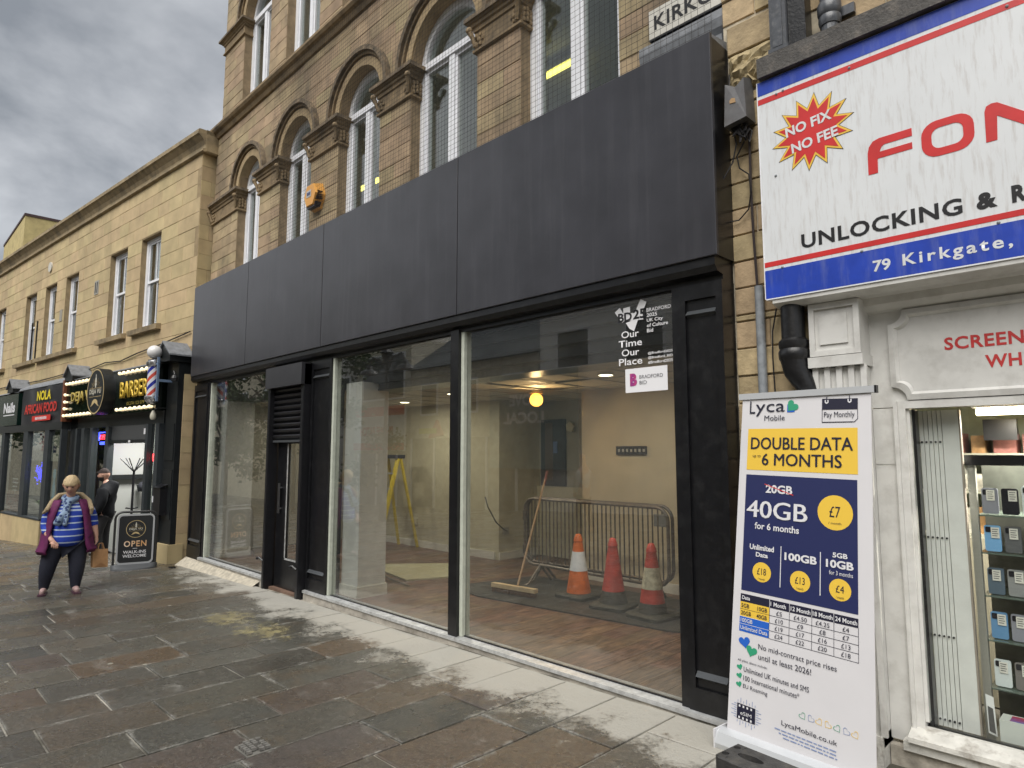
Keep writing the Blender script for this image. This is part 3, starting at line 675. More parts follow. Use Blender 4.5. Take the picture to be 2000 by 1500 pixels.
# ================================================================= SHOP INTERIOR
FZ = .03
def wallbox(name, m, *a):
    b = MB(); b.box(*a); o = b.obj(name, m); tag(o, kind='structure'); return o
wallbox('wall', PLASTER, -5.42, -1.95, 2.85, 2.95, -.1, 2.80)
wallbox('wall', GPLAST, -7.2, -5.42, 3.95, 4.05, -.1, 2.80)
wallbox('wall', GPLAST, -5.42, -5.32, 2.95, 4.0, -.1, 2.80)
wallbox('wall', CREAMD, -7.28, -7.2, 3.05, 3.95, -.1, 2.80)
wallbox('wall', CREAMD, -11.2, -7.28, 3.05, 3.15, -.1, 2.80)
wallbox('wall', GPLAST, -11.2, -11.1, .16, 3.05, -.1, 2.80)
wallbox('wall', PLASTER, -2.02, -1.94, .16, 2.85, -.1, 2.80)
cw = MB(); cw.box(-7.19, -5.42, 3.88, 3.95, .03, 1.1); tag(cw.obj('wall', CREAMD), kind='structure')
ceil = wallbox('ceiling', mat('void', (.2, .2, .2), .9), -11.2, -1.95, .16, 4.0, 2.80, 2.85)
TILE = mat('ceiling_tile', (.56, .52, .42), .85, var=.06, nscale=3, rnd=.06)
b = MB(); i = 0
for ix in range(15):
    for iy in range(6):
        x = -11.1 + ix * .61; y = .62 + iy * .61
        if x > -2.05 or y > 3.9 or (x < -7.3 and y > 3.0) or (x > -5.5 and y > 2.8): continue
        q = MB(); dz = random.choice((0, 0, 0, 0, .012)); q.box(x + .008, min(x + .602, -2.02), y + .008, y + .602, 2.43 + dz, 2.445 + dz); q.obj('ceiling_tile', TILE, ceil)
gb = MB()
for ix in range(16): gb.box(-11.1 + ix * .61 - .012, -11.1 + ix * .61 + .012, .6, 3.95, 2.422, 2.43)
for iy in range(7): gb.box(-11.1, -2.02, .62 + iy * .61 - .012, .62 + iy * .61 + .012, 2.4235, 2.43)
gb.obj('ceiling_grid', mat('grid', (.42, .40, .33), .5), ceil)
fl = wallbox('floor', mat('subfloor', (.09, .06, .04), .8), -11.2, -1.95, .10, 4.0, -.1, .018)
WOOD = mat('wood_floor', (.060, .030, .017), .42, var=.30, nscale=4, rnd=.16, col2=(.20, .115, .066), dirt=.22, dirtcol=(.24, .21, .17), dscale=3)
wt = WOOD.node_tree
for n in list(wt.nodes):
    if n.type == 'TEX_NOISE' and n.inputs['Scale'].default_value == 4:
        mp = wt.nodes.new('ShaderNodeMapping'); mp.inputs['Scale'].default_value = (14, 1.1, 1); g_ = wt.nodes.new('ShaderNodeNewGeometry'); wt.links.new(g_.outputs['Position'], mp.inputs[0]); wt.links.new(mp.outputs[0], n.inputs['Vector'])
x = -10.9; k = 0
while x < -2.02:
    y = .10 - (k % 3) * .4
    while y < 3.0:
        y0 = max(y, .10); y1 = min(y + 1.22, 3.04 if x < -7.25 else (3.95 if x < -5.4 else 2.85))
        if y1 - y0 > .05: q = MB(); q.box(x + .0015, min(x + .1935, -2.02), y0 + .001, y1 - .001, .016, FZ); q.obj('floor_plank', WOOD, fl)
        y += 1.22
    x += .195; k += 1
for a in ((-5.40, -2.02, 2.83, 2.85, FZ, .14), (-11.1, -7.28, 3.03, 3.05, FZ, .14), (-7.2, -7.18, 3.05, 3.88, FZ, .14)):
    b = MB(); b.box(*a); tag(b.obj('skirting', SKIRT), kind='structure')
# boxed columns behind the glass
for x0, x1, y0, y1, lb in ((-6.76, -6.42, .16, .52, 'pale boxed column behind the glass right of the shop door'), (-10.86, -10.36, .18, .62, 'pale boxed column behind the leftmost big pane')):
    c_ = thing('column', lb, 'column', group='boxed columns inside the empty shop')
    b = MB(); b.box(x0, x1, y0, y1, FZ, 2.43); b.obj('shaft', mat('column_paint', (.62, .62, .57), .7, var=.08), c_)
    b = MB(); b.box(x0 - .018, x1 + .018, y0 - .018, y1 + .018, FZ, .15); b.obj('skirting', SKIRT, c_)
# internal shutter casing over the right-hand panes
sc = thing('shutter_casing', 'long black roller shutter casing across the top inside the panes', 'shutter casing')
zz_ = 2.80; bds = [(2.62, 2.80, .20), (2.52, 2.612, .26), (2.42, 2.512, .32), (2.34, 2.412, .38)]
for z0, z1, y in bds:
    b = MB(); b.box(-6.72, -2.28, y, y + .30, z0, z1); b.box(-6.72, -2.28, y - .012, y, z0, z0 + .018); b.obj('casing_board', BLACK, sc)
# ceiling spotlights
LAMPY = mat('lamp_warm', (1, .8, .4), .4, emis=(1.0, .42, .05), estr=1.7)
LAMPW = mat('lamp_pale', (1, .95, .8), .4, emis=(1.0, .90, .58), estr=2.2)
def downlight(x, y, z, warm, lb, r=.07, watt=14):
    t = thing('downlight', lb, 'ceiling light', group='ceiling lights in the empty shop')
    b = MB(); b.lathe((x, y, z - .012), [(r + .015, 0), (r + .015, .012), (r, .012)], 18); b.obj('bezel', SKIRT, t)
    b = MB(); b.cyl((x, y, z - .016), (x, y, z - .012), r, 18); b.obj('lamp', LAMPY if warm else LAMPW, t)
    ld = bpy.data.lights.new('downlight_lamp', 'AREA'); ld.shape = 'DISK'; ld.size = r * 2; ld.energy = watt; ld.color = (1, .80, .52) if warm else (1, .92, .76)
    lo = bpy.data.objects.new('downlight_lamp', ld); COL.objects.link(lo); lo.location = (x, y, z - .025); lo.parent = t
downlight(-6.74, 1.75, 2.42, False, 'pale recessed ceiling light nearest the mullion', watt=7)
downlight(-8.4, 2.15, 2.42, False, 'pale recessed ceiling light over the stepladder', watt=7)
downlight(-4.0, 1.5, 2.42, False, 'added pale ceiling light above the traffic cones', watt=9)  # added to brighten the room, no such fitting seen
downlight(-9.9, 1.4, 2.42, False, 'added pale ceiling light near the leftmost column', watt=5)  # another added light for the left end, its fitting is made up
t = thing('spot_light', 'amber adjustable ceiling spotlight tilted towards the street', 'ceiling light')
b = MB(); b.cyl((-5.72, 2.3, 2.38), (-5.72, 2.3, 2.42), .09, 18); b.obj('base', mat('spot_base', (.7, .45, .18), .5), t)
b = MB(); d0 = Vector((-5.70, 2.28, 2.30)); dn = Vector((.62, -.7, -.45)).normalized(); b.cyl(d0 - dn * .02, d0 + dn * .02, .085, 20); b.obj('lamp', LAMPY, t)
ld = bpy.data.lights.new('spot_lamp', 'AREA'); ld.shape = 'DISK'; ld.size = .14; ld.energy = 5; ld.color = (1, .66, .3)
lo = bpy.data.objects.new('spot_lamp', ld); COL.objects.link(lo); lo.location = d0 + dn * .03; lo.rotation_euler = (-dn).to_track_quat('Z', 'Y').to_euler(); lo.parent = t
# wall vent, sockets, alarm
v = thing('wall_vent', 'small black slotted grille on the cream back wall', 'vent')
b = MB()
for a in ((-4.86, -4.42, 2.825, 2.85, 1.60, 1.625), (-4.86, -4.42, 2.825, 2.85, 1.68, 1.705), (-4.86, -4.42, 2.84, 2.85, 1.6, 1.7)): b.box(*a)
for k in range(8): b.box(-4.86 + k * .0605, -4.845 + k * .0605, 2.825, 2.85, 1.625, 1.68)
b.obj('grille', BLACKM, v)
b = MB()
for k in range(7): b.box(-4.84 + k * .0605, -4.805 + k * .0605, 2.836, 2.84, 1.635, 1.67)
b.obj('plug', mat('plug', (.42, .40, .34), .6), v)
b = MB(); b.box(-7.195, -7.17, 3.12, 3.24, .40, .50); so = tag(b.obj('wall_socket', mat('socket', (.30, .29, .25), .5)), 'grey wall socket with a dangling black lead on the cream wall', 'socket')
b = MB(); b.tube([(-7.16, 3.18, .45), (-7.05, 3.0, .50), (-7.0, 2.8, .62), (-7.05, 2.68, .85), (-7.15, 2.72, .98)], .009, 6); tag(b.obj('power_lead', CABLE), 'black lead looping from the socket beside the mullion', 'cable')
b = MB(); b.box(-8.35, -8.2, 3.025, 3.05, .38, .48); b.box(-9.35, -9.22, 3.025, 3.05, .40, .49); tag(b.obj('blanking_plate', mat('socket2', (.50, .46, .33), .5)), 'pair of cream blanking plates low on the wall behind the stepladder', 'socket plate')
# dark doorway and bits on the far wall
dw = thing('doorway', 'dark open doorway in the far grey wall left of the cream wall', 'doorway')
b = MB(); b.box(-7.12, -6.62, 3.90, 3.94, 1.11, 2.15); b.obj('dark_slab', mat('painted_dark', (.012, .014, .018), .7), dw)  # near-black slab on the wall: darkness beyond the doorway is painted, no hole
b = MB(); b.box(-7.02, -6.86, 3.885, 3.90, 1.2, 2.1); b.obj('door_leaf', mat('brown_leaf', (.07, .04, .02), .6), dw)
b = MB(); b.box(-6.84, -6.76, 3.88, 3.90, 1.62, 1.80); b.obj('notice', mat('notice_blue', (.08, .14, .32), .6), dw)
b = MB(); b.cyl((-6.50, 3.93, 2.02), (-6.50, 3.88, 2.02), .085, 5); tag(b.obj('alarm_sounder', mat('sounder', (.55, .52, .38), .5)), 'cream five sided alarm sounder on the grey wall beside the doorway', 'alarm')

# floor mat with rounded corners
def rrect(x0, x1, y0, y1, r, n=5):
    out = []
    for cx, cy, a0 in ((x1 - r, y1 - r, 0), (x0 + r, y1 - r, 90), (x0 + r, y0 + r, 180), (x1 - r, y0 + r, 270)):
        out += [(cx + r * math.cos(math.radians(a0 + 90 * k / n)), cy + r * math.sin(math.radians(a0 + 90 * k / n))) for k in range(n + 1)]
    return out
def slab(b, poly, z0, z1):
    n = len(poly); b.add([(x, y, z0) for x, y in poly] + [(x, y, z1) for x, y in poly], [tuple(range(n - 1, -1, -1)), tuple(range(n, 2 * n))] + [(i, (i + 1) % n, (i + 1) % n + n, i + n) for i in range(n)]); return b
RUB = mat('rubber_mat', (.030, .030, .028), .55, var=.3, nscale=4, bump=.1, dirt=.4, dirtcol=(.09, .085, .07), dscale=4)
b = MB(); poly = [(-6.2, 1.30), (-5.55, 1.16)] + [(-3.3, 1.42), (-3.12, 1.50), (-3.08, 1.62), (-3.06, 2.45), (-3.12, 2.62), (-5.9, 2.5)]
slab(b, poly, FZ, FZ + .014); tag(b.obj('rubber_mat', RUB), 'dark rubber mat under the traffic cones and the broom', 'mat')
# plasterboard sheet on the floor with tape round it
bd = thing('floor_board', 'pale green chipboard sheet lying on the shop floor by the stepladder', 'board')
b = MB(); P = [(-8.2, 1.38), (-6.85, 1.12), (-6.55, 1.85), (-7.25, 2.5)]; slab(b, [P[0], P[1], P[2], P[3]], FZ, FZ + .02); b.obj('sheet', mat('chipboard', (.40, .37, .22), .8, var=.15, nscale=20), bd)
b = MB(); b.tube([(-8.25, 1.36, FZ + .03), (-7.6, 1.15, FZ + .035), (-7.0, .98, FZ + .03), (-6.55, .95, FZ + .012)], .012, 6); b.obj('batten', mat('batten', (.22, .19, .15), .8), bd)

# --- traffic cones
def cone(x, y, h, body, lab, sleeve=None, base='new', rz=0.0, topc=None, lo=None):
    t = thing('traffic_cone', lab, 'traffic cone', (x, y, FZ + .014), rz, 'traffic cones on the rubber mat')
    b = MB(); bp = rrect(-.205, .205, -.205, .205, .06, 3)
    n = len(bp); rings = [(1.0, 0.0), (1.0, .03), (.93, .045), (.72, .05)]
    vs = [(px * s, py * s, z) for s, z in rings for px, py in bp]; fs = [(i * n + k, i * n + (k + 1) % n, (i + 1) * n + (k + 1) % n, (i + 1) * n + k) for i in range(3) for k in range(n)] + [tuple(range(n - 1, -1, -1)), tuple(range(3 * n, 4 * n))]
    b.add(vs, fs); b.obj('base', mat('cone_base', (.040, .037, .028), .7, var=.4, nscale=14, bump=.4), t, True)
    R = lambda z: .135 - .100 * (z - .05) / (h - .05)
    segs = [(.05, lo or .12, 'cone_base')] if lo else []
    z0 = lo or .05
    b = MB()
    if lo: b.lathe((0, 0, 0), [(R(.05) + .01, .05), (R(lo), lo)], 24); b.obj('collar', mat('cone_base', (.04, .037, .028), .7), t, True)
    b = MB(); b.lathe((0, 0, 0), [(R(z0), z0), (R(h * .55), h * .55), (R(h * .88), h * .88), (R(h * .88) + .006, h * .885), (R(h * .93) + .004, h * .93), (R(h) - .004, h - .01), (.018, h)], 24)
    b.obj('body', body, t, True)
    if sleeve:
        z0, z1, m = sleeve; b = MB(); b.lathe((0, 0, 0), [(R(z0) + .003, z0), (R((z0 + z1) / 2) + .003, (z0 + z1) / 2), (R(z1) + .003, z1)], 24); b.obj('reflective_sleeve', m, t, True)
    return t
ORG = mat('cone_orange', (.62, .135, .02), .45, var=.2, nscale=9, dirt=.3, dirtcol=(.25, .07, .02), dscale=9)
REDC = mat('cone_red', (.42, .045, .028), .5, var=.25, nscale=9, dirt=.4, dirtcol=(.20, .04, .03), dscale=9)
SLV = mat('cone_sleeve', (.72, .74, .76), .4, var=.1); SLD = mat('cone_sleeve_dirty', (.42, .39, .28), .6, var=.4, nscale=14)
cone(-4.74, 1.93, .68, ORG, 'bright orange traffic cone with clean white sleeve, nearest the broom', (.285, .49, SLV))
cone(-4.17, 1.80, .70, REDC, 'plain faded red traffic cone without a sleeve, between two sleeved cones', None, lo=.17, rz=.2)
cone(-3.66, 1.74, .70, REDC, 'red traffic cone with dirty cream sleeve, nearest the pilaster', (.27, .47, SLD), lo=.14, rz=-.1)
# --- crowd barrier(s): two nested pedestrian barriers
def barrier(dx, dy, ang, lab, dark):
    m = mat('barrier_steel' + dark, (.10, .088, .075) if dark else (.15, .13, .105), .45, metal=.6, var=.4, nscale=9, dirt=.5, dirtcol=(.14, .07, .035), dscale=8)
    t = thing('crowd_barrier', lab, 'crowd barrier', (dx, dy, FZ), ang, 'crowd barriers stored in the empty shop')
    w, z0, z1, r = 2.12, .22, 1.02, .14
    pts = []
    for cx, cz, a0 in ((w - r, z1 - r, 0), (r, z1 - r, 90), (r, z0 + r, 180), (w - r, z0 + r, 270)):
        pts += [(cx + r * math.cos(math.radians(a0 + 90 * k / 5)), 0, cz + r * math.sin(math.radians(a0 + 90 * k / 5))) for k in range(6)]
    b = MB(); b.tube(pts, .019, 8, True); b.obj('frame', m, t, True)
    n = 17
    for k in range(1, n): q = MB(); x = w * k / n; q.cyl((x, 0, z0), (x, 0, z1), .0085, 6); q.obj('bar', m, t)
    for x in (.25, w - .25): q = MB(); q.tube([(x, -.24, -.0), (x + .02, -.2, .02), (x + .02, 0, .22)], .016, 6); q.tube([(x + .02, 0, .22), (x + .02, .2, .02), (x, .24, 0)], .016, 6); q.obj('foot', m, t)
    q = MB()
    for z in (.38, .80): q.tube([(0, 0, z - .05), (-.03, 0, z - .05), (-.03, 0, z + .06), (0, 0, z + .06)], .008, 6)
    q.obj('hook', m, t)
    return t
barrier(-5.85, 2.22, math.radians(-1.5), 'rusty steel crowd barrier in front, behind the traffic cones', '')
tb = barrier(-5.93, 2.36, math.radians(0.5), 'darker steel crowd barrier nested behind the front one', '2')
q = MB(); q.box(1.90, 2.08, -.02, -.012, .80, .93); q.obj('plate', mat('barrier_plate', (.16, .16, .15), .5), tb)
# --- broom leaning on the barrier
br = thing('broom', 'wide wooden broom leaning against the crowd barrier', 'broom')
A = Vector((-5.62, 1.45, FZ + .09)); Bv = Vector((-5.00, 1.52, FZ + .09))
q = MB(); d = (Bv - A).normalized(); s2 = Vector((-d.y, d.x, 0)) * .032; uz = Vector((0, 0, .022))
q.add([A - s2 - uz, Bv - s2 - uz, Bv + s2 - uz, A + s2 - uz, A - s2 + uz, Bv - s2 + uz, Bv + s2 + uz, A + s2 + uz], [(0, 3, 2, 1), (4, 5, 6, 7), (0, 1, 5, 4), (1, 2, 6, 5), (2, 3, 7, 6), (3, 0, 4, 7)])
q.obj('head', mat('broom_wood', (.50, .38, .22), .6, var=.2), br)
q = MB(); rr = random.Random(2)
for i in range(60):
    for j in range(3):
        p = A + (Bv - A) * ((i + .5) / 60) + s2 * (j - 1) * .7; q.cyl(p - uz, p + Vector((rr.uniform(-.008, .008), rr.uniform(-.01, .01), -.075)), .004, 3, .003, False)
q.obj('bristles', mat('bristle', (.10, .045, .02), .8), br)['kind'] = 'stuff'
q = MB(); q.cyl((-5.27, 1.50, FZ + .10), (-5.42, 2.16, 1.36), .0125, 8); hb = q.obj('handle', mat('broom_handle', (.36, .23, .12), .5), br)
q = MB(); q.cyl((-5.406, 2.10, 1.24), (-5.425, 2.18, 1.40), .0145, 8); q.obj('grip', mat('broom_grip', (.16, .03, .025), .5), br)
# --- yellow stepladder
ld_ = thing('stepladder', 'yellow fibreglass stepladder with dark top standing by the cream wall', 'stepladder', (-9.38, 2.62, FZ), math.radians(4))
YEL = mat('ladder_yellow', (.60, .47, .03), .45, var=.15, nscale=10); GR = mat('ladder_tread', (.45, .45, .42), .4, metal=.4); DK = mat('ladder_top', (.02, .022, .035), .5)
Hh = 1.50
for s in (-1, 1):
    q = MB(); q.tube([(s * .27, -.50, 0), (s * .17, -.03, Hh)], .036, 4); q.obj('rail', YEL, ld_)
    q = MB(); q.tube([(s * .25, .36, 0), (s * .17, .03, Hh)], .026, 4); q.obj('rail', YEL, ld_)
for k in range(1, 6):
    t_ = k / 6; w_ = .27 - .10 * t_; q = MB(); q.box(-w_, w_, -.53 + .47 * t_, -.44 + .47 * t_, Hh * t_ - .012, Hh * t_ + .012); q.obj('tread', GR, ld_)
q = MB(); q.box(-.20, .20, -.10, .10, Hh, Hh + .06); q.obj('top_cap', DK, ld_)
for s in (-1, 1): q = MB(); q.add(*[[(s * .25, -.50, .03), (s * .21, -.42, .26), (s * .05, -.42, .25), (s * .25, -.47, .03), (s * .21, -.39, .26), (s * .05, -.39, .25)], [(0, 1, 2), (3, 5, 4), (0, 3, 4, 1), (1, 4, 5, 2), (2, 5, 3, 0)]]); q.obj('brace', mat('ladder_blue', (.04, .05, .14), .5), ld_)
q = MB(); q.box(-.09, .09, -.275, -.255, .80, .95); q.obj('label_plate', SLV, ld_)
# ================================================================= RIGHT: PHONE SHOP BUILDING
RY = 0.14
rb = thing('phone_shop_building', 'coarse coursed stone building with white painted shopfront under the red white and blue sign', 'building')
recs = []
rnd = random.Random(11)
def rr_rows(x0, x1, z0, z1, h=.1755, sd=1):
    rn = random.Random(sd); z = z0; row = 0
    while z < z1 - .02:
        t = min(z + h, z1); x = x0; first = True
        while x < x1 - .01:
            w = rn.choice((.17, .23, .30, .36)) if first and row % 2 else rn.choice((.24, .31, .38, .45)); first = False
            q = min(x + w, x1)
            if x1 - q < .08: q = x1
            if not (q > -1.90 and x < -1.60 and t > 3.97 and z < 4.47 and z0 > 3): recs.append({'c': ((x + q) / 2, RY, (z + t) / 2), 'poly': [(x, z), (q, z), (q, t), (x, t)], 'clip': False, 'a': 1, 'proud': rn.uniform(0, .012)})
            x = q
        z = t; row += 1
rr_rows(-1.925, -1.43, .0, 2.50); rr_rows(-1.925, -1.62, 2.50, 3.97, sd=3); rr_rows(-1.945, 1.6, 3.97 + .0, 6.2, sd=4)
pieces(rb, 'stone_block', recs, wall_piece(RY, .12, .0055), RSTONE, 300)
# two big stones over the junction box: a smooth lintel end and a rock faced block
rp = random.Random(8)
def rocky(x0, x1, z0, z1, y, n=9, m=6, amp=.035):
    b = MB(); vs = []
    for j in range(m + 1):
        for i in range(n + 1):
            u, v = i / n, j / m; e = min(u, 1 - u) * n / 1.5; f = min(v, 1 - v) * m / 1.5; k = min(1, e, f)
            vs.append((x0 + (x1 - x0) * u + (rp.uniform(-.006, .006)), y - amp * k * rp.uniform(.4, 1.3), z0 + (z1 - z0) * v + rp.uniform(-.006, .006)))
    fs = [(j * (n + 1) + i, j * (n + 1) + i + 1, (j + 1) * (n + 1) + i + 1, (j + 1) * (n + 1) + i) for j in range(m) for i in range(n)]; b.add(vs, fs)
    b.box(x0 + .004, x1 - .004, y + .004, y + .12, z0 + .004, z1 - .004); return b
rocky(-1.90, -1.60, 3.99, 4.255, RY - .012, 12, 9, .05).obj('stone_block', RSTONE, rb)
b = MB(); b.cbox(-1.905, -1.60, RY - .02, RY + .12, 4.265, 4.465, .006); b.obj('stone_block', RSTONE, rb)
b = MB(); b.box(-1.93, -1.43, RY + .008, RY + .3, -.1, 2.5); b.box(-1.94, 1.6, RY + .008, RY + .3, 2.5, 6.2); b.obj('mortar_core', PALE_MORTAR, rb)
b = MB(); b.box(1.4, 1.6, .5, 4, -.1, 6.2); b.box(-1.93, 1.6, 3.9, 4, -.1, 6.2); b.box(-1.93, 1.6, .45, 4, 2.2, 2.3); b.box(-1.93, -1.90, .45, 4, -.1, 6.2); b.box(-1.93, 1.6, .3, 4, 6.2, 6.3); b.obj('rear_wall', mat('pale_green_wall', (.50, .52, .42), .8), rb)
# --- white timber shopfront
WT = mat('white_shop_paint', (.62, .615, .59), .42, var=.07, nscale=5, dirt=.30, dirtcol=(.20, .18, .15), dscale=7, bump=.05, bscale=30)
WTC = mat('white_shop_paint_chipped', (.58, .57, .53), .55, var=.15, nscale=8, dirt=.75, dirtcol=(.16, .13, .10), dscale=12, dstretch=1.0, bump=.4, bscale=35)
ws = thing('white_shopfront', 'white painted old timber shopfront with shaped frieze panel and chipped sill', 'shopfront')
b = MB(); b.box(-1.43, -1.16, .05, .22, 2.17, 2.475)
for a in ((-1.43, -1.40, .035, .05, 2.17, 2.475), (-1.19, -1.16, .035, .05, 2.17, 2.475), (-1.40, -1.19, .035, .05, 2.44, 2.475), (-1.40, -1.19, .035, .05, 2.17, 2.20)): b.box(*a)
cb = b.obj('corbel', WT, ws)
b = MB(); b.box(-1.375, -1.225, .040, .05, 2.235, 2.405); b.obj('corbel_panel', WT, cb)
b = MB(); b.box(-1.44, -1.15, .025, .22, 2.105, 2.165); b.obj('collar', WT, ws)
b = MB(); b.box(-1.425, -1.165, .07, .22, .10, 2.10); pl_ = b.obj('pilaster', WT, ws)
for k in range(5): x = -1.425 + k * .0635; b = MB(); b.box(x, x + .03, .048, .07, .16, 2.105); b.obj('reed', WT, pl_)
b = MB(); b.box(-1.425, -1.165, .04, .05 + .17, .0, .16); b.obj('pilaster_base', WTC, ws)
b = MB(); b.sweep([(-.045, 2.53), (-.045, 2.50), (.0, 2.485), (.03, 2.478), (.22, 2.478), (.22, 2.53)], -1.60, 1.5); b.sweep([(.12, 2.478), (.13, 2.44), (.17, 2.41), (.20, 2.40), (.22, 2.478)], -1.16, 1.5); b.obj('cornice', WT, ws)
b = MB(); b.box(-1.165, 1.5, .20, .24, 1.87, 2.48); b.obj('frieze', WT, ws)
def shaped(x0, x1, z0, z1, r, n=6):
    out = []
    for cx, cz, a0 in ((x0, z0, 90), (x1, z0, 180), (x1, z1, 270), (x0, z1, 0)):
        out += [(cx + r * math.cos(math.radians(a0 - 90 * k / n)), cz + r * math.sin(math.radians(a0 - 90 * k / n))) for k in range(n + 1)]
    return out
b = MB(); P1 = shaped(-1.06, 1.0, 1.905, 2.40, .075); P2 = shaped(-1.03, .97, 1.935, 2.37, .068); P3 = shaped(-1.015, .955, 1.95, 2.355, .062); n_ = len(P1)
for A_, B_, ya, yb in ((P1, P2, .175, .165), (P2, P3, .165, .182)):
    b.add([(x, ya, z) for x, z in A_] + [(x, yb, z) for x, z in B_], [(i, (i + 1) % n_, (i + 1) % n_ + n_, i + n_) for i in range(n_)])
b.add([(x, .2, z) for x, z in P1] + [(x, .175, z) for x, z in P1], [(i, (i + 1) % n_, (i + 1) % n_ + n_, i + n_) for i in range(n_)])
fp = b.obj('panel_moulding', WT, ws, True)
b = MB(); b.prism(P3, .183, .20); b.obj('frieze_panel', WT, ws)
REDT = mat('red_lettering', (.50, .035, .035), .5, var=.1)
text('lettering', 'SCREEN', REDT, ws, -.80, 2.155, -.468, 2.222, .181, bold=.025, lsp=1.08); text('lettering', 'WHI', REDT, ws, -.63, 2.047, -.46, 2.112, .181, bold=.025, lsp=1.08)
b = MB(); b.box(-1.165, -1.055, .195, .235, .12, 1.865); b.box(-1.163, -1.06, .191, .195, .12, 1.55); b.box(-1.163, -1.06, .191, .195, 1.56, 1.86); b.obj('side_board', WT, ws)
b = MB(); b.box(-1.055, -1.035, .165, .24, .12, 1.90); b.box(-1.035, -1.0, .18, .24, .12, 1.90); b.box(-1.0, -.985, .20, .24, .24, 1.86); b.box(-1.0, 1.4, .18, .24, 1.86, 1.90); b.box(1.4, 1.5, .18, .24, .12, 1.9); b.obj('window_frame', WT, ws)
b = MB(); b.sweep([(.09, .155), (.09, .18), (.19, .215), (.24, .215), (.24, .155)], -1.06, 1.5); b.obj('sill', WTC, ws)
b = MB(); b.sweep([(.12, .10), (.12, .15), (.24, .15), (.24, .10)], -1.09, 1.5); b.obj('sub_sill', WTC, ws)
b = MB(); b.box(-1.16, 1.5, .15, .26, -.02, .10); b.obj('stall_riser', mat('crumbling_render', (.36, .33, .28), .9, var=.35, nscale=9, bump=.8, bscale=25, dirt=.8, dirtcol=(.12, .10, .08), dscale=8), ws)
b = MB(); b.box(-.985, 1.42, .212, .218, .215, 1.855); b.obj('window_pane', glass_mat('phone_shop_glass', tint=(.97, .98, .97), boost=.7), ws)
b = MB(); b.box(-1.0, -.97, .2405, .30, .20, 1.855); b.box(-1.0, 1.42, .218, .26, .20, .215); b.obj('frame_gasket', BLACKM, ws)
# folding security gate
fg = thing('folding_gate', 'white folding security gate pushed to one side inside the phone shop window', 'security gate')
GW = mat('gate_white', (.66, .67, .65), .45, var=.06)
for k in range(5):
    x = -.972 + k * .0215; b = MB(); b.box(x, x + .0185, .32, .345, .20, 1.85); s_ = b.obj('slat', GW, fg)
    b = MB()
    for z in (.235, .66, 1.17, 1.68): b.cyl((x + .009, .321, z), (x + .009, .314, z), .0055, 6)
    b.obj('rivet', BLACKM, s_)
b = MB(); b.box(-.864, -.79, .315, .35, .20, 1.85); b.obj('end_panel', GW, fg)
b = MB(); b.box(-.79, -.782, .32, .35, .20, 1.85); b.obj('edge_strip', mat('edge_strip', (.30, .26, .22), .5), fg)
# display cabinet of phones
cab = thing('display_cabinet', 'glass display cabinet with grey posts and black header full of priced phones', 'cabinet')
PST = mat('cabinet_post', (.30, .30, .27), .4, metal=.2)
b = MB(); b.box(-.785, -.75, .42, .455, .12, 1.56); b.obj('post', PST, cab)
b = MB(); b.box(.9, .935, .42, .455, .12, 1.56); b.obj('post', PST, cab)
b = MB(); b.box(-.80, .95, .405, .46, 1.555, 1.61); b.obj('header', BLACKM, cab)
b = MB(); b.box(-.785, .935, .40, .80, .06, .13); b.obj('base', PST, cab)
b = MB(); b.box(-.785, .935, .80, .81, .12, 1.6); b.obj('back', mat('cabinet_back', (.10, .105, .09), .5, var=.3, nscale=5), cab)
SG = mat('shelf_glass', (.10, .13, .11), .1, spec=.6)
shz = [1.30, 1.105, .885, .66, .42]
for z in shz: b = MB(); b.box(-.76, .93, .43, .79, z - .012, z - .005); b.obj('shelf', SG, cab)
pc = {0: [('grey_phone', (.25, .26, .30)), ('black_phone', (.02, .02, .025)), ('white_phone', (.62, .68, .68)), ('grey_phone', (.2, .2, .2))],
      1: [('light_blue_phone', (.20, .42, .70)), ('graphite_phone', (.12, .125, .13)), ('red_phone', (.30, .012, .02)), ('black_phone', (.02, .02, .025))],
      2: [('steel_blue_phone', (.10, .14, .18)), ('silver_phone', (.26, .27, .27)), ('coral_phone', (.85, .22, .15)), ('black_phone', (.02, .02, .025))],
      3: [('sky_blue_phone', (.13, .28, .48)), ('grey_phone', (.25, .26, .27)), ('charcoal_phone', (.05, .05, .05)), ('white_phone', (.62, .68, .68))],
      4: [('white_phone', (.60, .66, .68)), ('dull_grey_phone', (.18, .17, .16)), ('black_phone', (.02, .02, .025)), ('grey_phone', (.2, .2, .2))]}
TKT = mat('price_ticket', (.66, .66, .60), .6); TKL = mat('ticket_print', (.12, .12, .12), .6)
shelfname = ['top', 'second', 'third', 'fourth', 'bottom']; pos_ = ['beside the post', 'second from the post', 'third from the post', 'fourth from the post']
def rr2(x0, x1, z0, z1, r, n=3): return rrect(x0, x1, z0, z1, r, n)
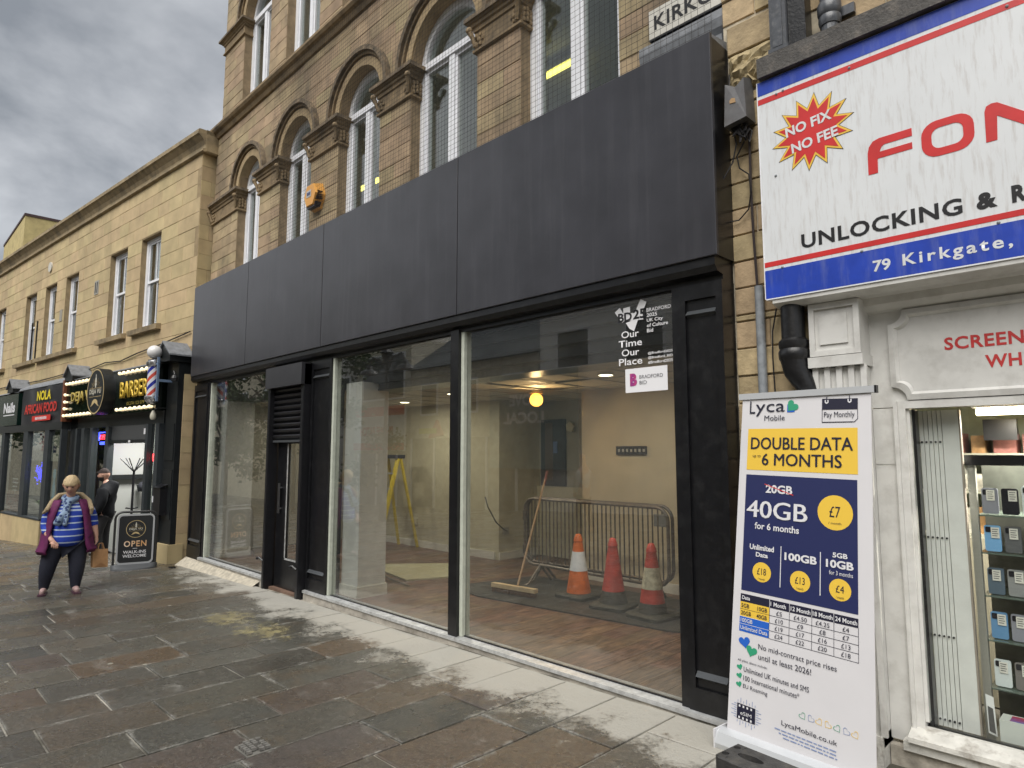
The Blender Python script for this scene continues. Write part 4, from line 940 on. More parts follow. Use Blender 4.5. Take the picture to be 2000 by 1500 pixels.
for row, ph in pc.items():
    for i, (nm, c_) in enumerate(ph):
        x = -.738 + i * .086; z = shz[row]; w = .072; h = .135 if not (row == 0 and i == 2) else .15
        t = thing('phone', '%s standing on the %s shelf of the glass cabinet, %s' % (nm.replace('_', ' '), shelfname[row], pos_[i]), 'phone', (x, .47, z), 0, 'phones on the cabinet shelves')
        b = MB(); b.prism(rr2(0, w, 0, h, .01), 0, .009); b.obj('body', mat('ph_' + nm, c_, .25, spec=.6), t)
        b = MB(); b.prism(rr2(.006, .032, h - .036, h - .008, .006), -.003, 0)
        b.obj('camera_bump', mat('cambump', (.02, .02, .025), .2), t)
        b = MB(); xo = .03 if (row + i) % 2 else .022; b.box(xo, xo + .036, -.005, -.0035, h - .065, h - .010); tk = b.obj('price_ticket', TKT, t)
        b = MB()
        for k in range(4): b.box(xo + .005, xo + .031 - .004 * (k % 2), -.0058, -.005, h - .022 - k * .011, h - .018 - k * .011)
        b.obj('ticket_print', TKL, tk)
bx = thing('phone_box', 'white phone box with red and blue picture at the foot of the window', 'box')
b = MB(); b.box(-.70, -.40, .27, .38, .215, .315); b.obj('carton', mat('carton_white', (.5, .53, .50), .5), bx)
b = MB(); b.box(-.66, -.42, .285, .365, .315, .3165); b.obj('picture', mat('carton_pic', (.35, .04, .06), .4, col2=(.05, .12, .42), nscale=9), bx)
b = MB()
for P_ in ([(-.755, .225), (-.72, .215), (-.712, .40), (-.745, .41)],): b.prism([(-.752, .23), (-.716, .22), (-.722, .405), (-.755, .415)], .3, .304)
lp = thing('phone_case', 'clear phone case with white rim leaning by the foot of the gate', 'phone case')
b.obj('rim', mat('case_rim', (.7, .72, .72), .4), lp); b = MB(); b.prism([(-.747, .24), (-.722, .232), (-.727, .35), (-.748, .36)], .297, .2995); b.obj('insert', mat('case_dark', (.08, .08, .08), .5), lp)
t = thing('fluorescent_light', 'lit warm fluorescent tube across the ceiling of the phone shop', 'strip light')
b = MB(); b.cyl((-.78, .75, 1.855), (.9, .75, 1.855), .02, 10); b.obj('tube', mat('tube_warm', (1, .9, .7), .4, emis=(1, .80, .52), estr=7), t)
b = MB(); b.box(-.80, .92, .72, .78, 1.88, 1.92); b.obj('housing', WHITEP, t)
ld = bpy.data.lights.new('tube_lamp', 'AREA'); ld.shape = 'RECTANGLE'; ld.size = 1.6; ld.size_y = .05; ld.energy = 48; ld.color = (1, .94, .84)
lo = bpy.data.objects.new('tube_lamp', ld); COL.objects.link(lo); lo.location = (.05, .75, 1.83); lo.parent = t
b = MB(); b.box(-1.9, 1.4, .26, 3.9, 1.95, 2.0); tag(b.obj('ceiling', mat('shop_ceiling', (.34, .27, .20), .7)), kind='structure')
b = MB(); b.box(-1.9, 1.4, .26, 3.9, -.05, .05); tag(b.obj('floor', mat('shop_floor', (.16, .15, .13), .5)), kind='structure')
# goods at the back of the phone shop
sh = thing('wall_shelving', 'wall shelving of boxed accessories at the back of the phone shop', 'shelving')
b = MB(); b.box(-1.5, .9, 1.62, 1.66, .06, 1.94); b.obj('back_panel', mat('shelf_back', (.33, .37, .27), .6, var=.2, nscale=4), sh)
for z in (.55, .85, 1.10, 1.38, 1.62): b = MB(); b.box(-1.5, .9, 1.30, 1.62, z - .02, z); b.obj('shelf', mat('shelf_wood', (.30, .30, .24), .5), sh)
b = MB(); b.box(-1.12, -.80, 1.28, 1.62, .06, 1.08); b.obj('counter', mat('counter_beige', (.27, .25, .19), .6), sh)
bc = [(.28, .30, .10), (.30, .17, .07), (.34, .06, .05), (.06, .06, .06), (.40, .40, .36), (.05, .09, .20), (.14, .15, .14), (.30, .12, .10), (.48, .46, .40)]
rn = random.Random(9); gcol = ['olive green', 'brown', 'red', 'black', 'pale grey', 'navy blue', 'slate grey', 'rust brown', 'cream']; ordn = ['first', 'second', 'third', 'fourth', 'fifth', 'sixth', 'seventh', 'eighth', 'ninth', 'tenth', 'eleventh', 'twelfth', 'thirteenth', 'last']; shn = {.85: 'lowest', 1.10: 'lower middle', 1.38: 'upper middle', 1.62: 'top'}
for z in (.85, 1.10, 1.38, 1.62):
    x = -1.2 + rn.random() * .05; kk = 0
    while x < -.1:
        w = rn.uniform(.05, .13); h = rn.uniform(.10, .21); k = rn.randrange(9)
        tb_ = MB(); tb_.box(x, x + w, 1.34 + rn.random() * .08, 1.55, z, z + h); o = tb_.obj('carton', mat('goods%d' % k, bc[k], .5, var=.3, nscale=20), None)
        kk += 1; tag(o, '%s carton, %s from left on the %s back shelf of the phone shop' % (gcol[k], ordn[min(kk - 1, 13)], shn[z]), 'box', 'accessory cartons at the back of the phone shop'); x += w + rn.uniform(.01, .05)
b = MB(); b.box(-.83, -.66, 1.2, 1.26, 1.70, 1.83); tag(b.obj('black_bag', BLACKM), 'black packet hanging under the phone shop ceiling', 'packet')
b = MB(); b.box(-.76, -.52, 1.18, 1.22, 1.38, 1.56); f_ = b.obj('fan_box', mat('goods8', bc[8], .5)); tag(f_, 'white carton printed with a round grey fan behind the black header', 'box')
b = MB(); b.cyl((-.64, 1.18, 1.47), (-.64, 1.172, 1.47), .055, 20); b.obj('fan_picture', mat('fan_grey', (.16, .17, .15), .5), f_)

# ================================================================= PHONE SHOP SIGN
SW = mat('sign_white', (.68, .70, .715), .35, var=.03, nscale=2, dirt=.32, dirtcol=(.24, .16, .10), dscale=42, dstretch=.13)
SB = mat('sign_blue', (.018, .055, .40), .35, var=.12, nscale=6, dirt=.25, dirtcol=(.25, .28, .38), dscale=18, dstretch=.15); SR = mat('sign_red', (.55, .028, .028), .38, var=.1, nscale=6)
SK = mat('sign_black', (.012, .012, .014), .4); SY = mat('sign_yellow', (.78, .50, .07), .4)
sg = thing('shop_sign', 'big white shop sign with red letters, blue bands and a red starburst', 'sign')
X1 = 1.45; y0 = -.05
b = MB(); b.box(-1.635, X1, y0, -.015, 2.53, 3.89); b.obj('board', SW, sg)
def strip(z0, z1, m, nm, e=.0015): b = MB(); b.box(-1.6345, X1 - .001, y0 - e, y0, z0, z1); b.obj(nm, m, sg)
strip(3.80, 3.888, SB, 'blue_band'); strip(3.743, 3.778, SR, 'red_stripe'); strip(2.722, 2.752, SR, 'red_stripe'); strip(2.532, 2.702, SB, 'blue_band')
b = MB(); b.box(-1.64, -1.635, y0 - .003, -.01, 2.53, 3.89); b.box(-1.635, X1, y0 - .003, -.012, 2.524, 2.53); b.obj('edge_trim', WHITEP, sg)
def star(c, n, ro, ri, rot, sx=1, sz=1): return [(c[0] + (ro if k % 2 == 0 else ri) * math.cos(rot + PI * k / n) * sx, c[1] + (ro if k % 2 == 0 else ri) * math.sin(rot + PI * k / n) * sz) for k in range(2 * n)]
SC_ = (-1.328, 3.468)
for ro, ri, m, nm, e in ((.232, .150, SK, 'star_outline', .002), (.226, .146, SY, 'star_border', .003), (.198, .128, SR, 'star_field', .004)):
    b = MB(); b.prism(star(SC_, 14, ro, ri, .12), y0 - e, y0); b.obj(nm, m, sg)
def rtext(nm, s, m, cx, cz, w, h, rot, y, bold):
    ca, sa = math.cos(rot), math.sin(rot)
    return text(nm, s, m, sg, -w / 2, -h / 2, w / 2, h / 2, bold=bold, mapper=lambda X, Z: Vector((cx + X * ca - Z * sa, y, cz + X * sa + Z * ca)))
rtext('lettering', 'NO FIX', SW, -1.345, 3.52, .26, .062, .10, y0 - .006, .03); rtext('lettering', 'NO FEE', SW, -1.315, 3.412, .26, .062, .10, y0 - .006, .03)
text('lettering', 'UNLOCKING', SK, sg, -1.415, 2.79, -.637, 2.875, y0 - .002, bold=.025, lsp=1.08); text('lettering', '&', SK, sg, -.58, 2.79, -.497, 2.872, y0 - .002, bold=.05); text('lettering', 'R', SK, sg, -.442, 2.79, -.385, 2.873, y0 - .002, bold=.05)
text('lettering', '79', SW, sg, -1.05, 2.578, -.965, 2.64, y0 - .003, bold=.025); text('lettering', 'Kirkgate,', SW, sg, -.91, 2.566, -.452, 2.645, y0 - .003, bold=.022, lsp=1.3)
# the red word in wide rounded strokes
def stroke_poly(b, P): b.prism(P, y0 - .002, y0)
b = MB(); stroke_poly(b, [(-1.045, 3.115), (-.998, 3.115), (-.990, 3.215), (-.83, 3.215), (-.83, 3.178), (-.99, 3.178)][:2] + [(-.996, 3.19), (-.992, 3.193), (-.832, 3.193), (-.832, 3.228), (-.985, 3.228), (-.975, 3.252), (-.96, 3.262), (-.83, 3.262), (-.83, 3.304), (-.985, 3.304), (-1.015, 3.295), (-1.035, 3.27), (-1.043, 3.235)]); b.obj('lettering', SR, sg)
def ring_poly(x0, x1, z0, z1, r, t, tx):
    o = rrect(x0, x1, z0, z1, r, 5); i = rrect(x0 + tx, x1 - tx, z0 + t, z1 - t, max(.01, r - t * .8), 5); n = len(o); b = MB()
    b.add([(x, y0 - .002, z) for x, z in o] + [(x, y0 - .002, z) for x, z in i], [(k, k + n, (k + 1) % n + n, (k + 1) % n) for k in range(n)])
    b.add([(x, y0, z) for x, z in o] + [(x, y0 - .002, z) for x, z in o], [(k, (k + 1) % n, (k + 1) % n + n, k + n) for k in range(n)]); return b
ring_poly(-.79, -.565, 3.115, 3.303, .07, .04, .045).obj('lettering', SR, sg)
b = MB(); stroke_poly(b, [(-.522, 3.115), (-.478, 3.115), (-.472, 3.235), (-.33, 3.118), (-.29, 3.118), (-.285, 3.303), (-.328, 3.303), (-.332, 3.185), (-.45, 3.285), (-.468, 3.300), (-.49, 3.303), (-.512, 3.295), (-.520, 3.27)]); b.obj('lettering', SR, sg)
for x, z in ((-1.52, 3.775), (-1.11, 3.76), (-.4, 3.76), (-1.53, 2.706), (-1.10, 2.706), (-.5, 2.71), (-1.545, 3.27), (-1.48, 3.78)):
    b = MB(); b.ball((x, y0 - .001, z), .008, 8, 4); b.obj('bolt', GREYM, sg)
ch = MB(); ch.sweep([(-.085, 3.90), (-.085, 4.025), (-.075, 4.03), (-.07, 3.91), (.13, 3.91), (.13, 3.90)], -1.62, 1.5); ch.sweep([(.0, 3.89), (.0, 3.90), (.13, 3.90), (.13, 3.89)], -1.6, 1.5)
tag(ch.obj('steel_channel', mat('rusty_channel', (.060, .055, .05), .65, var=.4, nscale=7, bump=.5, dirt=.6, dirtcol=(.20, .17, .14), dscale=12)), 'old rusty channel running along the top of the big shop sign', 'channel')
# pipes, boxes and cables on the stone
t = thing('downpipe', 'square dark grey rainwater pipe ending above the big sign', 'pipe')
b = MB(); b.box(-1.565, -1.465, .0, .11, 4.09, 6.4); b.box(-1.575, -1.455, -.01, .12, 4.075, 4.10); b.box(-1.545, -1.485, -.012, 0, 4.1, 6.4); b.obj('pipe', DGREY, t)
b = MB(); b.box(-1.462, -1.36, .03, .13, 4.07, 6.4); b.obj('boxing', CASTIRON, t)
t = thing('soil_pipe', 'round grey pipe with a collar above the big sign', 'pipe')
b = MB(); b.cyl((-1.235, .07, 3.95), (-1.235, .07, 6.3), .05, 16); b.obj('pipe', DGREY, t)
b = MB(); b.lathe((-1.235, .07, 4.13), [(.056, 0), (.062, .02), (.062, .05), (.057, .06), (.066, .075), (.066, .13), (.055, .15)], 16); b.obj('collar', DGREY, t, True)
b = MB(); b.box(-1.27, -1.11, .10, .13, 4.18, 4.24); b.obj('bracket', DGREY, t)
t = thing('cast_iron_pipe', 'fat black cast iron soil pipe with a collar beside the white corbel', 'pipe')
b = MB(); b.cyl((-1.525, .05, 2.22), (-1.525, .05, 2.53), .066, 20); b.obj('pipe', CASTIRON, t, True)
b = MB(); b.lathe((-1.525, .05, 2.155), [(.074, 0), (.086, .02), (.088, .06), (.078, .075), (.084, .09), (.084, .12), (.07, .135)], 20); b.obj('collar', CASTIRON, t, True)
b = MB(); b.tube([(-1.525, .05, 2.17), (-1.515, .055, 2.10), (-1.485, .06, 2.04), (-1.46, .07, 1.98), (-1.455, .08, 0.02)], [.078, .074, .066, .06, .06], 18); b.obj('bend', CASTIRON, t, True)
t = thing('grey_conduit', 'galvanised conduit tube on the stone strip beside the black pilaster', 'conduit')
b = MB(); b.cyl((-1.745, .105, .03), (-1.745, .105, 2.66), .028, 14); b.obj('pipe', GREYM, t, True)
b = MB(); b.tube([(-1.765, .10, 3.72), (-1.772, .105, 3.3), (-1.765, .10, 3.0), (-1.752, .10, 2.62)], .0085, 6); tag(b.obj('thick_cable', mat('cable_brown', (.045, .035, .035), .5)), 'thick dark cable running down from the junction box into the conduit', 'cable')
t = thing('junction_box', 'grey metal junction box with a sloping top and peeling label, above trailing cables', 'junction box')
b = MB(); b.add([(-1.885, 0, 3.72), (-1.735, 0, 3.74), (-1.735, .13, 3.74), (-1.885, .13, 3.72), (-1.868, -.005, 4.0), (-1.742, -.005, 4.0), (-1.742, .13, 4.045), (-1.868, .13, 4.045), (-1.805, .0, 3.955)],
                [(0, 3, 2, 1), (0, 1, 5, 8, 4), (1, 2, 6, 5), (2, 3, 7, 6), (3, 0, 4, 7), (4, 8, 5, 6, 7)]); b.obj('casing', mat('jbox', (.135, .135, .14), .5, var=.15, nscale=9, dirt=.4, dirtcol=(.08, .06, .06), dscale=14), t)
b = MB(); b.prism([(-1.84, 3.86), (-1.80, 3.855), (-1.805, 3.885), (-1.825, 3.892), (-1.84, 3.88)], -.006, -.003); b.obj('label_scrap', mat('label_scrap', (.42, .27, .14), .8), t)
rc = random.Random(5); b = MB()
for k in range(9):
    x = -1.87 + k * .014; a = Vector((x, .06, 3.73)); c = Vector((-1.80 + rc.uniform(-.05, .05), .05 + rc.uniform(-.03, .03), 3.62 + rc.uniform(-.05, .04))); e_ = Vector((-1.84 + rc.uniform(-.05, .08), .09, 3.70))
    b.tube([a, (a + c) / 2 + Vector((rc.uniform(-.02, .02), 0, -.02)), c, (c + e_) / 2 + Vector((.02, 0, .02)), e_], .006, 5)
tag(b.obj('cable_tangle', CABLE), 'tangle of thin black cables hanging under the junction box', 'cables')
for pts, lb in (([(-1.86, .08, 3.70), (-1.845, .08, 3.62), (-1.87, .07, 3.5), (-1.93, .02, 3.36), (-1.94, .0, 3.2)], 'thin black cable looping from the junction box to the fascia edge'),
            ([(-1.79, .08, 3.62), (-1.85, .09, 3.54), (-1.84, .10, 3.46), (-1.78, .10, 3.40), (-1.765, .09, 3.28), (-1.79, .1, 3.17), (-1.86, .11, 3.12), (-1.93, .1, 3.12)], 'thin black cable curling across the stones below the junction box'),
            ([(-1.885, .1, 4.12), (-1.88, .07, 3.98), (-1.875, .07, 3.85), (-1.84, .06, 3.72)], 'thin black cable beside the junction box casing'),
            ([(-1.64, .1, 2.50), (-1.67, .1, 2.36), (-1.675, .1, 2.2), (-1.67, .1, 2.0), (-1.67, .1, .1)], 'thin black cable bowing out beside the cast iron pipe')):
    b = MB(); b.tube(pts, .0048, 6); tag(b.obj('thin_cable', CABLE), lb, 'cable')
b = MB(); b.lathe((-1.955, -.02, 3.10), [(.01, 0), (.026, .01), (.028, .05), (.02, .065), (.026, .07), (.02, .09)], 12); tag(b.obj('cable_gland', mat('gland', (.40, .36, .29), .6, var=.3, nscale=20)), 'pale dirty round fitting on the end of the fascia', 'fitting')
# street name sign
kn = thing('street_sign', 'white street name sign in black capitals above the end of the fascia', 'sign')
b = MB(); b.box(-2.53, -1.55, WY - .045, WY - .02, 4.70, 4.925); b.obj('plate', mat('enamel', (.62, .60, .54), .4, var=.06, dirt=.3, dirtcol=(.2, .17, .12), dscale=9), kn)
text('lettering', 'KIRKGATE', SK, kn, -2.485, 4.755, -1.72, 4.87, WY - .047, bold=.02, lsp=1.1)
b = MB(); b.box(-2.53, -1.55, WY - .045, WY - .015, 4.685, 4.70); b.obj('edge', SK, kn)
b = MB(); pf = [(WY, 4.685), (WY - .05, 4.66), (WY - .055, 4.60), (WY - .04, 4.54), (WY - .01, 4.50), (WY, 4.50)]
b.sweep(pf, -2.62, -1.87); b.sweep([(WY, 4.50), (WY - .06, 4.47), (WY - .05, 4.34), (WY, 4.34)], -2.78, -1.95); tag(b.obj('lead_capping', LEAD), 'grey lead capping under the street name sign', 'capping')
# alarm box on the pier
al = thing('alarm_box', 'six sided orange burglar alarm box with a black base on the stone pier', 'alarm')
def hexa(w, h, k=.5): return [(-w, 0), (-w * k, -h), (w * k, -h), (w, 0), (w * k, h), (-w * k, h)]
OR = mat('alarm_orange', (.62, .30, .06), .45, var=.08)
b = MB(); bk = [(-7.66 + x, 4.955 + z) for x, z in hexa(.185, .175, .55)]; ft = [(-7.66 + x, 4.965 + z) for x, z in hexa(.15, .135, .55)]
b.add([(x, WY, z) for x, z in bk] + [(x, WY - .13, z) for x, z in ft], [(0, 1, 2, 3, 4, 5)[::-1], (6, 7, 8, 9, 10, 11)] + [(i, i + 6, (i + 1) % 6 + 6, (i + 1) % 6)[::-1] for i in range(6)]); b.obj('cover', OR, al)
b = MB(); b.prism([(-7.76, 4.80), (-7.56, 4.80), (-7.53, 4.86), (-7.79, 4.86)], WY - .11, WY); b.obj('base', mat('alarm_base', (.015, .016, .03), .4), al)
b = MB(); b.box(-7.74, -7.62, WY - .134, WY - .131, 4.94, 5.03); b.obj('badge', mat('badge', (.42, .42, .42), .5), al)
b = MB(); b.box(-7.725, -7.635, WY - .1365, WY - .134, 4.965, 5.005); b.obj('badge_print', mat('badge_print', (.05, .06, .14), .5), al)
for k in range(5): b = MB(); b.box(-7.555 + k * .003, -7.49 + k * 0, WY - .115 + k * .004, WY - .035, 4.89 + k * .024, 4.898 + k * .024); b.obj('louvre', SK, al)
# ================================================================= ROLL-UP BANNER
P_TL = Vector((-1.8266, -.0018, 1.96)); P_TR = Vector((-1.0938, -.0565, 1.95)); P_BL = Vector((-1.8602, -.2752, .09)); P_BR = Vector((-1.0843, -.3436, .05))
bn_n = Vector((-math.sin(.10), -1, .12)).normalized()
def BS(u, v, off=0.0):
    p = P_TL * (1 - u) * (1 - v) + P_TR * u * (1 - v) + P_BL * (1 - u) * v + P_BR * u * v
    wv = .0012 * math.sin(u * 3 + 1) * math.exp(-v * 6)
    return p + bn_n * (off - wv)
ban = thing('roll_up_banner', 'tall white roll-up banner printed with double data phone tariffs', 'banner')
BW = mat('banner_fabric', (.62, .61, .625), .55, var=.02, nscale=3)
def patch(nm, m, u0, v0, u1, v1, off, nu=6, nv=6):
    b = MB(); b.add([BS(u0 + (u1 - u0) * i / nu, v0 + (v1 - v0) * j / nv, off) for j in range(nv + 1) for i in range(nu + 1)], [(j * (nu + 1) + i, (j + 1) * (nu + 1) + i, (j + 1) * (nu + 1) + i + 1, j * (nu + 1) + i + 1) for j in range(nv) for i in range(nu)])
    return b.obj(nm, m, ban)
b = MB(); nu, nv = 14, 30
for o_ in (0.0, -.003): b.add([BS(i / nu, j / nv, o_) for j in range(nv + 1) for i in range(nu + 1)], [((j * (nu + 1) + i, (j + 1) * (nu + 1) + i, (j + 1) * (nu + 1) + i + 1, j * (nu + 1) + i + 1) if o_ == 0 else (j * (nu + 1) + i, j * (nu + 1) + i + 1, (j + 1) * (nu + 1) + i + 1, (j + 1) * (nu + 1) + i)) for j in range(nv) for i in range(nu)])
b.obj('fabric', BW, ban, True)
def bt(s, m, u0, v0, u1, v1, off=.0045, bold=0.0, lsp=1.0):
    return text('lettering', s, m, ban, u0, 1 - v1, u1, 1 - v0, bold=bold, lsp=lsp, mapper=lambda X, Z: BS(X, 1 - Z, off))
def bpoly(nm, m, pts, off=.0025): b = MB(); b.add([BS(u, v, off) for u, v in pts], [tuple(range(len(pts)))[::-1]]); return b.obj(nm, m, ban)
NV = mat('print_navy', (.012, .018, .085), .5); YL = mat('print_yellow', (.76, .50, .055), .5); DKP = mat('print_dark', (.010, .010, .028), .5); GRN = mat('print_green', (.03, .30, .16), .5); BLU = mat('print_blue', (.015, .11, .50), .5); WP = mat('print_white', (.66, .66, .68), .5); RD = mat('print_red', (.6, .05, .05), .5); LBL = mat('print_lilac', (.22, .28, .46), .5)
RA = 1.92 / .75
def heart(cx, cy, s, rot=0.0):
    out = []
    for k in range(22):
        t = 2 * PI * k / 22; x = 16 * math.sin(t) ** 3 / 17; y = (13 * math.cos(t) - 5 * math.cos(2 * t) - 2 * math.cos(3 * t) - math.cos(4 * t)) / 17
        X = x * math.cos(rot) - y * math.sin(rot); Y = x * math.sin(rot) + y * math.cos(rot); out.append((cx + X * s, cy - Y * s / RA))
    return out
def disc(nm, m, cu, cv, r, off=.0025): return bpoly(nm, m, [(cu + r * math.cos(2 * PI * k / 26), cv - r / RA * math.sin(2 * PI * k / 26)) for k in range(26)], off)
bt('L', DKP, .071, .015, .118, .055, bold=.0); bt('yca', DKP, .122, .026, .366, .064, bold=.0); bt('Mobile', DKP, .20, .0625, .368, .079)
bpoly('heart_print', BLU, [(.385, .030), (.385, .0545), (.445, .0545), (.445, .030)], .0022); bpoly('heart_print', GRN, heart(.425, .036, .052, -.72), .003)
bpoly('calendar_print', DKP, [(.655, .018), (.912, .021), (.911, .052), (.655, .050)])
for a, c, d, e_ in ((.655, .050, .659, .088), (.655, .086, .88, .0885), (.908, .052, .912, .080)): bpoly('calendar_print', DKP, [(a, c), (a, e_), (d, e_), (d, c)])
bpoly('calendar_print', DKP, [(.878, .0885), (.886, .0885), (.912, .079), (.906, .079)])
for u in (.69, .855): bpoly('calendar_ring', WP, [(u - .014, .022), (u - .014, .030), (u, .034), (u + .014, .030), (u + .014, .022), (u + .006, .022), (u + .006, .028), (u, .0295), (u - .006, .028), (u - .006, .022)][::1], .0035); bpoly('calendar_ring', DKP, [(u - .003, .012), (u - .003, .027), (u + .003, .027), (u + .003, .012)], .004)
bt('Pay Monthly', DKP, .672, .0575, .89, .078)
patch('yellow_panel', YL, .063, .104, .908, .233, .0015)
bt('DOUBLE DATA', DKP, .093, .131, .874, .168); bt('DOUBLE DATA', DKP, .097, .131, .878, .168, .0052); bt('up to', DKP, .113, .186, .18, .196); bt('6 MONTHS', DKP, .191, .181, .797, .217); bt('6 MONTHS', DKP, .195, .181, .801, .217, .0052)
patch('navy_panel', NV, .063, .248, .903, .597, .0015, 6, 10)
bt('20GB', WP, .232, .276, .443, .301, bold=.03); bpoly('strike_line', RD, [(.222, .2735), (.222, .276), (.45, .3035), (.45, .301)], .005)
bt('40GB', WP, .081, .326, .553, .377); bt('40GB', WP, .088, .326, .560, .377, .0052); bt('40GB', WP, .0845, .3265, .5565, .3765, .0058); bt('for 6 months', WP, .153, .391, .499, .411, bold=.02)
for cu, cv, r, s, sh_, w in ((.752, .341, .122, '£7', .030, .075), (.222, .5355, .073, '£18', .019, .07), (.512, .541, .073, '£13', .019, .07), (.787, .5435, .073, '£4', .019, .055)):
    disc('price_disc', YL, cu, cv, r); bt(s, DKP, cu - w / 2, cv - sh_ / 2 - .002, cu + w / 2, cv + sh_ / 2 - .002, .004); bt('/ month', DKP, cu - r * .36, cv + sh_ * .85, cu + r * .36, cv + sh_ * .85 + .0065, .004)
bt('Unlimited', WP, .12, .457, .313, .473, bold=.03); bt('Data', WP, .172, .479, .268, .4925, bold=.03)
for u in (.366, .6535): bpoly('divider', WP, [(u - .003, .452), (u - .003, .568), (u + .003, .568), (u + .003, .452)])
bt('100GB', WP, .395, .467, .630, .489, bold=.035); bt('5GB', WP, .738, .4475, .838, .461, bold=.03); bt('10GB', WP, .693, .4675, .877, .489, bold=.035); bt('for 3 months', WP, .715, .4955, .872, .507)
V = [.607, .630, .651, .672, .693, .715]; U = [.061, .292, .440, .599, .747, .903]
patch('table_header', DKP, U[0], V[0], U[5], V[1], .0015, 6, 1)
patch('table_yellow', YL, U[0], V[1], U[1], V[3], .0015, 3, 1); patch('table_blue', BLU, U[0], V[3], U[1], V[5], .0015, 3, 1)
for v in V[2:]: patch('table_rule', DKP, U[1], v - .0006, U[5], v + .0006, .002, 6, 1)
for u in U[1:]: patch('table_rule', DKP, u - .0015, V[1], u + .0015, V[5], .002, 1, 2)
for u in U[1:5]: patch('table_rule', WP, u - .0015, V[0], u + .0015, V[1], .003, 1, 1)
for v in V[2:5]: patch('table_rule', DKP if v < V[3] - .001 else WP, U[0], v - .0006, U[1], v + .0006, .002, 3, 1)
bt('Data', WP, .075, .612, .14, .623, bold=.02)
for s, a, c in (('1 Month', .30, .415), ('12 Month', .45, .59), ('18 Month', .606, .74), ('24 Month', .757, .897)): bt(s, WP, a, .6125, c, .6245, bold=.02)
for s, m_, a, c, r_ in (('5GB', DKP, .072, .135, 1), ('10GB', DKP, .20, .275, 1), ('20GB', DKP, .072, .152, 2), ('40GB', DKP, .195, .275, 2), ('100GB', WP, .072, .165, 3), ('Unlimited Data', WP, .072, .283, 4)): bt(s, m_, a, V[r_] + .0045, c, V[r_] + .016, bold=.01)
for j, row in enumerate((('£5', '£4.50', '£4.25', '£4'), ('£10', '£9', '£8', '£7'), ('£19', '£17', '£16', '£13'), ('£24', '£22', '£20', '£18'))):
    for i, s in enumerate(row): w = .017 * len(s); m_ = (U[i + 1] + U[i + 2]) / 2; bt(s, DKP, m_ - w / 2 - .004, V[j + 1] + .005, m_ + w / 2 + .004, V[j + 1] + .0165)
bpoly('heart_print', BLU, heart(.108, .743, .048, .25)); bpoly('heart_print', GRN, heart(.165, .763, .046, -.2))
bt('No mid-contract price rises', DKP, .218, .737, .767, .7555); bt('until at least 2026!', DKP, .221, .7635, .60, .779)
bt('All plans above include:', DKP, .063, .7925, .29, .801)
for s, v, w in (('Unlimited UK minutes and SMS', .8105, .475), ('100 International minutes*', .8345, .41), ('EU Roaming', .8585, .185)): bt(s, DKP, .112, v, .112 + w, v + .014); bpoly('heart_print', GRN, heart(.079, v + .005, .024, .4))
bpoly('chip_print', DKP, [(.072, .915), (.072, .957), (.212, .957), (.212, .915)]); bt('eSIM', WP, .10, .934, .185, .944, .004)
for k in range(4):
    u = .092 + k * .03
    for v in (.918, .949): bpoly('chip_pin', WP, [(u - .006, v), (u - .006, v + .006), (u + .006, v + .006), (u + .006, v)], .004)
for k in range(7):
    u = .075 + k * .022; h = .006 + .007 * (k % 2)
    bpoly('chip_trace', LBL, [(u, .912 - h), (u, .912), (u + .004, .912), (u + .004, .912 - h)]); bpoly('chip_trace', LBL, [(u, .960), (u, .960 + h), (u + .004, .960 + h), (u + .004, .960)])
    v = .917 + k * .006; w = .02 + .02 * (k % 2); bpoly('chip_trace', LBL, [(.068 - w, v), (.068 - w, v + .0015), (.068, v + .0015), (.068, v)]); bpoly('chip_trace', LBL, [(.216, v), (.216, v + .0015), (.216 + w, v + .0015), (.216 + w, v)])
bt('LycaMobile.co.uk', DKP, .403, .9175, .771, .9335)
for k in range(3):
    u = .355 + .03 * k; rn_ = random.Random(k)
    while u < .76: w = rn_.uniform(.012, .045); bpoly('small_print', LBL, [(u, .9425 + k * .0085), (u, .9455 + k * .0085), (min(u + w, .77), .9455 + k * .0085), (min(u + w, .77), .9425 + k * .0085)]); u += w + .007
for i, (u, m_) in enumerate(((.545, GRN), (.60, LBL), (.655, YL), (.71, YL), (.77, GRN), (.825, LBL), (.88, YL))):
    P = heart(u, .888, .026, .7 * (-1) ** i); Q = heart(u, .888, .022, .7 * (-1) ** i); n = len(P)
    b = MB(); b.add([BS(x, y, .0026) for x, y in P] + [BS(x, y, .0026) for x, y in Q], [(k, k + n, (k + 1) % n + n, (k + 1) % n) for k in range(n)]); b.obj('heart_outline', m_, ban)
bpoly('slit_mark', DKP, [(.498, .985), (.498, 1.0), (.501, 1.0), (.501, .985)])
b = MB(); a = P_TL + Vector((-.02, .002, 0)); c = P_TR + Vector((.022, -.004, .004)); d = (c - a).normalized(); q = bn_n * .012; u_ = Vector((0, 0, .018))
b.add([a - q - u_, c - q - u_, c + q - u_, a + q - u_, a - q + u_, c - q + u_, c + q + u_, a + q + u_], [(0, 3, 2, 1), (4, 5, 6, 7), (0, 1, 5, 4), (1, 2, 6, 5), (2, 3, 7, 6), (3, 0, 4, 7)]); 
b.obj('top_rail', mat('anodised', (.62, .64, .66), .35, metal=.3), ban)
b = MB(); b.T = Matrix.Translation(c + d * .004) @ d.to_track_quat('X', 'Z').to_matrix().to_4x4(); b.box(-.004, .006, -.014, .014, -.02, .02); b.obj('end_cap', BLACKM, ban)
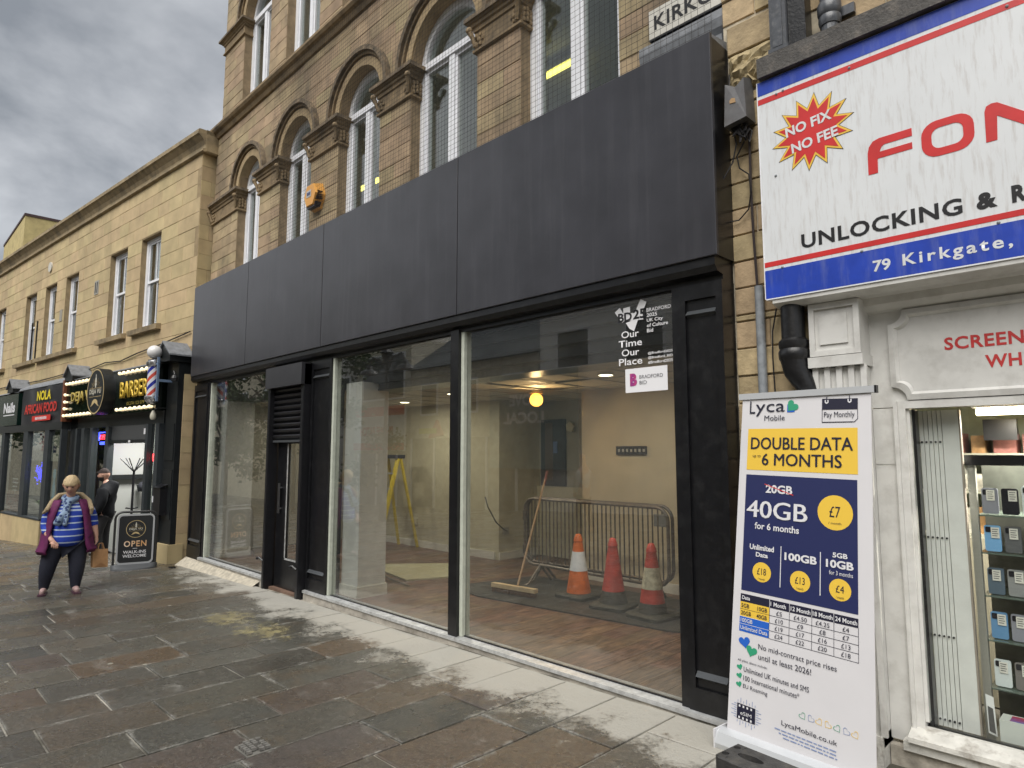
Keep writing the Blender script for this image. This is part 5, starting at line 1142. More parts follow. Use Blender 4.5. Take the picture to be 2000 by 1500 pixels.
b = MB(); d = (P_BR - P_BL); d.z = 0; d.normalize(); b.T = Matrix.Translation(Vector((P_BL.x, P_BL.y, 0)) - d * .035) @ d.to_track_quat('X', 'Z').to_matrix().to_4x4()
b.sweep([(-.06, .0), (-.07, .03), (-.05, .085), (0, .10), (.05, .085), (.07, .03), (.06, 0)], 0, .86); b.obj('cassette', mat('anodised', (.62, .64, .66), .35, metal=.3), ban)
b.v = []; b.f = []; b.mi = []; b.box(-.008, 0, -.07, .07, 0, .10); b.obj('end_cap', WP, ban)
b = MB(); b.cyl(P_BL * .5 + P_BR * .5 + Vector((0, .04, 0)), P_TL * .5 + P_TR * .5 + Vector((0, .03, 0)), .008, 8); b.obj('pole', GREYM, ban)
# black rubber block standing in front of it
rbk = thing('rubber_block', 'black recycled rubber foot block with holes in front of the banner', 'block', (-1.69, -.49, 0), math.radians(-7))
RBM = mat('rubber_block', (.038, .037, .036), .6, var=.35, nscale=14, bump=.5, bscale=60, dirt=.4, dirtcol=(.12, .11, .09), dscale=12)
b = MB(); b.T = None
def holed(b, L, Wd, z, holes, n=14):
    "top face with round or slotted holes: ring fans per cell"
    for (cx, cy, rx, ry, x0, x1, y0, y1) in holes:
        ins = [(cx + rx * math.cos(2 * PI * k / n), cy + ry * math.sin(2 * PI * k / n)) for k in range(n)]; outs = []
        for k in range(n):
            c_, s_ = math.cos(2 * PI * k / n), math.sin(2 * PI * k / n); tx = ((x1 - cx) / c_ if c_ > 1e-6 else (x0 - cx) / c_ if c_ < -1e-6 else 1e9); ty = ((y1 - cy) / s_ if s_ > 1e-6 else (y0 - cy) / s_ if s_ < -1e-6 else 1e9)
            t_ = min(tx, ty); outs.append((cx + c_ * t_, cy + s_ * t_))
        b.add([(x, y, z) for x, y in outs] + [(x, y, z) for x, y in ins] + [(x, y, z - .06) for x, y in ins], [(k, (k + 1) % n, (k + 1) % n + n, k + n) for k in range(n)] + [(k + n, (k + 1) % n + n, (k + 1) % n + 2 * n, k + 2 * n) for k in range(n)] + [tuple(range(2 * n, 3 * n))])
        for (px, py) in ((x0, y0), (x1, y0), (x1, y1), (x0, y1)):
            near = sorted(range(n), key=lambda k: (outs[k][0] - px) ** 2 + (outs[k][1] - py) ** 2)[:2]; b.add([(px, py, z)] + [(outs[k][0], outs[k][1], z) for k in sorted(near)], [(0, 1, 2)])
holed(b, .72, .21, .135, [(.03, -.05, .018, .018, 0.008, .06, -.10, -.008), (.03, -.15, .018, .018, 0.008, .06, -.202, -.10), (.14, -.105, .07, .028, .06, .23, -.202, -.008), (.33, -.105, .05, .03, .23, .44, -.202, -.008), (.55, -.105, .07, .028, .44, .712, -.202, -.008)])
P_ = rrect(0, .72, -.21, 0, .03, 3); n = len(P_); P2_ = rrect(.008, .712, -.202, -.008, .02, 3)
b.add([(x, y, 0) for x, y in P_] + [(x, y, .128) for x, y in P_] + [(x, y, .135) for x, y in P2_], [(k, (k + 1) % n, (k + 1) % n + n, k + n) for k in range(n)] + [(k + n, (k + 1) % n + n, (k + 1) % n + 2 * n, k + 2 * n) for k in range(n)])
b.obj('body', RBM, rbk)
# ================================================================= LEFT: LOW STONE BUILDING (its frontage is turned 6 degrees)
LO = (-11.45, -.02, 0); LR = math.radians(6)
LT = Matrix.Translation(LO) @ Matrix.Rotation(LR, 4, 'Z')
def lthing(n, l, c, group=None): return thing(n, l, c, LO, LR, group)
lb = lthing('low_building', 'two storey buff ashlar building with sash windows above the barber shop', 'building')
WL = [(1.5, 2.38), (3.05, 3.95), (5.82, 6.67), (7.33, 8.17), (8.87, 9.77), (11.66, 12.55), (13.2, 14.1), (14.8, 15.7)]
OP = [(-c, -a, 3.97, 5.74) for a, c in WL][::-1]
recs = ashlar(-17.0, 0.0, 3.15, 6.80, .2607, .42, .74, seed=21, ophi=OP)
near = [r for r in recs]
pieces(lb, 'stone_block', near, wall_piece(0, .16, .002), YSTONE, 300, LT, YSTONE_I)
b = MB(); xs = [-17.0] + [v for o in OP for v in (o[0], o[1])] + [-.01]
for i in range(0, len(xs) - 1):
    if i % 2 == 0: b.box(xs[i], xs[i + 1], .006, .20, 3.1, 6.80)
    else: b.box(xs[i], xs[i + 1], .006, .20, 3.1, 3.97); b.box(xs[i], xs[i + 1], .006, .20, 5.74, 6.80)
b.box(-17, -.02, .006, .2, 2.42, 3.1); b.obj('core_wall', YMORT, lb)
# end wall facing the tall building, and the narrow stone pier below
recs = []; z = -.2; row = 0; rn = random.Random(3)
while z < 6.78:
    t = min(z + .2607, 6.80); y = -.0; cuts = [0, .36] if row % 3 else [0, .17, .36]
    for p, q in zip(cuts, cuts[1:]): recs.append((p, q, z, t))
    z = t; row += 1
for p, q, z0, z1 in recs:
    b = MB(); e_ = -.11 if z0 < 2.9 else 0.0
    b.box(-.12, .012 + rn.uniform(-.003, .003), p + (e_ if p == 0 else 0) + .002, q - .002, z0 + .002, z1 - .002); b.obj('pier_stone' if z0 < 2.9 else 'corner_stone', YSTONE, lb)
b = MB(); b.box(-.13, .004, -.10, .4, -.3, 2.9); b.box(-.13, .004, .0, .4, 2.9, 6.8); b.obj('mortar_core', YMORT, lb)
# cornice with string moulding
b = MB(); prof = [(.05, 6.78), (-.03, 6.785), (-.055, 6.80), (-.055, 6.83), (-.01, 6.85), (-.01, 6.92), (-.045, 6.99), (-.11, 7.06), (-.14, 7.08), (-.14, 7.15), (-.12, 7.165), (.30, 7.19), (.30, 6.78)]
x = -17.0
while x < -.01: w = min(.92, .12 - x if x > -1.2 else .92); b = MB(); b.sweep(prof[::-1], x, min(x + w, .13) - .002); b.obj('cornice_stone', YTRIM, lb, False); x += w
b = MB(); b.sweep([(.0, 7.175), (.32, 7.19), (.32, 7.10), (.0, 7.10)], -17, .13); b.box(-.1, .13, 0, .45, 6.80, 7.17); b.obj('cornice_return', YTRIM, lb)
b = MB(); b.box(-17, -.2, .4, 6, 6.6, 7.0); b.box(-.25, -.15, .35, 6, -.5, 6.9); b.box(-17, -.2, 5.9, 6, -.5, 6.9); b.box(-17, -.2, .25, 6, 3.2, 3.4); b.obj('roof_and_rear', mat('roof_dark', (.09, .09, .09), .9), lb)
# sash windows
def sash(a, c, z0, z1):
    x0, x1 = -c, -a
    b = MB(); b.box(x0, x0 + .09, .10, .18, z0, z1); b.box(x1 - .09, x1, .10, .18, z0, z1); b.box(x0 + .09, x1 - .09, .10, .18, z1 - .06, z1); b.box(x0 + .09, x1 - .09, .10, .18, z0, z0 + .05)
    w = b.obj('window', WHITEP, lb); zm = (z0 + z1) / 2 + .02; xm = (x0 + x1) / 2
    b = MB()
    for q0, q1, y in ((zm, z1 - .06, .12), (z0 + .05, zm + .04, .145)):
        b.box(x0 + .09, x0 + .13, y, y + .03, q0, q1); b.box(x1 - .13, x1 - .09, y, y + .03, q0, q1); b.box(x0 + .13, x1 - .13, y, y + .03, q0, q0 + .045); b.box(x0 + .13, x1 - .13, y, y + .03, q1 - .04, q1); b.box(xm - .012, xm + .012, y + .004, y + .026, q0 + .04, q1 - .04)
    b.obj('sash_frame', WHITEP, w)
    b = MB(); b.box(x0 + .13, x1 - .13, .135, .138, zm + .045, z1 - .1); b.box(x0 + .13, x1 - .13, .16, .163, z0 + .095, zm); b.obj('pane', GLASSUP, w)
    b = MB()
    for k in range(7): xx = x0 + .1 + (x1 - x0 - .2) * k / 6; b.box(xx - .03, xx + .025, .22 + .02 * (k % 2), .24 + .02 * (k % 2), z0, z1)
    b.obj('blind', mat('window_blind', (.30, .30, .29), .8), w)
    b = MB(); b.box(x0 - .0, x1 + .0, .0, .18, z0 - .004, z0 + .002); b.box(x0, x1, .19, .6, z0 - .3, z1 + .1) if False else None; b.obj('reveal_base', YTRIM, w)
for a, c in WL: sash(a, c, 3.97, 5.74)
b = MB(); b.box(-17, -.2, .50, .52, 3.4, 6.6); b.obj('inner_wall', mat('dim_room', (.22, .21, .19), .9), lb)
for a, c in ((1.28, 2.60), (2.87, 4.30), (5.62, 6.98), (6.98, 8.46), (8.56, 10.2), (11.3, 12.9), (12.95, 14.4)):
    for q in (0,): b = MB(); b.sweep([(-.09, 3.86), (-.10, 3.95), (.0, 3.968), (.10, 3.97), (.10, 3.86)], -c + .004, -a - .004); b.obj('sill', YTRIM, lb)
b = MB(); b.lathe((0, 0, 0), [(.12, -.02), (.12, .0), (.10, .012)], 20); b.T = None
pl = MB(); pl.cyl((-7.89, .0, 6.22), (-7.89, -.03, 6.22), .125, 20); pl.obj('round_plaque', mat('plaque', (.55, .53, .47), .6), lb)
pl = MB(); pl.box(-4.75, -4.52, -.012, .0, 5.02, 5.32); vo = pl.obj('wall_vent', mat('vent_grey', (.33, .32, .28), .6), lb)
pl = MB(); pl.box(-4.71, -4.67, -.016, -.012, 5.05, 5.29); pl.box(-4.61, -4.57, -.016, -.012, 5.05, 5.29); pl.obj('slot', mat('vent_slot', (.04, .04, .04), .8), vo)
pl = MB(); pl.box(-6.95, -6.78, -.01, .0, 4.72, 5.0); pl.obj('stone_patch', mat('patch_grey', (.30, .28, .24), .8), lb)
for x in (-8.6, -9.0): pl = MB(); pl.box(x - .015, x + .015, -.03, 0, 3.95, 4.95); pl.obj('old_pipe', CASTIRON, lb)
cab_ = MB(); pts = [(-.05, -.03, 3.66), (-1.2, -.03, 3.56), (-2.2, -.03, 3.50), (-3.0, -.03, 3.42), (-3.8, -.03, 3.46), (-4.6, -.03, 3.40), (-6, -.03, 3.42), (-8, -.03, 3.38), (-10, -.03, 3.42), (-14, -.03, 3.4)]
cab_.tube([LT @ Vector(p) for p in pts], .012, 5); tag(cab_.obj('wall_cable', CABLE), 'long black cable sagging along the buff wall above the shop signs', 'cable')
sp = MB(); rn = random.Random(6)
for k in range(11): x = -.8 - k * 1.15 + rn.uniform(-.2, .2); sp.cyl(LT @ Vector((x, .1, 7.17)), LT @ Vector((x - .03, .1, 7.30 + rn.uniform(-.04, .02))), .004, 4)
sp.obj('roof_spikes', CABLE, None); tag(bpy.data.objects['roof_spikes'], 'row of thin wire spikes along the cornice of the buff building', 'spikes')
# gable end / chimney stack rising behind
gb_ = thing('chimney_gable', 'rendered yellow gable wall with a dark coping rising behind the cornice', 'gable')
YR = mat('yellow_render', (.50, .41, .19), .9, var=.12, nscale=4, dirt=.5, dirtcol=(.24, .18, .09), dscale=3, bump=.3)
b = MB(); b.box(-26.5, -22.5, -1.05, .55, 4, 8.36); b.obj('gable_wall', YR, gb_)
b = MB(); b.box(-26.52, -22.48, -1.07, .57, 8.36, 8.43); b.obj('coping', mat('dark_coping', (.06, .035, .035), .8), gb_)
# ---- shopfronts under it
SF = .33      # how far the sign boxes stand out
BK2 = mat('shop_black', (.012, .014, .015), .35, var=.2, nscale=6); SLT = mat('shop_slate', (.030, .036, .040), .45, var=.15)
bf = lthing('barber_shopfront', 'black panelled barber shopfront with tall narrow windows and open doorway', 'shopfront')
def gabled_pilaster(s, w, par, base=True):
    b = MB(); zb = zg(-11.45 - s); b.box(-s - w, -s, -.20, .0, zb + .30, 3.12)
    b.box(-s - w + .03, -s - .03, -.215, -.20, .55, 1.35); b.box(-s - w + .03, -s - .03, -.215, -.20, 1.5, 2.1); b.obj('pilaster', BK2, par)
    b = MB(); b.box(-s - w - .03, -s + .03, -.24, .0, zb - .05, zb + .30); b.obj('stone_base', YTRIM if not base else YSTONE, par)
    m = -s - w / 2; hw = w / 2 + .09
    b = MB(); b.prism([(m - hw + .05, 3.12), (m + hw - .05, 3.12), (m + hw - .05, 3.22), (m, 3.42), (m - hw + .05, 3.22)], -.37, 0); b.obj('pilaster_head', BK2, par)
    for sgn in (-1, 1):
        b = MB(); b.add([(m, -.40, 3.47), (m + sgn * hw, -.40, 3.235), (m + sgn * hw, .0, 3.235), (m, .0, 3.47), (m, -.40, 3.445), (m + sgn * hw, -.40, 3.21), (m + sgn * hw, .0, 3.21), (m, .0, 3.445)], [(0, 1, 2, 3), (4, 7, 6, 5), (0, 4, 5, 1), (1, 5, 6, 2)]); b.obj('lead_cap', LEAD, par)
gabled_pilaster(.0, .40, bf)
b = MB(); b.box(-5.0, -.46, -.20, .1, 2.12, 2.34); b.obj('sign_beam', BK2, bf)
def frame_post(par, s0, s1, z0, z1, m=None, fy=-.22): b = MB(); b.box(-s1, -s0, fy - .05, fy + .06, z0, z1); b.obj('frame_post', m or SLT, par)
g0 = zg(-13.5)
for s0, s1 in ((.46, .60), (.90, 1.0), (2.67, 2.82), (3.50, 3.62), (3.95, 4.1), (4.35, 4.45)): frame_post(bf, s0, s1, zg(-11.45 - s0) - .05, 2.12)
b = MB(); b.box(-5.0, -4.45, -.18, -.1, g0, 2.12); b.box(-4.35, -4.1, -.2, -.12, g0, 2.12); b.obj('panel', BK2, bf)
b = MB(); b.box(-2.67, -1.0, -.21, -.17, 1.86, 2.12); b.obj('over_door_panel', mat('panel_grey', (.055, .058, .06), .5), bf)
b = MB(); b.box(-2.67, -1.0, -.24, -.16, 1.80, 1.86); b.obj('door_head', BK2, bf)
for s0, s1 in ((2.82, 3.50), (.60, .90), (3.62, 3.95)):
    b = MB(); b.box(-s1, -s0, -.215, -.21, .35 + g0, 2.12); b.obj('window_pane', GLASSUP, bf)
    b = MB(); b.box(-s1, -s0, -.25, -.18, g0 - .05, .35 + g0); b.obj('stall_riser', BK2, bf)
# room inside the barber shop
b = MB(); b.box(-5.0, -.3, 2.4, 2.5, g0 - .1, 2.4); b.box(-.35, -.25, .0, 2.5, g0 - .1, 2.4); b.box(-5.1, -5.0, .0, 2.5, g0 - .1, 2.4); b.obj('room_wall', mat('barber_wall', (.36, .37, .35), .8), bf)
b = MB(); b.box(-5.0, -.3, .0, 2.5, 2.30, 2.4); b.obj('room_ceiling', mat('barber_ceiling', (.4, .4, .38), .8), bf)
b = MB(); b.box(-5.0, -.3, -.1, 2.5, g0 - .06, g0 + .01); b.obj('room_floor', mat('barber_floor', (.2, .2, .19), .5), bf)
b = MB(); b.box(-3.55, -3.45, .0, 2.4, g0, 2.3); b.obj('screen_wall', mat('barber_wall', (.36, .37, .35), .8), bf)
b = MB(); b.box(-3.45, -3.33, .05, 1.3, 1.10, 1.19); b.obj('shelf', BK2, bf)
ld = bpy.data.lights.new('barber_fill', 'AREA'); ld.size = .8; ld.energy = 34; ld.color = (1, .98, .94); lo = bpy.data.objects.new('barber_fill', ld); COL.objects.link(lo); lo.location = (-2.3, .55, 2.24); lo.parent = bf  # added area light that brightens the barber room, without a fitting
b = MB(); b.box(-1.2, -1.08, -.22, -.21, 1.95, 2.05) ; b.obj('sticker', WP, bf); b = MB(); b.box(-1.78, -1.70, -.246, -.24, 1.81, 1.85); b.obj('sticker', WP, bf)
b = MB(); b.box(-.64, -.54, -.118, -.112, 1.02, 1.12) if False else None
# window graphics: white figure decal
b = MB(); b.prism([(-.70, .42), (-.66, .35), (-.62, .5), (-.60, .66), (-.62, .78), (-.585, .86), (-.60, .94), (-.63, .92), (-.65, .82), (-.70, .66), (-.715, .52)], -.232, -.222); b.prism([(-.71, .24), (-.56, .20), (-.56, .33), (-.71, .38)], -.232, -.222); b.prism([(-.70, -.1), (-.62, -.12), (-.6, .12), (-.69, .16)], -.232, -.222); b.obj('window_decal', mat('decal_white', (.72, .72, .74), .5), bf)
b = MB(); b.box(-.40, -.14, -.33, -.205, .62, 1.06); b.add([(-.42, -.36, 1.06), (-.12, -.36, 1.06), (-.12, -.2, 1.12), (-.42, -.2, 1.12)], [(0, 1, 2, 3)]); lbx = b.obj('meter_box', BLACKM, None); lbx.matrix_world = LT; tag(lbx, 'black wall box fixed to the panelled pilaster beside the pavement sign', 'box')
b = MB(); b.box(-.42, -.385, -.335, -.33, .82, .92); b.obj('notice', WP, lbx)
# barber sign box
BG = mat('sign_gloss_black', (.006, .010, .007), .08, spec=.6); GOLD = mat('gold_letter', (.62, .42, .05), .35, metal=.3)
bs2 = lthing('barber_sign', 'glossy black barber sign with gold letters edged by rows of glowing bulbs', 'sign')
b = MB(); b.box(-4.94, -.50, -SF, -.14, 2.33, 3.13); b.obj('board', BG, bs2)
b = MB(); b.box(-5.04, -4.95, -SF - .05, -.14, 2.28, 3.15); b.obj('end_board', mat('rust_board', (.16, .05, .02), .7, var=.3, nscale=9), bs2)
b = MB(); b.add([(-5.0, -SF, 3.14), (-.5, -SF, 3.14), (-.5, 0, 3.26), (-5.0, 0, 3.26), (-5.0, -SF, 3.11), (-.5, -SF, 3.11)], [(0, 1, 2, 3), (4, 5, 1, 0)]); b.obj('lead_cover', LEAD, bs2)
text('lettering', 'BARBERS', GOLD, bs2, -1.95, 2.60, -.62, 2.90, -SF - .03, bold=.025, ext=.02, lsp=1.06); text('lettering', 'DEJA VU', mat('gold_dull', (.40, .30, .05), .4), bs2, -4.52, 2.60, -3.28, 2.86, -SF - .03, bold=.02, ext=.015)
text('lettering', '01274 123 079'.replace('123', '123'), mat('gold_dim', (.30, .24, .05), .4), bs2, -1.70, 2.47, -.95, 2.53, -SF - .01)
BULB = mat('bulb_glow', (1, .9, .7), .3, emis=(1.0, .80, .48), estr=.42)
def bulb(x, z, d=(0, -1)):
    b = MB(); b.ball((x, -SF - .052, z), .031, 10, 7); b.cyl((x, -SF - .02, z), (x, -SF, z), .018, 8); b.obj('bulb', BULB, bs2, True)
for k in range(8): bulb(-4.80 + k * .195, 3.055); bulb(-4.86 + k * .20, 2.395)
for k in range(8): bulb(-1.98 + k * .195, 3.06); bulb(-2.02 + k * .20, 2.40)
for z in (2.83, 2.68, 2.54): bulb(-4.84, z)
# round badge sign
rd = lthing('round_sign', 'round black barber badge with a gold ring in the middle of the bulb sign', 'sign')
cx0, cz0 = -2.68, 2.765
b = MB(); b.cyl((cx0, -SF, cz0), (cx0, -SF - .20, cz0), .435, 40); b.obj('drum', mat('drum_black', (.010, .012, .013), .4), rd, True)
def flatring(ro, ri, y, m, nm, par, c=(cx0, cz0), n=44): b = MB(); b.add([(c[0] + r * math.cos(2 * PI * k / n), y, c[1] + r * math.sin(2 * PI * k / n)) for r in (ro, ri) for k in range(n)], [(k, k + n, (k + 1) % n + n, (k + 1) % n) for k in range(n)]); return b.obj(nm, m, par)
GL2 = mat('gold_line', (.52, .40, .20), .4); CRM = mat('cream_print', (.52, .50, .42), .5)
def emblem(par, cx, cz, r, y, T=None):
    flatring(r * .97, r * .92, y - .002, GL2, 'gold_ring', par, (cx, cz))
    b = MB(); 
    for k in range(15):
        a = PI * (k / 14) ; r1 = r * (.34 if k % 2 else .30); r2 = r * (.62 if k % 2 else .52); w = .012
        if abs(k - 7) < 1: continue
        b.prism([(cx + r1 * math.cos(a - w), cz + r1 * math.sin(a - w)), (cx + r2 * math.cos(a - w * .6), cz + r2 * math.sin(a - w * .6)), (cx + r2 * math.cos(a + w * .6), cz + r2 * math.sin(a + w * .6)), (cx + r1 * math.cos(a + w), cz + r1 * math.sin(a + w))], y - .002, y - .0002)
    b.obj('sunburst', GL2, par)
    b = MB()
    for z0, z1, w in ((.16, .26, .05), (.26, .34, .10), (.34, .40, .05), (.40, .58, .075), (.58, .62, .04), (.62, .74, .03)): b.prism([(cx - r * w, cz + r * z0), (cx + r * w, cz + r * z0), (cx + r * w, cz + r * z1), (cx - r * w, cz + r * z1)], y - .003, y - .0002)
    b.obj('pole_emblem', CRM, par)
    text('lettering', 'DEJA VU', CRM, par, cx - r * .66, cz - r * .16, cx + r * .66, cz + r * .10, y - .003, bold=.02)
    b = MB(); b.prism([(cx - r * .7, cz + r * .135), (cx + r * .7, cz + r * .135), (cx + r * .7, cz + r * .15), (cx - r * .7, cz + r * .15)], y - .002, y); b.prism([(cx - r * .7, cz - r * .23), (cx + r * .7, cz - r * .23), (cx + r * .7, cz - r * .215), (cx - r * .7, cz - r * .215)], y - .002, y)
    n = 12; P = [(cx + r * .34 * math.cos(PI - PI * k / n), cz - r * .55 + r * .22 * math.sin(PI * k / n)) for k in range(n + 1)] + [(cx + r * .5, cz - r * .66), (cx + r * .3, cz - r * .60), (cx, cz - r * .48), (cx - r * .3, cz - r * .60), (cx - r * .5, cz - r * .66)]
    b.prism(P, y - .002, y - .0002); b.obj('moustache_emblem', GL2, par)
emblem(rd, cx0, cz0, .435, -SF - .20)
# barber pole
bp_ = thing('barber_pole', 'red white and blue striped barber pole with a white globe on top', 'barber pole', tuple(LT @ Vector((-.33, -.46, 2.48))), LR)
CHR = mat('chrome', (.62, .62, .64), .18, metal=.9)
b = MB(); b.lathe((0, 0, 0), [(.03, -.06), (.075, -.04), (.105, .0), (.115, .03), (.115, .06), (.10, .075)], 20); b.lathe((0, 0, .56), [(.10, 0), (.115, .02), (.115, .07), (.09, .09), (.09, .11), (.06, .12)], 20); b.obj('collars', CHR, bp_, True)
pm = bpy.data.materials.new('barber_stripes'); pm.use_nodes = True; t_ = pm.node_tree; tcn = t_.nodes.new('ShaderNodeTexCoord'); sx = t_.nodes.new('ShaderNodeSeparateXYZ'); t_.links.new(tcn.outputs['Object'], sx.inputs[0])
def M_(op, a, b_=0.0):
    n = t_.nodes.new('ShaderNodeMath'); n.operation = op
    for i, v in enumerate((a, b_)):
        if isinstance(v, (int, float)): n.inputs[i].default_value = v
        else: t_.links.new(v, n.inputs[i])
    return n.outputs[0]
ang = M_('DIVIDE', M_('ARCTAN2', sx.outputs[1], sx.outputs[0]), 2 * PI); fr_ = M_('FRACT', M_('ADD', M_('MULTIPLY', sx.outputs[2], -3.6), M_('MULTIPLY', ang, 2.0)))
r_ = t_.nodes.new('ShaderNodeValToRGB'); r_.color_ramp.interpolation = 'CONSTANT'; t_.links.new(fr_, r_.inputs[0]); el_ = r_.color_ramp.elements
el_[0].color = (.60, .60, .64, 1); el_[1].position = .25; el_[1].color = (.50, .07, .05, 1)
for q, c_ in ((.5, (.60, .60, .64, 1)), (.75, (.02, .03, .26, 1))): k_ = el_.new(q); k_.color = c_
t_.links.new(r_.outputs[0], t_.nodes['Principled BSDF'].inputs['Base Color']); t_.nodes['Principled BSDF'].inputs['Roughness'].default_value = .15
b = MB(); b.cyl((0, 0, .07), (0, 0, .57), .088, 24); b.obj('striped_cylinder', pm, bp_, True)
b = MB(); b.ball((0, 0, .80), .115, 20, 12); b.obj('globe', mat('opal_globe', (.70, .69, .68), .25), bp_, True)
b = MB(); b.box(.10, .20, -.01, .01, .03, .06); b.box(.10, .20, -.01, .01, .58, .61); b.box(.165, .20, -.02, .01, -.02, .70); b.box(.165, .20, .01, .22, .30, .34); b.obj('bracket', mat('bracket_blue', (.14, .20, .30), .4), bp_)
t = thing('security_camera', 'small pale bullet light under the barber pole', 'lamp', tuple(LT @ Vector((-.40, -.40, 2.24))), LR)
b = MB(); b.lathe((0, 0, 0), [(.02, .08), (.045, .02), (.05, -.04), (.03, -.07)][::-1], 12); b.obj('lamp_head', mat('lamp_cream', (.55, .52, .42), .4), t, True)
b = MB(); b.tube([(0, 0, .08), (.01, .05, .12), (.02, .15, .13), (.02, .25, .12)], .008, 6); b.obj('arm', CASTIRON, t)
t = thing('floodlight', 'black lamp bracket on the side of the gabled pilaster', 'lamp', tuple(LT @ Vector((.02, -.25, 2.86))), LR)
b = MB(); b.tube([(-.12, .0, .08), (-.04, -.02, .10), (.0, -.02, .04)], .01, 6); b.lathe((.0, -.02, -.04), [(.05, -.03), (.055, .02), (.03, .07)], 10); b.obj('lamp_body', CASTIRON, t)
def neon(nm, s, m1, s0, s1, z0, z1, lab, back=True, y=-.19):
    t = lthing('neon_sign', lab, 'neon sign'); text('tubes', s, m1, t, -s1, z0, -s0, z1, y, bold=.05); return t
RN = mat('neon_red', (1, .1, .1), .4, emis=(1.0, .04, .05), estr=3.5); BN = mat('neon_blue', (.1, .1, 1), .4, emis=(.05, .08, 1.0), estr=3.5); GN = mat('neon_green', (.1, 1, .3), .4, emis=(.02, 1.0, .22), estr=2.5)
t = neon('n', 'OPEN', RN, 2.95, 3.32, 1.88, 1.98, 'small red and blue lit sign in the top of the barber window'); b = MB(); b.tube([(-3.36, -.19, 1.86), (-3.36, -.19, 2.02), (-2.92, -.19, 2.02), (-2.92, -.19, 1.84)], .012, 5); b.box(-3.30, -2.98, -.192, -.185, 1.78, 1.84); b.obj('blue_tube', BN, t)
t = neon('n', 'OPEN', RN, .64, .86, 1.48, 1.62, 'red lit sign in the narrow window beside the barber doorway')
# coat stand with a cap
cs = thing('coat_stand', 'black coat stand with splayed arms inside the barber doorway', 'coat stand', tuple(LT @ Vector((-2.62, .20, g0))), LR)
b = MB(); b.cyl((0, 0, 0), (0, 0, 1.52), .022, 8); b.obj('pole', BLACKM, cs)
for k in range(6): a = k * PI / 3 + .3; b = MB(); b.cyl((0, 0, 1.48), (.24 * math.cos(a), .24 * math.sin(a), 1.74), .011, 6); b.obj('arm', BLACKM, cs)
for k in range(4): a = k * PI / 2 + .4; b = MB(); b.cyl((0, 0, .78), (.14 * math.cos(a), .14 * math.sin(a), .80), .009, 6); b.obj('lower_peg', BLACKM, cs)
b = MB(); b.lathe((0, 0, 0), [(.18, 0), (.18, .02), (.03, .04)], 16); b.obj('base', BLACKM, cs)
b = MB(); b.T = LT @ Matrix.Translation((-3.2, .62, .95)) @ Matrix.Rotation(.5, 4, 'Y'); b.ball((0, 0, 0), .11, 12, 8, .9); b.cyl((-.12, -.02, -.03), (-.03, -.02, -.13), .07, 10, .05); tag(b.obj('cap', mat('dark_cap', (.02, .022, .028), .8), None, True), 'dark cap hanging below the shelf beside the coat stand', 'cap')
# NOLA shopfront
nf = lthing('food_shopfront', 'slate painted food shopfront with stone stall riser behind the woman', 'shopfront')
gabled_pilaster(4.57, .38, nf)
b = MB(); b.box(-9.3, -5.0, -.36, .1, 2.12, 2.28); b.obj('sign_beam', BK2, nf)
for s0, s1 in ((4.97, 5.06), (5.80, 6.08), (7.30, 7.62), (9.2, 9.3)): frame_post(nf, s0, s1, zg(-11.45 - s0) - .1 if s0 < 5.5 else .2, 2.12, fy=-.31)
for s0, s1 in ((5.06, 5.80), (6.08, 7.30), (7.62, 9.2)):
    b = MB(); b.box(-s1, -s0, -.305, -.30, .20, 2.12); b.obj('window_pane', GLASSUP, nf)
b = MB(); b.box(-8.95, -5.95, -.36, .0, -.75, .17); b.obj('stall_stone', YTRIM, nf)
for k in range(3): b = MB(); b.box(-8.95 + k, -7.955 + k, -.375, -.36, -.75, .165); b.obj('stall_block', YSTONE, nf)
b = MB(); b.box(-8.95, -5.95, -.385, -.1, .165, .20); b.obj('window_board', SLT, nf)
b = MB(); b.box(-9.2, -5.05, 1.9, 2.0, -.5, 2.4); b.obj('room_wall', mat('nola_wall', (.24, .25, .23), .8, var=.2), nf)
b = MB(); b.box(-9.2, -5.05, .0, 2.0, 2.3, 2.4); b.obj('room_ceiling', mat('nola_ceiling', (.12, .11, .11), .8), nf)
ld = bpy.data.lights.new('cafe_area_light', 'AREA'); ld.size = .8; ld.energy = 22; ld.color = (1, .95, .9); lo = bpy.data.objects.new('cafe_area_light', ld); COL.objects.link(lo); lo.location = (-6.8, .8, 2.25); lo.parent = nf  # bare area light inside the food shop, no fitting modelled
ns = lthing('banner_sign', 'black cloth food shop banner with yellow and red capitals', 'sign')
b = MB(); rn = random.Random(3); nu = 16; nv = 8
b.add([(-7.92 + 2.82 * i / nu, -SF - .02 - .02 * math.sin(i * .9 + j * .4) * (1 if j > 5 else .5), 2.28 + .82 * j / nv + (.012 * math.sin(i * 1.3) if j == nv else 0)) for j in range(nv + 1) for i in range(nu + 1)], [(j * (nu + 1) + i, j * (nu + 1) + i + 1, (j + 1) * (nu + 1) + i + 1, (j + 1) * (nu + 1) + i) for j in range(nv) for i in range(nu)]); b.obj('cloth', mat('banner_cloth', (.020, .020, .024), .38), ns, True)
b = MB(); b.box(-7.95, -5.06, -SF + .02, -.14, 2.28, 3.10); b.obj('backing_box', BK2, ns)
b = MB(); b.sweep([(-SF - .02, 3.12), (-SF, 3.17), (-.1, 3.30), (0, 3.30), (0, 3.24), (-SF, 3.1)], -8.3, -5.0); b.obj('torn_lead', LEAD, ns)
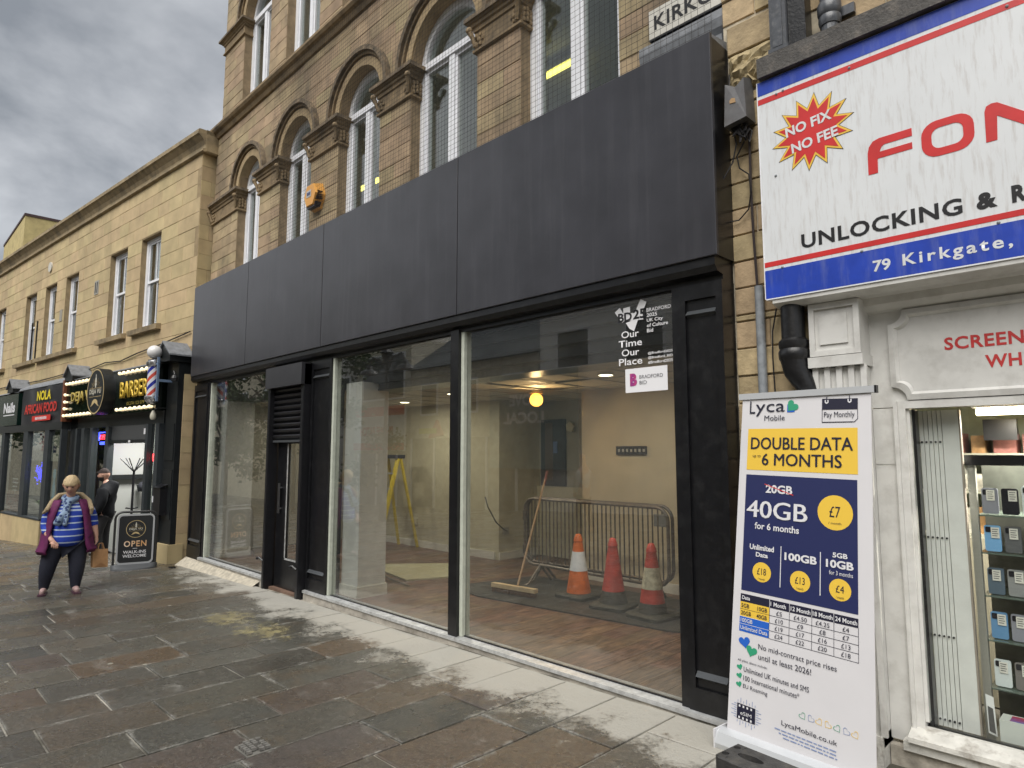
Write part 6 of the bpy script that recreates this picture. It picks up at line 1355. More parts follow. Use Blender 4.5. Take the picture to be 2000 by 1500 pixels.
text('lettering', 'NOLA', mat('cloth_yellow', (.75, .60, .02), .5), ns, -6.75, 2.80, -5.78, 3.02, -SF - .05, bold=.03); text('lettering', 'AFRICAN FOOD', mat('cloth_red', (.55, .03, .02), .5), ns, -7.62, 2.52, -5.35, 2.74, -SF - .05, bold=.03)
b = MB(); b.box(-7.0, -5.72, -SF - .052, -SF - .045, 2.34, 2.46); b.obj('red_strip', mat('cloth_red', (.55, .03, .02), .5), ns); b = MB()
for k in range(9): b.box(-6.75 + k * .09, -6.70 + k * .09, -SF - .056, -SF - .052, 2.37, 2.43)
b.obj('small_print', WP, ns)
# things in its windows
fl_ = lthing('blue_lights', 'cluster of glowing blue blossom lights hanging in the food shop window', 'fairy lights')
b = MB(); rn = random.Random(12)
for k in range(130):
    a = rn.gauss(0, .16); z = rn.gauss(0, .09) + (.12 if a < -.15 else 0); b.ball((-6.72 + a, -.18 + rn.uniform(-.08, .08), 1.13 + z), rn.uniform(.012, .022), 5, 4)
b.obj('blossoms', mat('blue_glow', (.1, .1, 1), .4, emis=(.05, .06, 1.0), estr=1.6), fl_)['kind'] = 'stuff'
pt = lthing('pot_plant', 'leafy green pot plant standing behind the food shop window', 'plant')
LF = mat('leaf_green', (.06, .13, .04), .5, var=.2)
for k in range(9):
    a = k * 2.4; L_ = .42 + .1 * (k % 3); b = MB(); pts = []
    for j in range(6): t_ = j / 5; w = .05 * math.sin(PI * min(1, t_ * 1.05 + .03)); r = L_ * t_ * .8; z = .25 + L_ * 1.3 * t_ - .55 * t_ * t_ * L_ * 1.4; pts.append((r, z, w))
    vs = []
    for r, z, w in pts:
        for s_ in (-1, 1): vs.append((-6.85 + r * math.cos(a) - s_ * w * math.sin(a), -.05 + r * math.sin(a) * .6 + s_ * w * math.cos(a), z))
    b.add(vs, [(2 * j, 2 * j + 1, 2 * j + 3, 2 * j + 2) for j in range(5)]); b.obj('leaf', LF, pt)
b = MB(); b.lathe((-6.85, -.05, .0), [(.10, 0), (.14, .24), (.12, .26)], 14); b.obj('pot', mat('pot', (.2, .2, .2), .6), pt)
fw_ = lthing('flower_wreath', 'mauve flower hanging in the top of the food shop window', 'flowers'); b = MB()
for k in range(120): b.ball((-6.7 + rn.gauss(0, .15), -.15 + rn.uniform(-.06, .06), 1.95 + rn.gauss(0, .09)), rn.uniform(.012, .03), 5, 4)
b.obj('petals', mat('mauve', (.28, .05, .12), .7), fw_)['kind'] = 'stuff'
neon('n', 'OPEN', GN, 7.75, 8.2, 1.38, 1.48, 'green lit sign in the left pane of the food shop')
t = lthing('window_poster', 'poster of pink hearts and plates low in the left food shop pane', 'poster'); b = MB(); b.box(-8.9, -7.9, -.295, -.29, .25, .72); b.obj('sheet', mat('poster_pink', (.50, .22, .18), .5, col2=(.60, .58, .55), nscale=14), t)
t = lthing('window_notice', 'white hand lettered notice in the left food shop pane', 'notice'); b = MB()
for k in range(4): b.box(-8.5, -8.05 - .05 * (k % 2), -.295, -.291, .72 + k * .09, .75 + k * .09)
b.obj('lines', mat('decal_white', (.72, .72, .74), .5), t)
t = lthing('window_notice', 'pale menu card high in the narrow pane right of the blue lights', 'notice'); b = MB(); b.box(-5.75, -5.25, -.295, -.29, 1.45, 2.0); b.obj('card', mat('card', (.42, .40, .34), .6), t); b = MB(); b.box(-5.65, -5.45, -.299, -.295, 1.62, 1.78); b.obj('print', NV, t)
t = lthing('window_notice', 'pale blue figure print in the narrow pane right of the blue lights', 'notice'); b = MB()
for z0, z1, w in ((.5, .95, .10), (.95, 1.1, .06), (1.1, 1.28, .09)): b.prism([(-5.45 - w, z0), (-5.45 + w, z0), (-5.45 + w * .8, z1), (-5.45 - w * .8, z1)], -.299, -.295)
b.obj('print', mat('pale_blue', (.25, .50, .68), .5), t)
# third shop
tf = lthing('third_shopfront', 'dark green shopfront with white lettering at the left edge of the view', 'shopfront')
gabled_pilaster(8.82, .38, tf)
b = MB(); b.box(-13.5, -9.3, -.36, .1, 2.12, 2.30); b.obj('sign_beam', BK2, tf)
for s0, s1 in ((9.32, 9.45), (11.4, 11.5), (13.2, 13.3)): frame_post(tf, s0, s1, -.9, 2.12, fy=-.31)
b = MB(); b.box(-13.2, -9.4, -.305, -.30, .2, 2.12); b.obj('window_pane', GLASSUP, tf)
b = MB(); b.box(-13.3, -9.1, -.3, .0, -1.0, .2); b.obj('stall_riser', YTRIM, tf)
b = MB(); b.box(-13.5, -8.4, -SF, -.14, 2.30, 3.08); b.obj('sign_board', mat('sign_green', (.008, .022, .018), .15), tf)
text('lettering', 'Nails', WP, tf, -9.6, 2.62, -8.62, 2.88, -SF - .004, bold=.04); b = MB(); b.box(-9.6, -8.65, -SF - .004, -SF, 2.55, 2.575); b.obj('underline', WP, tf)
b = MB(); b.add([(-13.5, -SF - .02, 3.1), (-8.4, -SF - .02, 3.1), (-8.4, 0, 3.24), (-13.5, 0, 3.24)], [(0, 1, 2, 3)]); b.obj('lead_cover', LEAD, tf)
b = MB(); b.box(-13.5, -9.2, 1.9, 2.0, -.8, 2.4); b.obj('room_wall', mat('nola_wall', (.24, .25, .23), .8, var=.2), tf)

# ---- pavement A-board
ab = thing('pavement_sign', 'black pavement sign reading OPEN under a round badge, in a black tube frame', 'pavement sign', (-11.37, -1.02, zg(-11.3)), math.atan2(.53, .14))
FR = mat('aboard_frame', (.02, .02, .02), .35)
def loop(w, z0, z1, r, y, rad, m, nm):
    P = []
    for cx, cz, a0 in ((w - r, z1 - r, 0), (r, z1 - r, 90)): P += [(cx + r * math.cos(math.radians(a0 + 90 * k / 6)), y, cz + r * math.sin(math.radians(a0 + 90 * k / 6))) for k in range(7)]
    b = MB(); b.tube([(w, y, z0)] + P + [(0, y, z0)], rad, 8); b.obj(nm, m, ab, True)
loop(.56, .02, .86, .10, 0, .017, FR, 'tube_frame'); 
for dx_, q in ((0.012, 1),):
    loop2 = MB()
b = MB(); P = rrect(.055, .505, .10, .80, .05, 5); b.prism(P, -.012, .012); b.obj('panel', mat('aboard_black', (.013, .014, .015), .35), ab)
n = len(P); P0 = rrect(.032, .528, .07, .825, .07, 5); b = MB()
b.add([(x, -.014, z) for x, z in P0] + [(x, -.014, z) for x, z in P], [(k, k + n, (k + 1) % n + n, (k + 1) % n) for k in range(n)]); b.add([(x, .014, z) for x, z in P0] + [(x, -.014, z) for x, z in P0], [(k, (k + 1) % n, (k + 1) % n + n, k + n) for k in range(n)]); b.obj('clip_frame', mat('clip_silver', (.50, .51, .52), .3, metal=.5), ab)
emblem(ab, .28, .60, .135, -.013)
text('lettering', 'OPEN', mat('bronze_letter', (.55, .30, .12), .4, col2=(.75, .6, .45), nscale=7), ab, .13, .335, .43, .425, -.015, bold=.02, lsp=1.15)
b = MB(); b.box(.25, .31, -.015, -.0125, .305, .311); b.obj('rule', WP, ab)
text('lettering', 'WALK-INS', WP, ab, .125, .235, .43, .28, -.015, bold=.015); text('lettering', 'WELCOME', WP, ab, .12, .175, .435, .22, -.015, bold=.015)
b = MB(); n_ = 12; b.add([(x, y, z) for z, k in ((0, 1), (.03, .96), (.075, .45)) for x, y in [(.28 + .31 * math.cos(2 * PI * q / 24) , .21 * k * math.sin(2 * PI * q / 24)) for q in range(24)]], [(i * 24 + q, i * 24 + (q + 1) % 24, (i + 1) * 24 + (q + 1) % 24, (i + 1) * 24 + q) for i in range(2) for q in range(24)] + [tuple(range(48, 72))]); b.obj('foot', mat('aboard_foot', (.075, .08, .085), .5), ab, True)

# ================================================================= PEOPLE
def skin(name, chains, m, parent, sub=2):
    "chains: lists of ((x,y,z), rx, ry); shared points join"
    vs = []; rad = []; es = []; key = {}
    for ch in chains:
        prev = None
        for p, rx, ry in ch:
            k = tuple(round(c, 4) for c in p)
            if k not in key: key[k] = len(vs); vs.append(p); rad.append((rx, ry))
            i = key[k]
            if prev is not None: es.append((prev, i))
            prev = i
    me = bpy.data.meshes.new(name); me.from_pydata(vs, es, []); o = bpy.data.objects.new('tmp', me); COL.objects.link(o)
    o.modifiers.new('s', 'SKIN'); sm = o.modifiers['s']; sm.use_smooth_shade = True; sm.branch_smoothing = .5
    if not me.skin_vertices: me.attributes
    d = me.skin_vertices[0].data
    for i, r in enumerate(rad): d[i].radius = r; d[i].use_root = (i == 0)
    sb = o.modifiers.new('u', 'SUBSURF'); sb.levels = sub; sb.render_levels = sub
    bpy.context.view_layer.update(); dg = bpy.context.evaluated_depsgraph_get()
    m2 = bpy.data.meshes.new_from_object(o.evaluated_get(dg)); bpy.data.objects.remove(o); m2.name = name
    m2.materials.clear(); m2.materials.append(m); m2.polygons.foreach_set('material_index', [0] * len(m2.polygons)); m2.polygons.foreach_set('use_smooth', [True] * len(m2.polygons))
    return link(name, m2, parent)
SKN = mat('skin', (.52, .30, .22), .55, var=.06, nscale=30)
def hand(chains, wrist, d, side, s=1.0, curl=.7):
    "five bent fingers from the wrist along d"
    w = Vector(wrist); d = Vector(d).normalized(); a = Vector(side).normalized(); n = d.cross(a)
    pm_ = w + d * .055 * s; chains.append([(tuple(w), .026 * s, .020 * s), (tuple(pm_), .036 * s, .018 * s)])
    for i, (l, o) in enumerate(((.055, -.027), (.064, -.009), (.060, .009), (.046, .026))):
        k = pm_ + d * .022 * s + a * o * s; c1 = k + (d * (1 - curl * .5) + n * curl * .8) * l * .5 * s; c2 = c1 + (d * (1 - curl * 1.4) + n * curl) * l * .5 * s
        chains.append([(tuple(pm_), .036 * s, .018 * s), (tuple(k), .0095 * s, .0095 * s), (tuple(c1), .0088 * s, .0088 * s), (tuple(c2), .007 * s, .007 * s)])
    k = w + d * .02 * s - a * .028 * s; c1 = k + (d * .6 - a * .5 + n * .4) * .035 * s; chains.append([(tuple(w), .026 * s, .020 * s), (tuple(k), .012 * s, .012 * s), (tuple(c1), .0105 * s, .0105 * s), (tuple(c1 + (d * .8 + n * .5) * .025 * s), .008 * s, .008 * s)])
def head(par, c, r, yaw, pitch, hair_m, hairstyle, beard=None):
    R = Matrix.Translation(c) @ Matrix.Rotation(yaw, 4, 'Z') @ Matrix.Rotation(pitch, 4, 'Y')
    bm = bmesh.new(); bmesh.ops.create_uvsphere(bm, u_segments=28, v_segments=20, radius=1)
    for v in bm.verts:
        x, y, z = v.co; X = x * .98; Y = y * .78; Z = z * 1.18
        if z < 0: Y *= 1 + .28 * z; X = X * (1 + .05 * z) if x > 0 else X * (1 + .32 * z)
        if x > 0: 
            f = math.exp(-((y / .16) ** 2)); X += f * (.24 * math.exp(-((z + .14) / .13) ** 2) + .10 * math.exp(-((z - .02) / .2) ** 2))
            for s in (-1, 1): X -= .12 * math.exp(-((y - s * .32) / .15) ** 2 - ((z - .12) / .10) ** 2)
            X += .07 * math.exp(-(y / .3) ** 2 - ((z + .47) / .06) ** 2) - .05 * math.exp(-(y / .28) ** 2 - ((z + .42) / .035) ** 2) + .10 * math.exp(-(y / .28) ** 2 - ((z + .80) / .14) ** 2) + .05 * math.exp(-((z - .30) / .08) ** 2 - (y / .5) ** 2)
        v.co = R @ Vector((X * r, Y * r, Z * r))
    me = bpy.data.meshes.new('head'); bm.to_mesh(me); bm.free(); me.materials.append(SKN); me.polygons.foreach_set('use_smooth', [True] * len(me.polygons)); hd_ = link('head', me, par)
    b = MB(); b.T = R
    for s in (-1, 1): b.ball((.86 * r, s * .30 * r, .12 * r), .085 * r, 8, 6)
    b.obj('eye', mat('eye_dark', (.03, .025, .025), .3), hd_)
    b = MB(); b.T = R
    for s in (-1, 1): b.tube([(-.02 * r, s * .76 * r, -.18 * r), (-.10 * r, s * .90 * r, .05 * r), (-.02 * r, s * .88 * r, .18 * r), (.06 * r, s * .80 * r, .10 * r)], .07 * r, 6)
    b.obj('ear', SKN, hd_, True)
    b = MB(); b.T = R; b.tube([(.93 * r, -.20 * r, -.46 * r), (1.0 * r, 0, -.45 * r), (.93 * r, .20 * r, -.46 * r)], .035 * r, 6); b.obj('mouth', mat('lips', (.38, .13, .11), .5), hd_, True)
    b = MB(); b.T = R
    for s in (-1, 1): b.tube([(.92 * r, s * .16 * r, .30 * r), (.90 * r, s * .34 * r, .34 * r), (.80 * r, s * .48 * r, .28 * r)], .035 * r, 5)
    b.obj('eyebrow', hair_m, hd_)
    bm = bmesh.new(); bmesh.ops.create_uvsphere(bm, u_segments=28, v_segments=20, radius=1); dele = []
    rn = random.Random(5)
    for v in bm.verts:
        x, y, z = v.co
        lim = (.30 if x > .5 else .30 - (.5 - x) * 1.05) if hairstyle == 'crop' else .30
        if z < lim: dele.append(v); continue
        k = (1.13 if hairstyle == 'crop' else 1.07) + rn.uniform(-.04, .05); v.co = R @ Vector((x * .98 * r * k + (.02 * r), y * .80 * r * k, z * 1.18 * r * k))
    bmesh.ops.delete(bm, geom=dele, context='VERTS'); me = bpy.data.meshes.new('hair'); bm.to_mesh(me); bm.free(); me.materials.append(hair_m); me.polygons.foreach_set('use_smooth', [True] * len(me.polygons)); link('hair' if hairstyle == 'crop' else 'hat', me, hd_)
    if beard:
        bm = bmesh.new(); bmesh.ops.create_uvsphere(bm, u_segments=28, v_segments=20, radius=1); dele = []
        for v in bm.verts:
            x, y, z = v.co
            if z > -.30 or x < -.25 or (x > .8 and -.5 < z and abs(y) < .2): dele.append(v); continue
            k = 1.06; X = x * .98 * r * k + (.12 * r if x > .5 else 0); v.co = R @ Vector((X, y * .78 * r * k * (1 + .26 * z), z * 1.2 * r * k))
        bmesh.ops.delete(bm, geom=dele, context='VERTS'); me = bpy.data.meshes.new('beard'); bm.to_mesh(me); bm.free(); me.materials.append(beard); link('beard', me, hd_)
    return R
# ---- the woman
wm_ = thing('person', 'woman in purple gilet and blue striped top walking with a paper bag', 'person', (-9.9, -1.93, zg(-9.9)), math.atan2(-1.87, 9.9))
ch = [[((-.01, .03, .72), .15, .20), ((.0, .03, .92), .14, .19), ((.0, .03, 1.08), .11, .17), ((.01, .03, 1.16), .06, .07), ((.05, .03, 1.24), .052, .052), ((.06, .03, 1.30), .05, .05)]]
ra = [((.0, .03, 1.08), .11, .17), ((.0, -.15, 1.07), .07, .07), ((.01, -.195, .95), .056, .056), ((.02, -.21, .82), .048, .048), ((.12, -.17, .72), .038, .038), ((.20, -.13, .665), .027, .025)]
la = [((.0, .03, 1.08), .11, .17), ((.0, .22, 1.07), .07, .07), ((.0, .27, .95), .055, .055), ((-.01, .30, .82), .046, .046), ((.02, .325, .72), .036, .036), ((.04, .335, .665), .026, .024)]
ch += [ra, la]; hand(ch, (.20, -.13, .665), (.6, .35, -.6), (0, -1, .2), 1.05, .8); hand(ch, (.04, .335, .665), (.1, .05, -1), (1, 0, 0), 1.0, .75)
legR = [((-.01, .03, .72), .15, .20), ((.0, -.09, .60), .12, .125), ((.03, -.15, .38), .090, .092), ((.0, -.165, .22), .076, .076), ((-.03, -.18, .08), .050, .050)]
legL = [((-.01, .03, .72), .15, .20), ((.0, .14, .60), .12, .125), ((.05, .15, .38), .090, .092), ((.05, .145, .22), .076, .076), ((.04, .145, .08), .050, .050)]
body = skin('body', ch + [legR, legL], SKN, wm_)
JE = mat('dark_jeans', (.014, .016, .030), .75, var=.2, nscale=25)
def grow(c, k, z_=None): return [(p, rx + k, ry + k) for p, rx, ry in c]
skin('trousers', [grow(legR[:-1], .012) + [((-.03, -.18, .10), .060, .060), ((-.03, -.18, .03), .058, .058)], grow(legL[:-1], .012) + [((.04, .145, .10), .060, .060), ((.04, .145, .03), .058, .058)]], JE, wm_)
SH = mat('pink_boot', (.40, .27, .26), .6, var=.2, nscale=20); SOL = mat('boot_sole', (.05, .015, .03), .6)
for (x, y, a) in ((-.03, -.18, -.1), (.05, .145, .15)):
    d = Vector((math.cos(a), math.sin(a), 0)); p = Vector((x, y, 0)); up_ = Vector((0, 0, 1))
    s_ = skin('shoe', [[(tuple(p + up_ * .13), .043, .043), (tuple(p + up_ * .05), .042, .042), (tuple(p + d * .08 + up_ * .042), .038, .034), (tuple(p + d * .16 + up_ * .034), .036, .026)]], SH, wm_)
    b = MB(); b.T = Matrix.Translation(p) @ Matrix.Rotation(a, 4, 'Z'); slab(b, rrect(-.05, .20, -.042, .042, .035, 4), 0, .018); b.obj('sole', SOL, s_)
def stripe_mat(nm, base, st, period, width, z0=0.0):
    m = bpy.data.materials.new(nm); m.use_nodes = True; t = m.node_tree; tc = t.nodes.new('ShaderNodeTexCoord'); s = t.nodes.new('ShaderNodeSeparateXYZ'); t.links.new(tc.outputs['Object'], s.inputs[0])
    def F(op, a, b_): 
        n = t.nodes.new('ShaderNodeMath'); n.operation = op
        for i, v in enumerate((a, b_)):
            if isinstance(v, (int, float)): n.inputs[i].default_value = v
            else: t.links.new(v, n.inputs[i])
        return n.outputs[0]
    fr = F('FRACT', F('DIVIDE', F('ADD', s.outputs[2], z0), period), 0.0); k = F('LESS_THAN', fr, width)
    hi = F('GREATER_THAN', s.outputs[2], 1.0); k = F('MAXIMUM', k, F('MULTIPLY', hi, F('LESS_THAN', F('FRACT', F('DIVIDE', s.outputs[2], .042), 0), .5)))
    mx = t.nodes.new('ShaderNodeMix'); mx.data_type = 'RGBA'; t.links.new(k, mx.inputs[0]); mx.inputs[6].default_value = (*base, 1); mx.inputs[7].default_value = (*st, 1); t.links.new(mx.outputs[2], t.nodes['Principled BSDF'].inputs['Base Color']); t.nodes['Principled BSDF'].inputs['Roughness'].default_value = .8; return m
STR = stripe_mat('striped_knit', (.012, .045, .36), (.42, .50, .62), .078, .20)
torso = [((-.0, .03, .56), .18, .235), ((.01, .03, .68), .20, .245), ((.01, .03, .80), .195, .235), ((.02, .03, .92), .17, .21), ((.0, .03, 1.08), .12, .175), ((.015, .03, 1.15), .07, .08)]
skin('striped_top', [torso, [((.0, .03, 1.08), .12, .175)] + grow(ra[1:-2], .010) + [((.10, -.18, .735), .05, .05)], [((.0, .03, 1.08), .12, .175)] + grow(la[1:-2], .010) + [((.0, .31, .79), .052, .052)]], STR, wm_)
# gilet: an open shell round the torso
GI = mat('purple_gilet', (.105, .008, .065), .75, var=.25, nscale=12); FUR = mat('fur_trim', (.36, .28, .17), .95, var=.35, nscale=60, bump=.8, bscale=120)
def shell(nm, rings, a0, a1, m, par, cxy=(0, .03), n=22, th=.022):
    b = MB(); vs = []
    for z, rx, ry, op in rings:
        for k in range(n + 1):
            a = op + (2 * PI - 2 * op) * k / n; cr = 1 + .022 * math.sin(z * 62) + .025 * math.sin(a * 7 + z * 9)
            vs.append((cxy[0] + rx * cr * math.cos(a), cxy[1] + ry * cr * math.sin(a), z))
    N_ = n + 1; R_ = len(rings); fs = [(i * N_ + k, i * N_ + k + 1, (i + 1) * N_ + k + 1, (i + 1) * N_ + k) for i in range(R_ - 1) for k in range(n)]
    b.add(vs, fs); o = b.obj(nm, m, par, True); so = o.modifiers.new('t', 'SOLIDIFY'); so.thickness = th; so.offset = 1; return o
gi = shell('gilet', [(.50, .25, .285, .80), (.53, .255, .292, .80), (.60, .24, .272, .78), (.72, .225, .252, .76), (.80, .21, .238, .76), (.88, .195, .228, .74), (.96, .178, .218, .68), (1.04, .155, .205, .58), (1.09, .135, .19, .55), (1.135, .10, .15, .6)], 0, 0, GI, wm_)
b = MB()
for sgn, pts in ((-1, [(-.10, .05, 1.22), (-.06, -.09, 1.20), (.02, -.16, 1.12), (.10, -.205, 1.03), (.07, -.24, .99)]), (1, [(-.10, .03, 1.22), (-.06, .15, 1.20), (.02, .23, 1.12), (.11, .265, 1.02), (.10, .26, .96)])): b.tube(pts, [.024, .028, .030, .026, .014], 9)
b.obj('fur_collar', FUR, gi, True)
SCF = bpy.data.materials.new('patterned_scarf'); SCF.use_nodes = True; t_ = SCF.node_tree; g_ = t_.nodes.new('ShaderNodeTexCoord'); vn = t_.nodes.new('ShaderNodeTexVoronoi'); vn.inputs['Scale'].default_value = 26; t_.links.new(g_.outputs['Object'], vn.inputs['Vector']); cr_ = t_.nodes.new('ShaderNodeValToRGB'); cr_.color_ramp.interpolation = 'CONSTANT'; t_.links.new(vn.outputs['Distance'], cr_.inputs[0]); cr_.color_ramp.elements[0].color = (.03, .05, .13, 1); cr_.color_ramp.elements[1].position = .42; cr_.color_ramp.elements[1].color = (.22, .30, .42, 1); t_.links.new(cr_.outputs[0], t_.nodes['Principled BSDF'].inputs['Base Color']); t_.nodes['Principled BSDF'].inputs['Roughness'].default_value = .9
skin('scarf', [[((-.05, .06, 1.17), .03, .05), ((.05, -.045, 1.18), .04, .04), ((.12, .0, 1.12), .045, .045), ((.17, .0, 1.02), .05, .045), ((.205, -.06, .93), .035, .05), ((.215, -.10, .84), .03, .055)], [((.12, .0, 1.12), .045, .045), ((.08, .11, 1.17), .04, .04), ((-.05, .06, 1.17), .03, .05)], [((.17, .0, 1.02), .05, .045), ((.21, .0, .92), .03, .045), ((.22, -.01, .83), .03, .05)]], SCF, wm_)
head(wm_, (.085, .03, 1.325), .102, -.15, .38, mat('blonde_hair', (.50, .38, .22), .7, var=.25, nscale=60, bump=.6), 'crop')
pb = thing('paper_bag', 'brown paper carrier bag held in the walking woman\'s hand', 'bag', tuple(wm_.matrix_basis @ Vector((.05, .34, .60))) if False else (-9.82, -1.55, zg(-9.8)), math.atan2(-1.87, 9.9) + .25)
PB = mat('kraft_paper', (.40, .22, .10), .8, var=.12, nscale=14, bump=.2)
b = MB(); b.add([(-.045, -.085, .28), (.045, -.085, .28), (.045, .085, .27), (-.045, .085, .27), (-.055, -.09, .50), (.03, -.088, .51), (.035, .08, .50), (-.05, .085, .49)], [(0, 3, 2, 1), (0, 1, 5, 4), (1, 2, 6, 5), (2, 3, 7, 6), (3, 0, 4, 7)]); o = b.obj('bag_body', PB, pb)
b = MB(); b.add([(.048, -.07, .285), (.052, 0, .335), (.048, .07, .285)], [(0, 1, 2)]); b.obj('fold', mat('kraft_dark', (.33, .17, .075), .8), pb)
b = MB(); 
for x in (-.04, .03): b.tube([(x, -.035, .50), (x * .5, -.02, .57), (x * .5, .02, .575), (x, .035, .50)], .006, 5)
b.obj('handle', PB, pb)
# ---- the man at the barber's door
mn = thing('person', 'bearded man in flat cap and long black hooded coat at the barber doorway', 'person', (-13.75, -.62, zg(-13.75) + .02), math.atan2(-.86, -.5))
CO = mat('black_coat', (.008, .009, .011), .85, var=.3, nscale=10, spec=.2, bump=.5, bscale=25); TR_ = mat('black_trousers', (.009, .009, .011), .75)
arm1 = [((-.02, 0, 1.17), .12, .17), ((-.02, -.20, 1.16), .075, .075), ((-.04, -.26, .98), .062, .062), ((.0, -.26, .84), .055, .055), ((.13, -.20, .78), .045, .045), ((.17, -.17, .76), .03, .03)]
arm2 = [(((x), -y, z), a, c) for (x, y, z), a, c in [((p[0], p[1], p[2]), a, c) for p, a, c in arm1]]
lg1 = [((0, 0, .78), .12, .15), ((.0, -.09, .66), .09, .09), ((.0, -.10, .40), .062, .062), ((-.01, -.10, .20), .05, .05), ((-.02, -.10, .07), .036, .036)]
lg2 = [((0, 0, .78), .12, .15), ((.0, .09, .66), .09, .09), ((.05, .10, .40), .062, .062), ((.04, .10, .20), .05, .05), ((.05, .10, .07), .036, .036)]
ch = [[((0, 0, .78), .12, .15), ((0, 0, .98), .13, .16), ((-.02, 0, 1.17), .12, .17), ((-.01, 0, 1.27), .06, .06), ((.02, 0, 1.36), .052, .052)], arm1, arm2, lg1, lg2]
hand(ch, (.17, -.17, .76), (.8, .4, -.3), (0, 0, 1), 1, .6); hand(ch, (.17, .17, .76), (.8, -.4, -.3), (0, 0, 1), 1, .6)
skin('body', ch, SKN, mn); skin('trousers', [grow(lg1, .012) + [((-.02, -.10, .02), .046, .046)], grow(lg2, .012) + [((.05, .10, .02), .046, .046)]], TR_, mn)
skin('coat', [[((.02, 0, .60), .17, .20), ((.03, 0, .78), .18, .21), ((.02, 0, .98), .17, .20), ((-.02, 0, 1.17), .14, .195), ((-.01, 0, 1.26), .08, .09)], grow(arm1[:-1], .016)[:1] + grow(arm1[1:-1], .018), grow(arm2[:-1], .016)[:1] + grow(arm2[1:-1], .018), [((-.02, 0, 1.17), .14, .195), ((-.12, 0, 1.28), .09, .13), ((-.13, 0, 1.33), .05, .10)]], CO, mn)
for y in (-.10, .10): skin('shoe', [[((-.02 if y < 0 else .05, y, .10), .038, .038), ((-.02 if y < 0 else .05, y, .045), .04, .04), ((.12 if y < 0 else .19, y, .035), .036, .026)]], BLACKM, mn)
DH = mat('dark_cap_cloth', (.030, .020, .018), .9, var=.3, nscale=40)
R = head(mn, (.045, 0, 1.43), .098, -.1, .05, DH, 'cap', mat('beard_black', (.012, .010, .010), .9))
b = MB(); b.T = R; b.add([(.02, -.07, .045), (.10, -.06, .05), (.155, 0, .045), (.10, .06, .05), (.02, .07, .045), (.05, 0, .085)], [(0, 1, 2, 3, 4), (0, 5, 1), (1, 5, 2), (2, 5, 3), (3, 5, 4)]); b.obj('cap_peak', DH, mn)
# ================================================================= ACROSS THE STREET (seen only as reflections in the glass)
OY = -12.0
def plain_building(x0, x1, z1, wallm, label, wins, trim=None, name='building', storey=2.9, roofm=None):
    t = thing(name, label, 'building'); zb = -1.8
    b = MB(); b.box(x0, x1, OY - 6, OY, zb, z1); b.obj('wall', wallm, t)
    if roofm: b = MB(); b.sweep([(OY + .25, z1), (OY - 2.6, z1 + 1.9), (OY - 6, z1 + 1.9), (OY - 6, z1)], x0 - .1, x1 + .1); b.obj('roof', roofm, t)
    for (a, c, p, q) in wins:
        b = MB(); b.box(a, c, OY - .02, OY + .04, p, q); w = b.obj('window', WHITEP, t)
        b = MB(); b.box(a + .08, c - .08, OY + .04, OY + .045, p + .08, q - .08); b.obj('pane', mat('dark_pane', (.03, .035, .04), .05), w)
    return t
OST = mat('opp_stone', (.60, .54, .40), .9, var=.2, nscale=3); OCON = mat('opp_concrete', (.60, .59, .55), .9, var=.15); OWH = mat('opp_white', (.78, .78, .76), .7); ODK = mat('opp_dark', (.08, .085, .09), .6); SLATE = mat('slate', (.06, .07, .075), .6, var=.2)
def winrow(x0, x1, p, q, n, w): return [(x0 + (x1 - x0) * (k + .5) / n - w / 2, x0 + (x1 - x0) * (k + .5) / n + w / 2, p, q) for k in range(n)]
plain_building(-21.95, -14.8, 5.0, OST, 'stone building with a slate roof opposite the empty shop', winrow(-21.9, -14.8, 3.1, 4.4, 3, 1.1), roofm=SLATE)
plain_building(-26.2, -22.0, 6.4, mat('opp_lightstone', (.58, .54, .43), .9, var=.15), 'pale fronted phone repair shop building opposite', [(-25.6, -22.4, 3.9, 5.9)])
plain_building(-30.5, -26.25, 9.5, OCON, 'tall concrete panelled building opposite', winrow(-30.4, -26.3, 3.2, 5.2, 2, 1.2) + winrow(-30.4, -26.3, 6.2, 8.4, 2, 1.2))
plain_building(-60, -30.6, 8.5, OST, 'long stone terrace far along the opposite side', winrow(-60, -30.6, 3.4, 5.2, 9, 1.2) + winrow(-60, -30.6, 6.0, 7.6, 9, 1.2))
plain_building(-14.7, -9.2, 6.2, OWH, 'white rendered building opposite the shop', winrow(-14.6, -9.2, 4.3, 5.6, 2, 1.4))
plain_building(-9.1, 0, 8.2, OST, 'stone building opposite with plain upper windows', winrow(-9.0, 0, 3.6, 5.2, 4, 1.1) + winrow(-9, 0, 6.0, 7.4, 4, 1.1), roofm=SLATE)
plain_building(0.1, 9, 6.8, mat('opp_brown', (.26, .2, .13), .9, var=.2), 'brown brick building opposite the phone shop', winrow(.2, 9, 3.6, 5.2, 4, 1.1))
def front(x0, x1, z0, z1, m, lab, nm='shop_window'):
    t = thing(nm, lab, 'shop window'); b = MB(); b.box(x0, x1, OY + .01, OY + .16, z0, z1); b.obj('display', m, t)
    for k in range(int((x1 - x0) / 1.5) + 1): x = x0 + k * 1.5; b = MB(); b.box(x, x + .10, OY + .16, OY + .2, z0, z1); b.obj('frame', OWH, t)
front(-25.7, -22.2, -.6, 1.6, mat('display_dim', (.16, .16, .15), .3, var=.5, nscale=2), 'white framed shop window under the phone repair sign')
front(-21.7, -15, -.5, 2.2, mat('display_dim2', (.13, .12, .10), .3, var=.5, nscale=1.5), 'wide shop window in the stone building opposite')
front(-9, -.2, -.2, 2.6, mat('display_dim', (.16, .16, .15), .3, var=.5, nscale=2), 'long shop window opposite the empty shop')
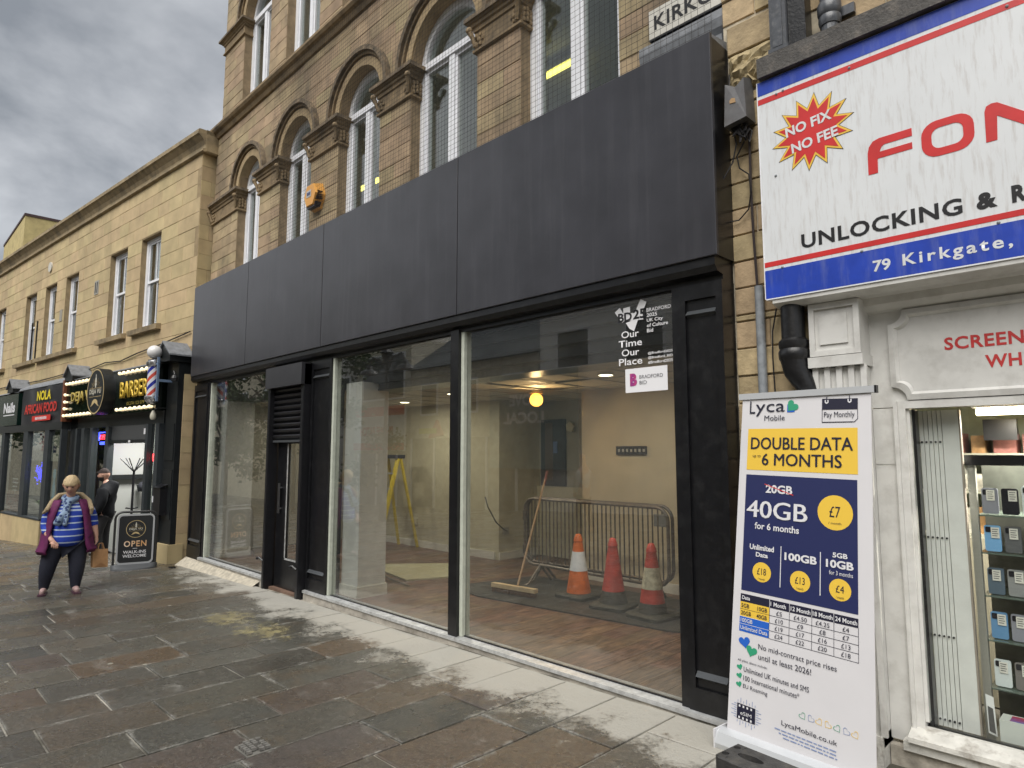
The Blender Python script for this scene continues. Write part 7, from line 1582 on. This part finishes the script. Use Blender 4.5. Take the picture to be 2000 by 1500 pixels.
def opp_text(s, m, par, x0, x1, z0, z1, y, bold=.04):
    "reads correctly for somebody facing the far side of the street"
    return text('lettering', s, m, par, x0, z0, x1, z1, bold=bold, mapper=lambda X, Z: Vector((x0 + x1 - X, y, Z)))
t = thing('shop_sign', 'white phone shop sign with two red bands across the street', 'sign')
b = MB(); b.box(-25.85, -22.0, OY + .2, OY + .3, 1.72, 3.62); b.obj('board', SW, t); b = MB(); b.box(-25.85, -22, OY + .3, OY + .305, 3.2, 3.6); b.box(-25.85, -22, OY + .3, OY + .305, 1.74, 2.05); b.obj('red_band', SR, t)
opp_text('PHONE PATCH', REDT, t, -25.3, -22.8, 2.35, 2.75, OY + .305)
t = thing('shop_hoarding', 'large blue green shop poster across the street lettered in white', 'poster')
b = MB(); b.box(-16.9, -12.9, OY + .2, OY + .26, 1.1, 4.3); b.obj('sheet', mat('poster_teal', (.16, .26, .27), .6, var=.2, nscale=1.2), t); opp_text('LOVE', OWH, t, -15.9, -14.6, 3.2, 3.6, OY + .265); opp_text('LOCAL', OWH, t, -16.2, -14.3, 2.6, 3.0, OY + .265)
t = thing('round_shop_sign', 'red triangular shop sign with yellow letters across the street', 'sign'); b = MB(); b.prism([(-20.4, 2.2), (-19.9, 2.9), (-19.5, 2.3)], OY + .2, OY + .3); b.obj('triangle', mat('opp_red', (.5, .05, .03), .5), t); b = MB(); [b.box(-20.95 + k * .14, -20.86 + k * .14, OY + .3, OY + .33, 2.37, 2.58) for k in range(8)]; b.obj('yellow_letters', mat('opp_yellow', (.6, .6, .05), .5), t)
# Victorian style street lamp with a hanging basket
lm = thing('street_lamp', 'black three headed street lamp with a flower basket in the middle of the street', 'street lamp', (-16.3, -7.0, zg(-16.3)))
b = MB(); b.lathe((0, 0, 0), [(.16, 0), (.16, .5), (.10, .6), (.09, 1.2), (.06, 1.3), (.05, 4.6)], 12); b.obj('column', CASTIRON, lm)
for a in range(2):
    s = 1 if a else -1; b = MB(); b.tube([(0, 0, 4.3), (s * .3, 0, 4.75), (s * .75, 0, 4.85), (s * .95, 0, 4.6)], .03, 6); b.obj('arm', CASTIRON, lm)
    b = MB(); b.lathe((s * .95, 0, 4.35), [(.28, 0), (.24, .08), (.10, .16), (.08, .24), (.02, .3)], 12); b.obj('lantern', CASTIRON, lm)
b = MB(); b.lathe((0, 0, 4.6), [(.12, 0), (.17, .3), (.22, .32), (.05, .5)], 10); b.obj('lantern', CASTIRON, lm)
bk = thing('hanging_basket', 'trailing flower baskets round the street lamp', 'flower basket', (-16.3, -7.0, 2.0)); b = MB(); rn = random.Random(4)
for k in range(500): a = rn.uniform(0, 2 * PI); r = rn.uniform(.12, .62); z = rn.gauss(0, .14); s = .035; p = Vector((r * math.cos(a), r * math.sin(a), z)); u1 = Vector((rn.uniform(-1, 1), rn.uniform(-1, 1), rn.uniform(-1, 1))).normalized() * s; u2 = u1.orthogonal(); b.add([p - u1, p + u2, p + u1, p - u2], [(0, 1, 2, 3)])
b.obj('foliage', mat('basket_leaf', (.05, .08, .04), .7), bk)['kind'] = 'stuff'
def tree(x, y, h, R_, lab, sd):
    t = thing('tree', lab, 'tree', (x, y, zg(max(x, -33)))); rn = random.Random(sd)
    b = MB(); b.tube([(0, 0, 0), (.05, 0, h * .25), (0, .08, h * .5), (.1, 0, h * .72)], [.2, .16, .11, .05], 8)
    for k in range(7): a = rn.uniform(0, 2 * PI); z = h * rn.uniform(.35, .6); b.tube([(0, 0, z), (R_ * .4 * math.cos(a), R_ * .4 * math.sin(a), z + h * .14), (R_ * .75 * math.cos(a), R_ * .75 * math.sin(a), z + h * .24)], [.07, .045, .02], 5)
    b.obj('trunk', mat('bark', (.10, .08, .06), .9), t)
    b = MB(); cl = [(rn.gauss(0, R_ * .45), rn.gauss(0, R_ * .45), h * .66 + rn.gauss(0, h * .13)) for _ in range(34)]
    for k in range(9000):
        c = cl[k % 34]; p = Vector((c[0] + rn.gauss(0, R_ * .15), c[1] + rn.gauss(0, R_ * .15), c[2] + rn.gauss(0, R_ * .13))); u1 = Vector((rn.gauss(0, 1), rn.gauss(0, 1), rn.gauss(0, 1))).normalized() * .11; u2 = u1.orthogonal().normalized() * .075; b.add([p - u1, p + u2, p + u1, p - u2], [(0, 1, 2, 3)])
    b.obj('crown', mat('street_leaf', (.055, .10, .03), .6, var=.3, nscale=3), t)['kind'] = 'stuff'
tree(-25.5, -8.6, 7.5, 2.3, 'full leafed street tree beyond the lamp on the far side', 3); tree(-33, -8.8, 7.0, 2.1, 'leafy street tree further down the street', 5)
# passers-by in the street, with legs, coats and heads
def passer(x, y, coat, leg, rz, lab):
    t = thing('person', lab, 'person', (x, y, zg(max(x, -33))), rz)
    l1 = [((0, 0, .88), .12, .14), ((.02, -.09, .72), .09, .09), ((.10, -.09, .45), .065, .065), ((.02, -.09, .10), .045, .045), ((.14, -.09, .04), .04, .03)]; l2 = [((0, 0, .88), .12, .14), ((-.02, .09, .72), .09, .09), ((-.06, .09, .45), .065, .065), ((-.18, .09, .12), .045, .045), ((-.08, .09, .04), .04, .03)]
    b_ = [[((0, 0, .88), .12, .14), ((0, 0, 1.1), .13, .16), ((0, 0, 1.35), .12, .17), ((0, 0, 1.47), .055, .055), ((.02, 0, 1.6), .085, .075), ((.02, 0, 1.72), .06, .055)]]
    for s in (-1, 1): b_.append([((0, 0, 1.35), .12, .17), ((0, s * .19, 1.34), .07, .07), ((-.03 * s, s * .24, 1.1), .055, .055), ((.08, s * .22, .86), .04, .04), ((.11, s * .21, .78), .035, .02)])
    skin('body', b_ + [l1, l2], SKN, t, 1); skin('trousers', [grow(l1[:-1], .012), grow(l2[:-1], .012)], leg, t, 1)
    skin('coat', [grow([b_[0][0], b_[0][1], b_[0][2]], .025)] + [grow(c[:1], .025) + grow(c[1:4], .018) for c in b_[1:]], coat, t, 1)
passer(-19.5, -6.8, mat('coat_white', (.55, .55, .52), .8), TR_, 2.8, 'pedestrian in a white jacket crossing beyond the lamp')
passer(-21.5, -8.0, CO, TR_, .4, 'pedestrian in black walking along the far pavement')
passer(-22.3, -7.6, mat('coat_tan', (.30, .22, .12), .8), JE, .3, 'pedestrian in a tan coat beside the one in black')
passer(-9.0, -7.2, mat('coat_white', (.55, .55, .52), .8), JE, 3.0, 'pedestrian in a pale top in the middle of the street')

# ---- put each Empty at the base of what it parents
bpy.context.view_layer.update()
for o in [o for o in COL.objects if o.type == 'EMPTY' and o.parent is None]:
    lo_ = Vector((1e9,) * 3); hi_ = -lo_
    for c in o.children:
        if c.type not in ('MESH',): continue
        for v in c.bound_box:
            p = c.matrix_local @ Vector(v)
            for i in range(3): lo_[i] = min(lo_[i], p[i]); hi_[i] = max(hi_[i], p[i])
    if lo_[0] > 1e8: continue
    d = Vector(((lo_[0] + hi_[0]) / 2, (lo_[1] + hi_[1]) / 2, lo_[2]))
    o.location = o.matrix_basis @ d
    for c in o.children: c.location = c.location - d
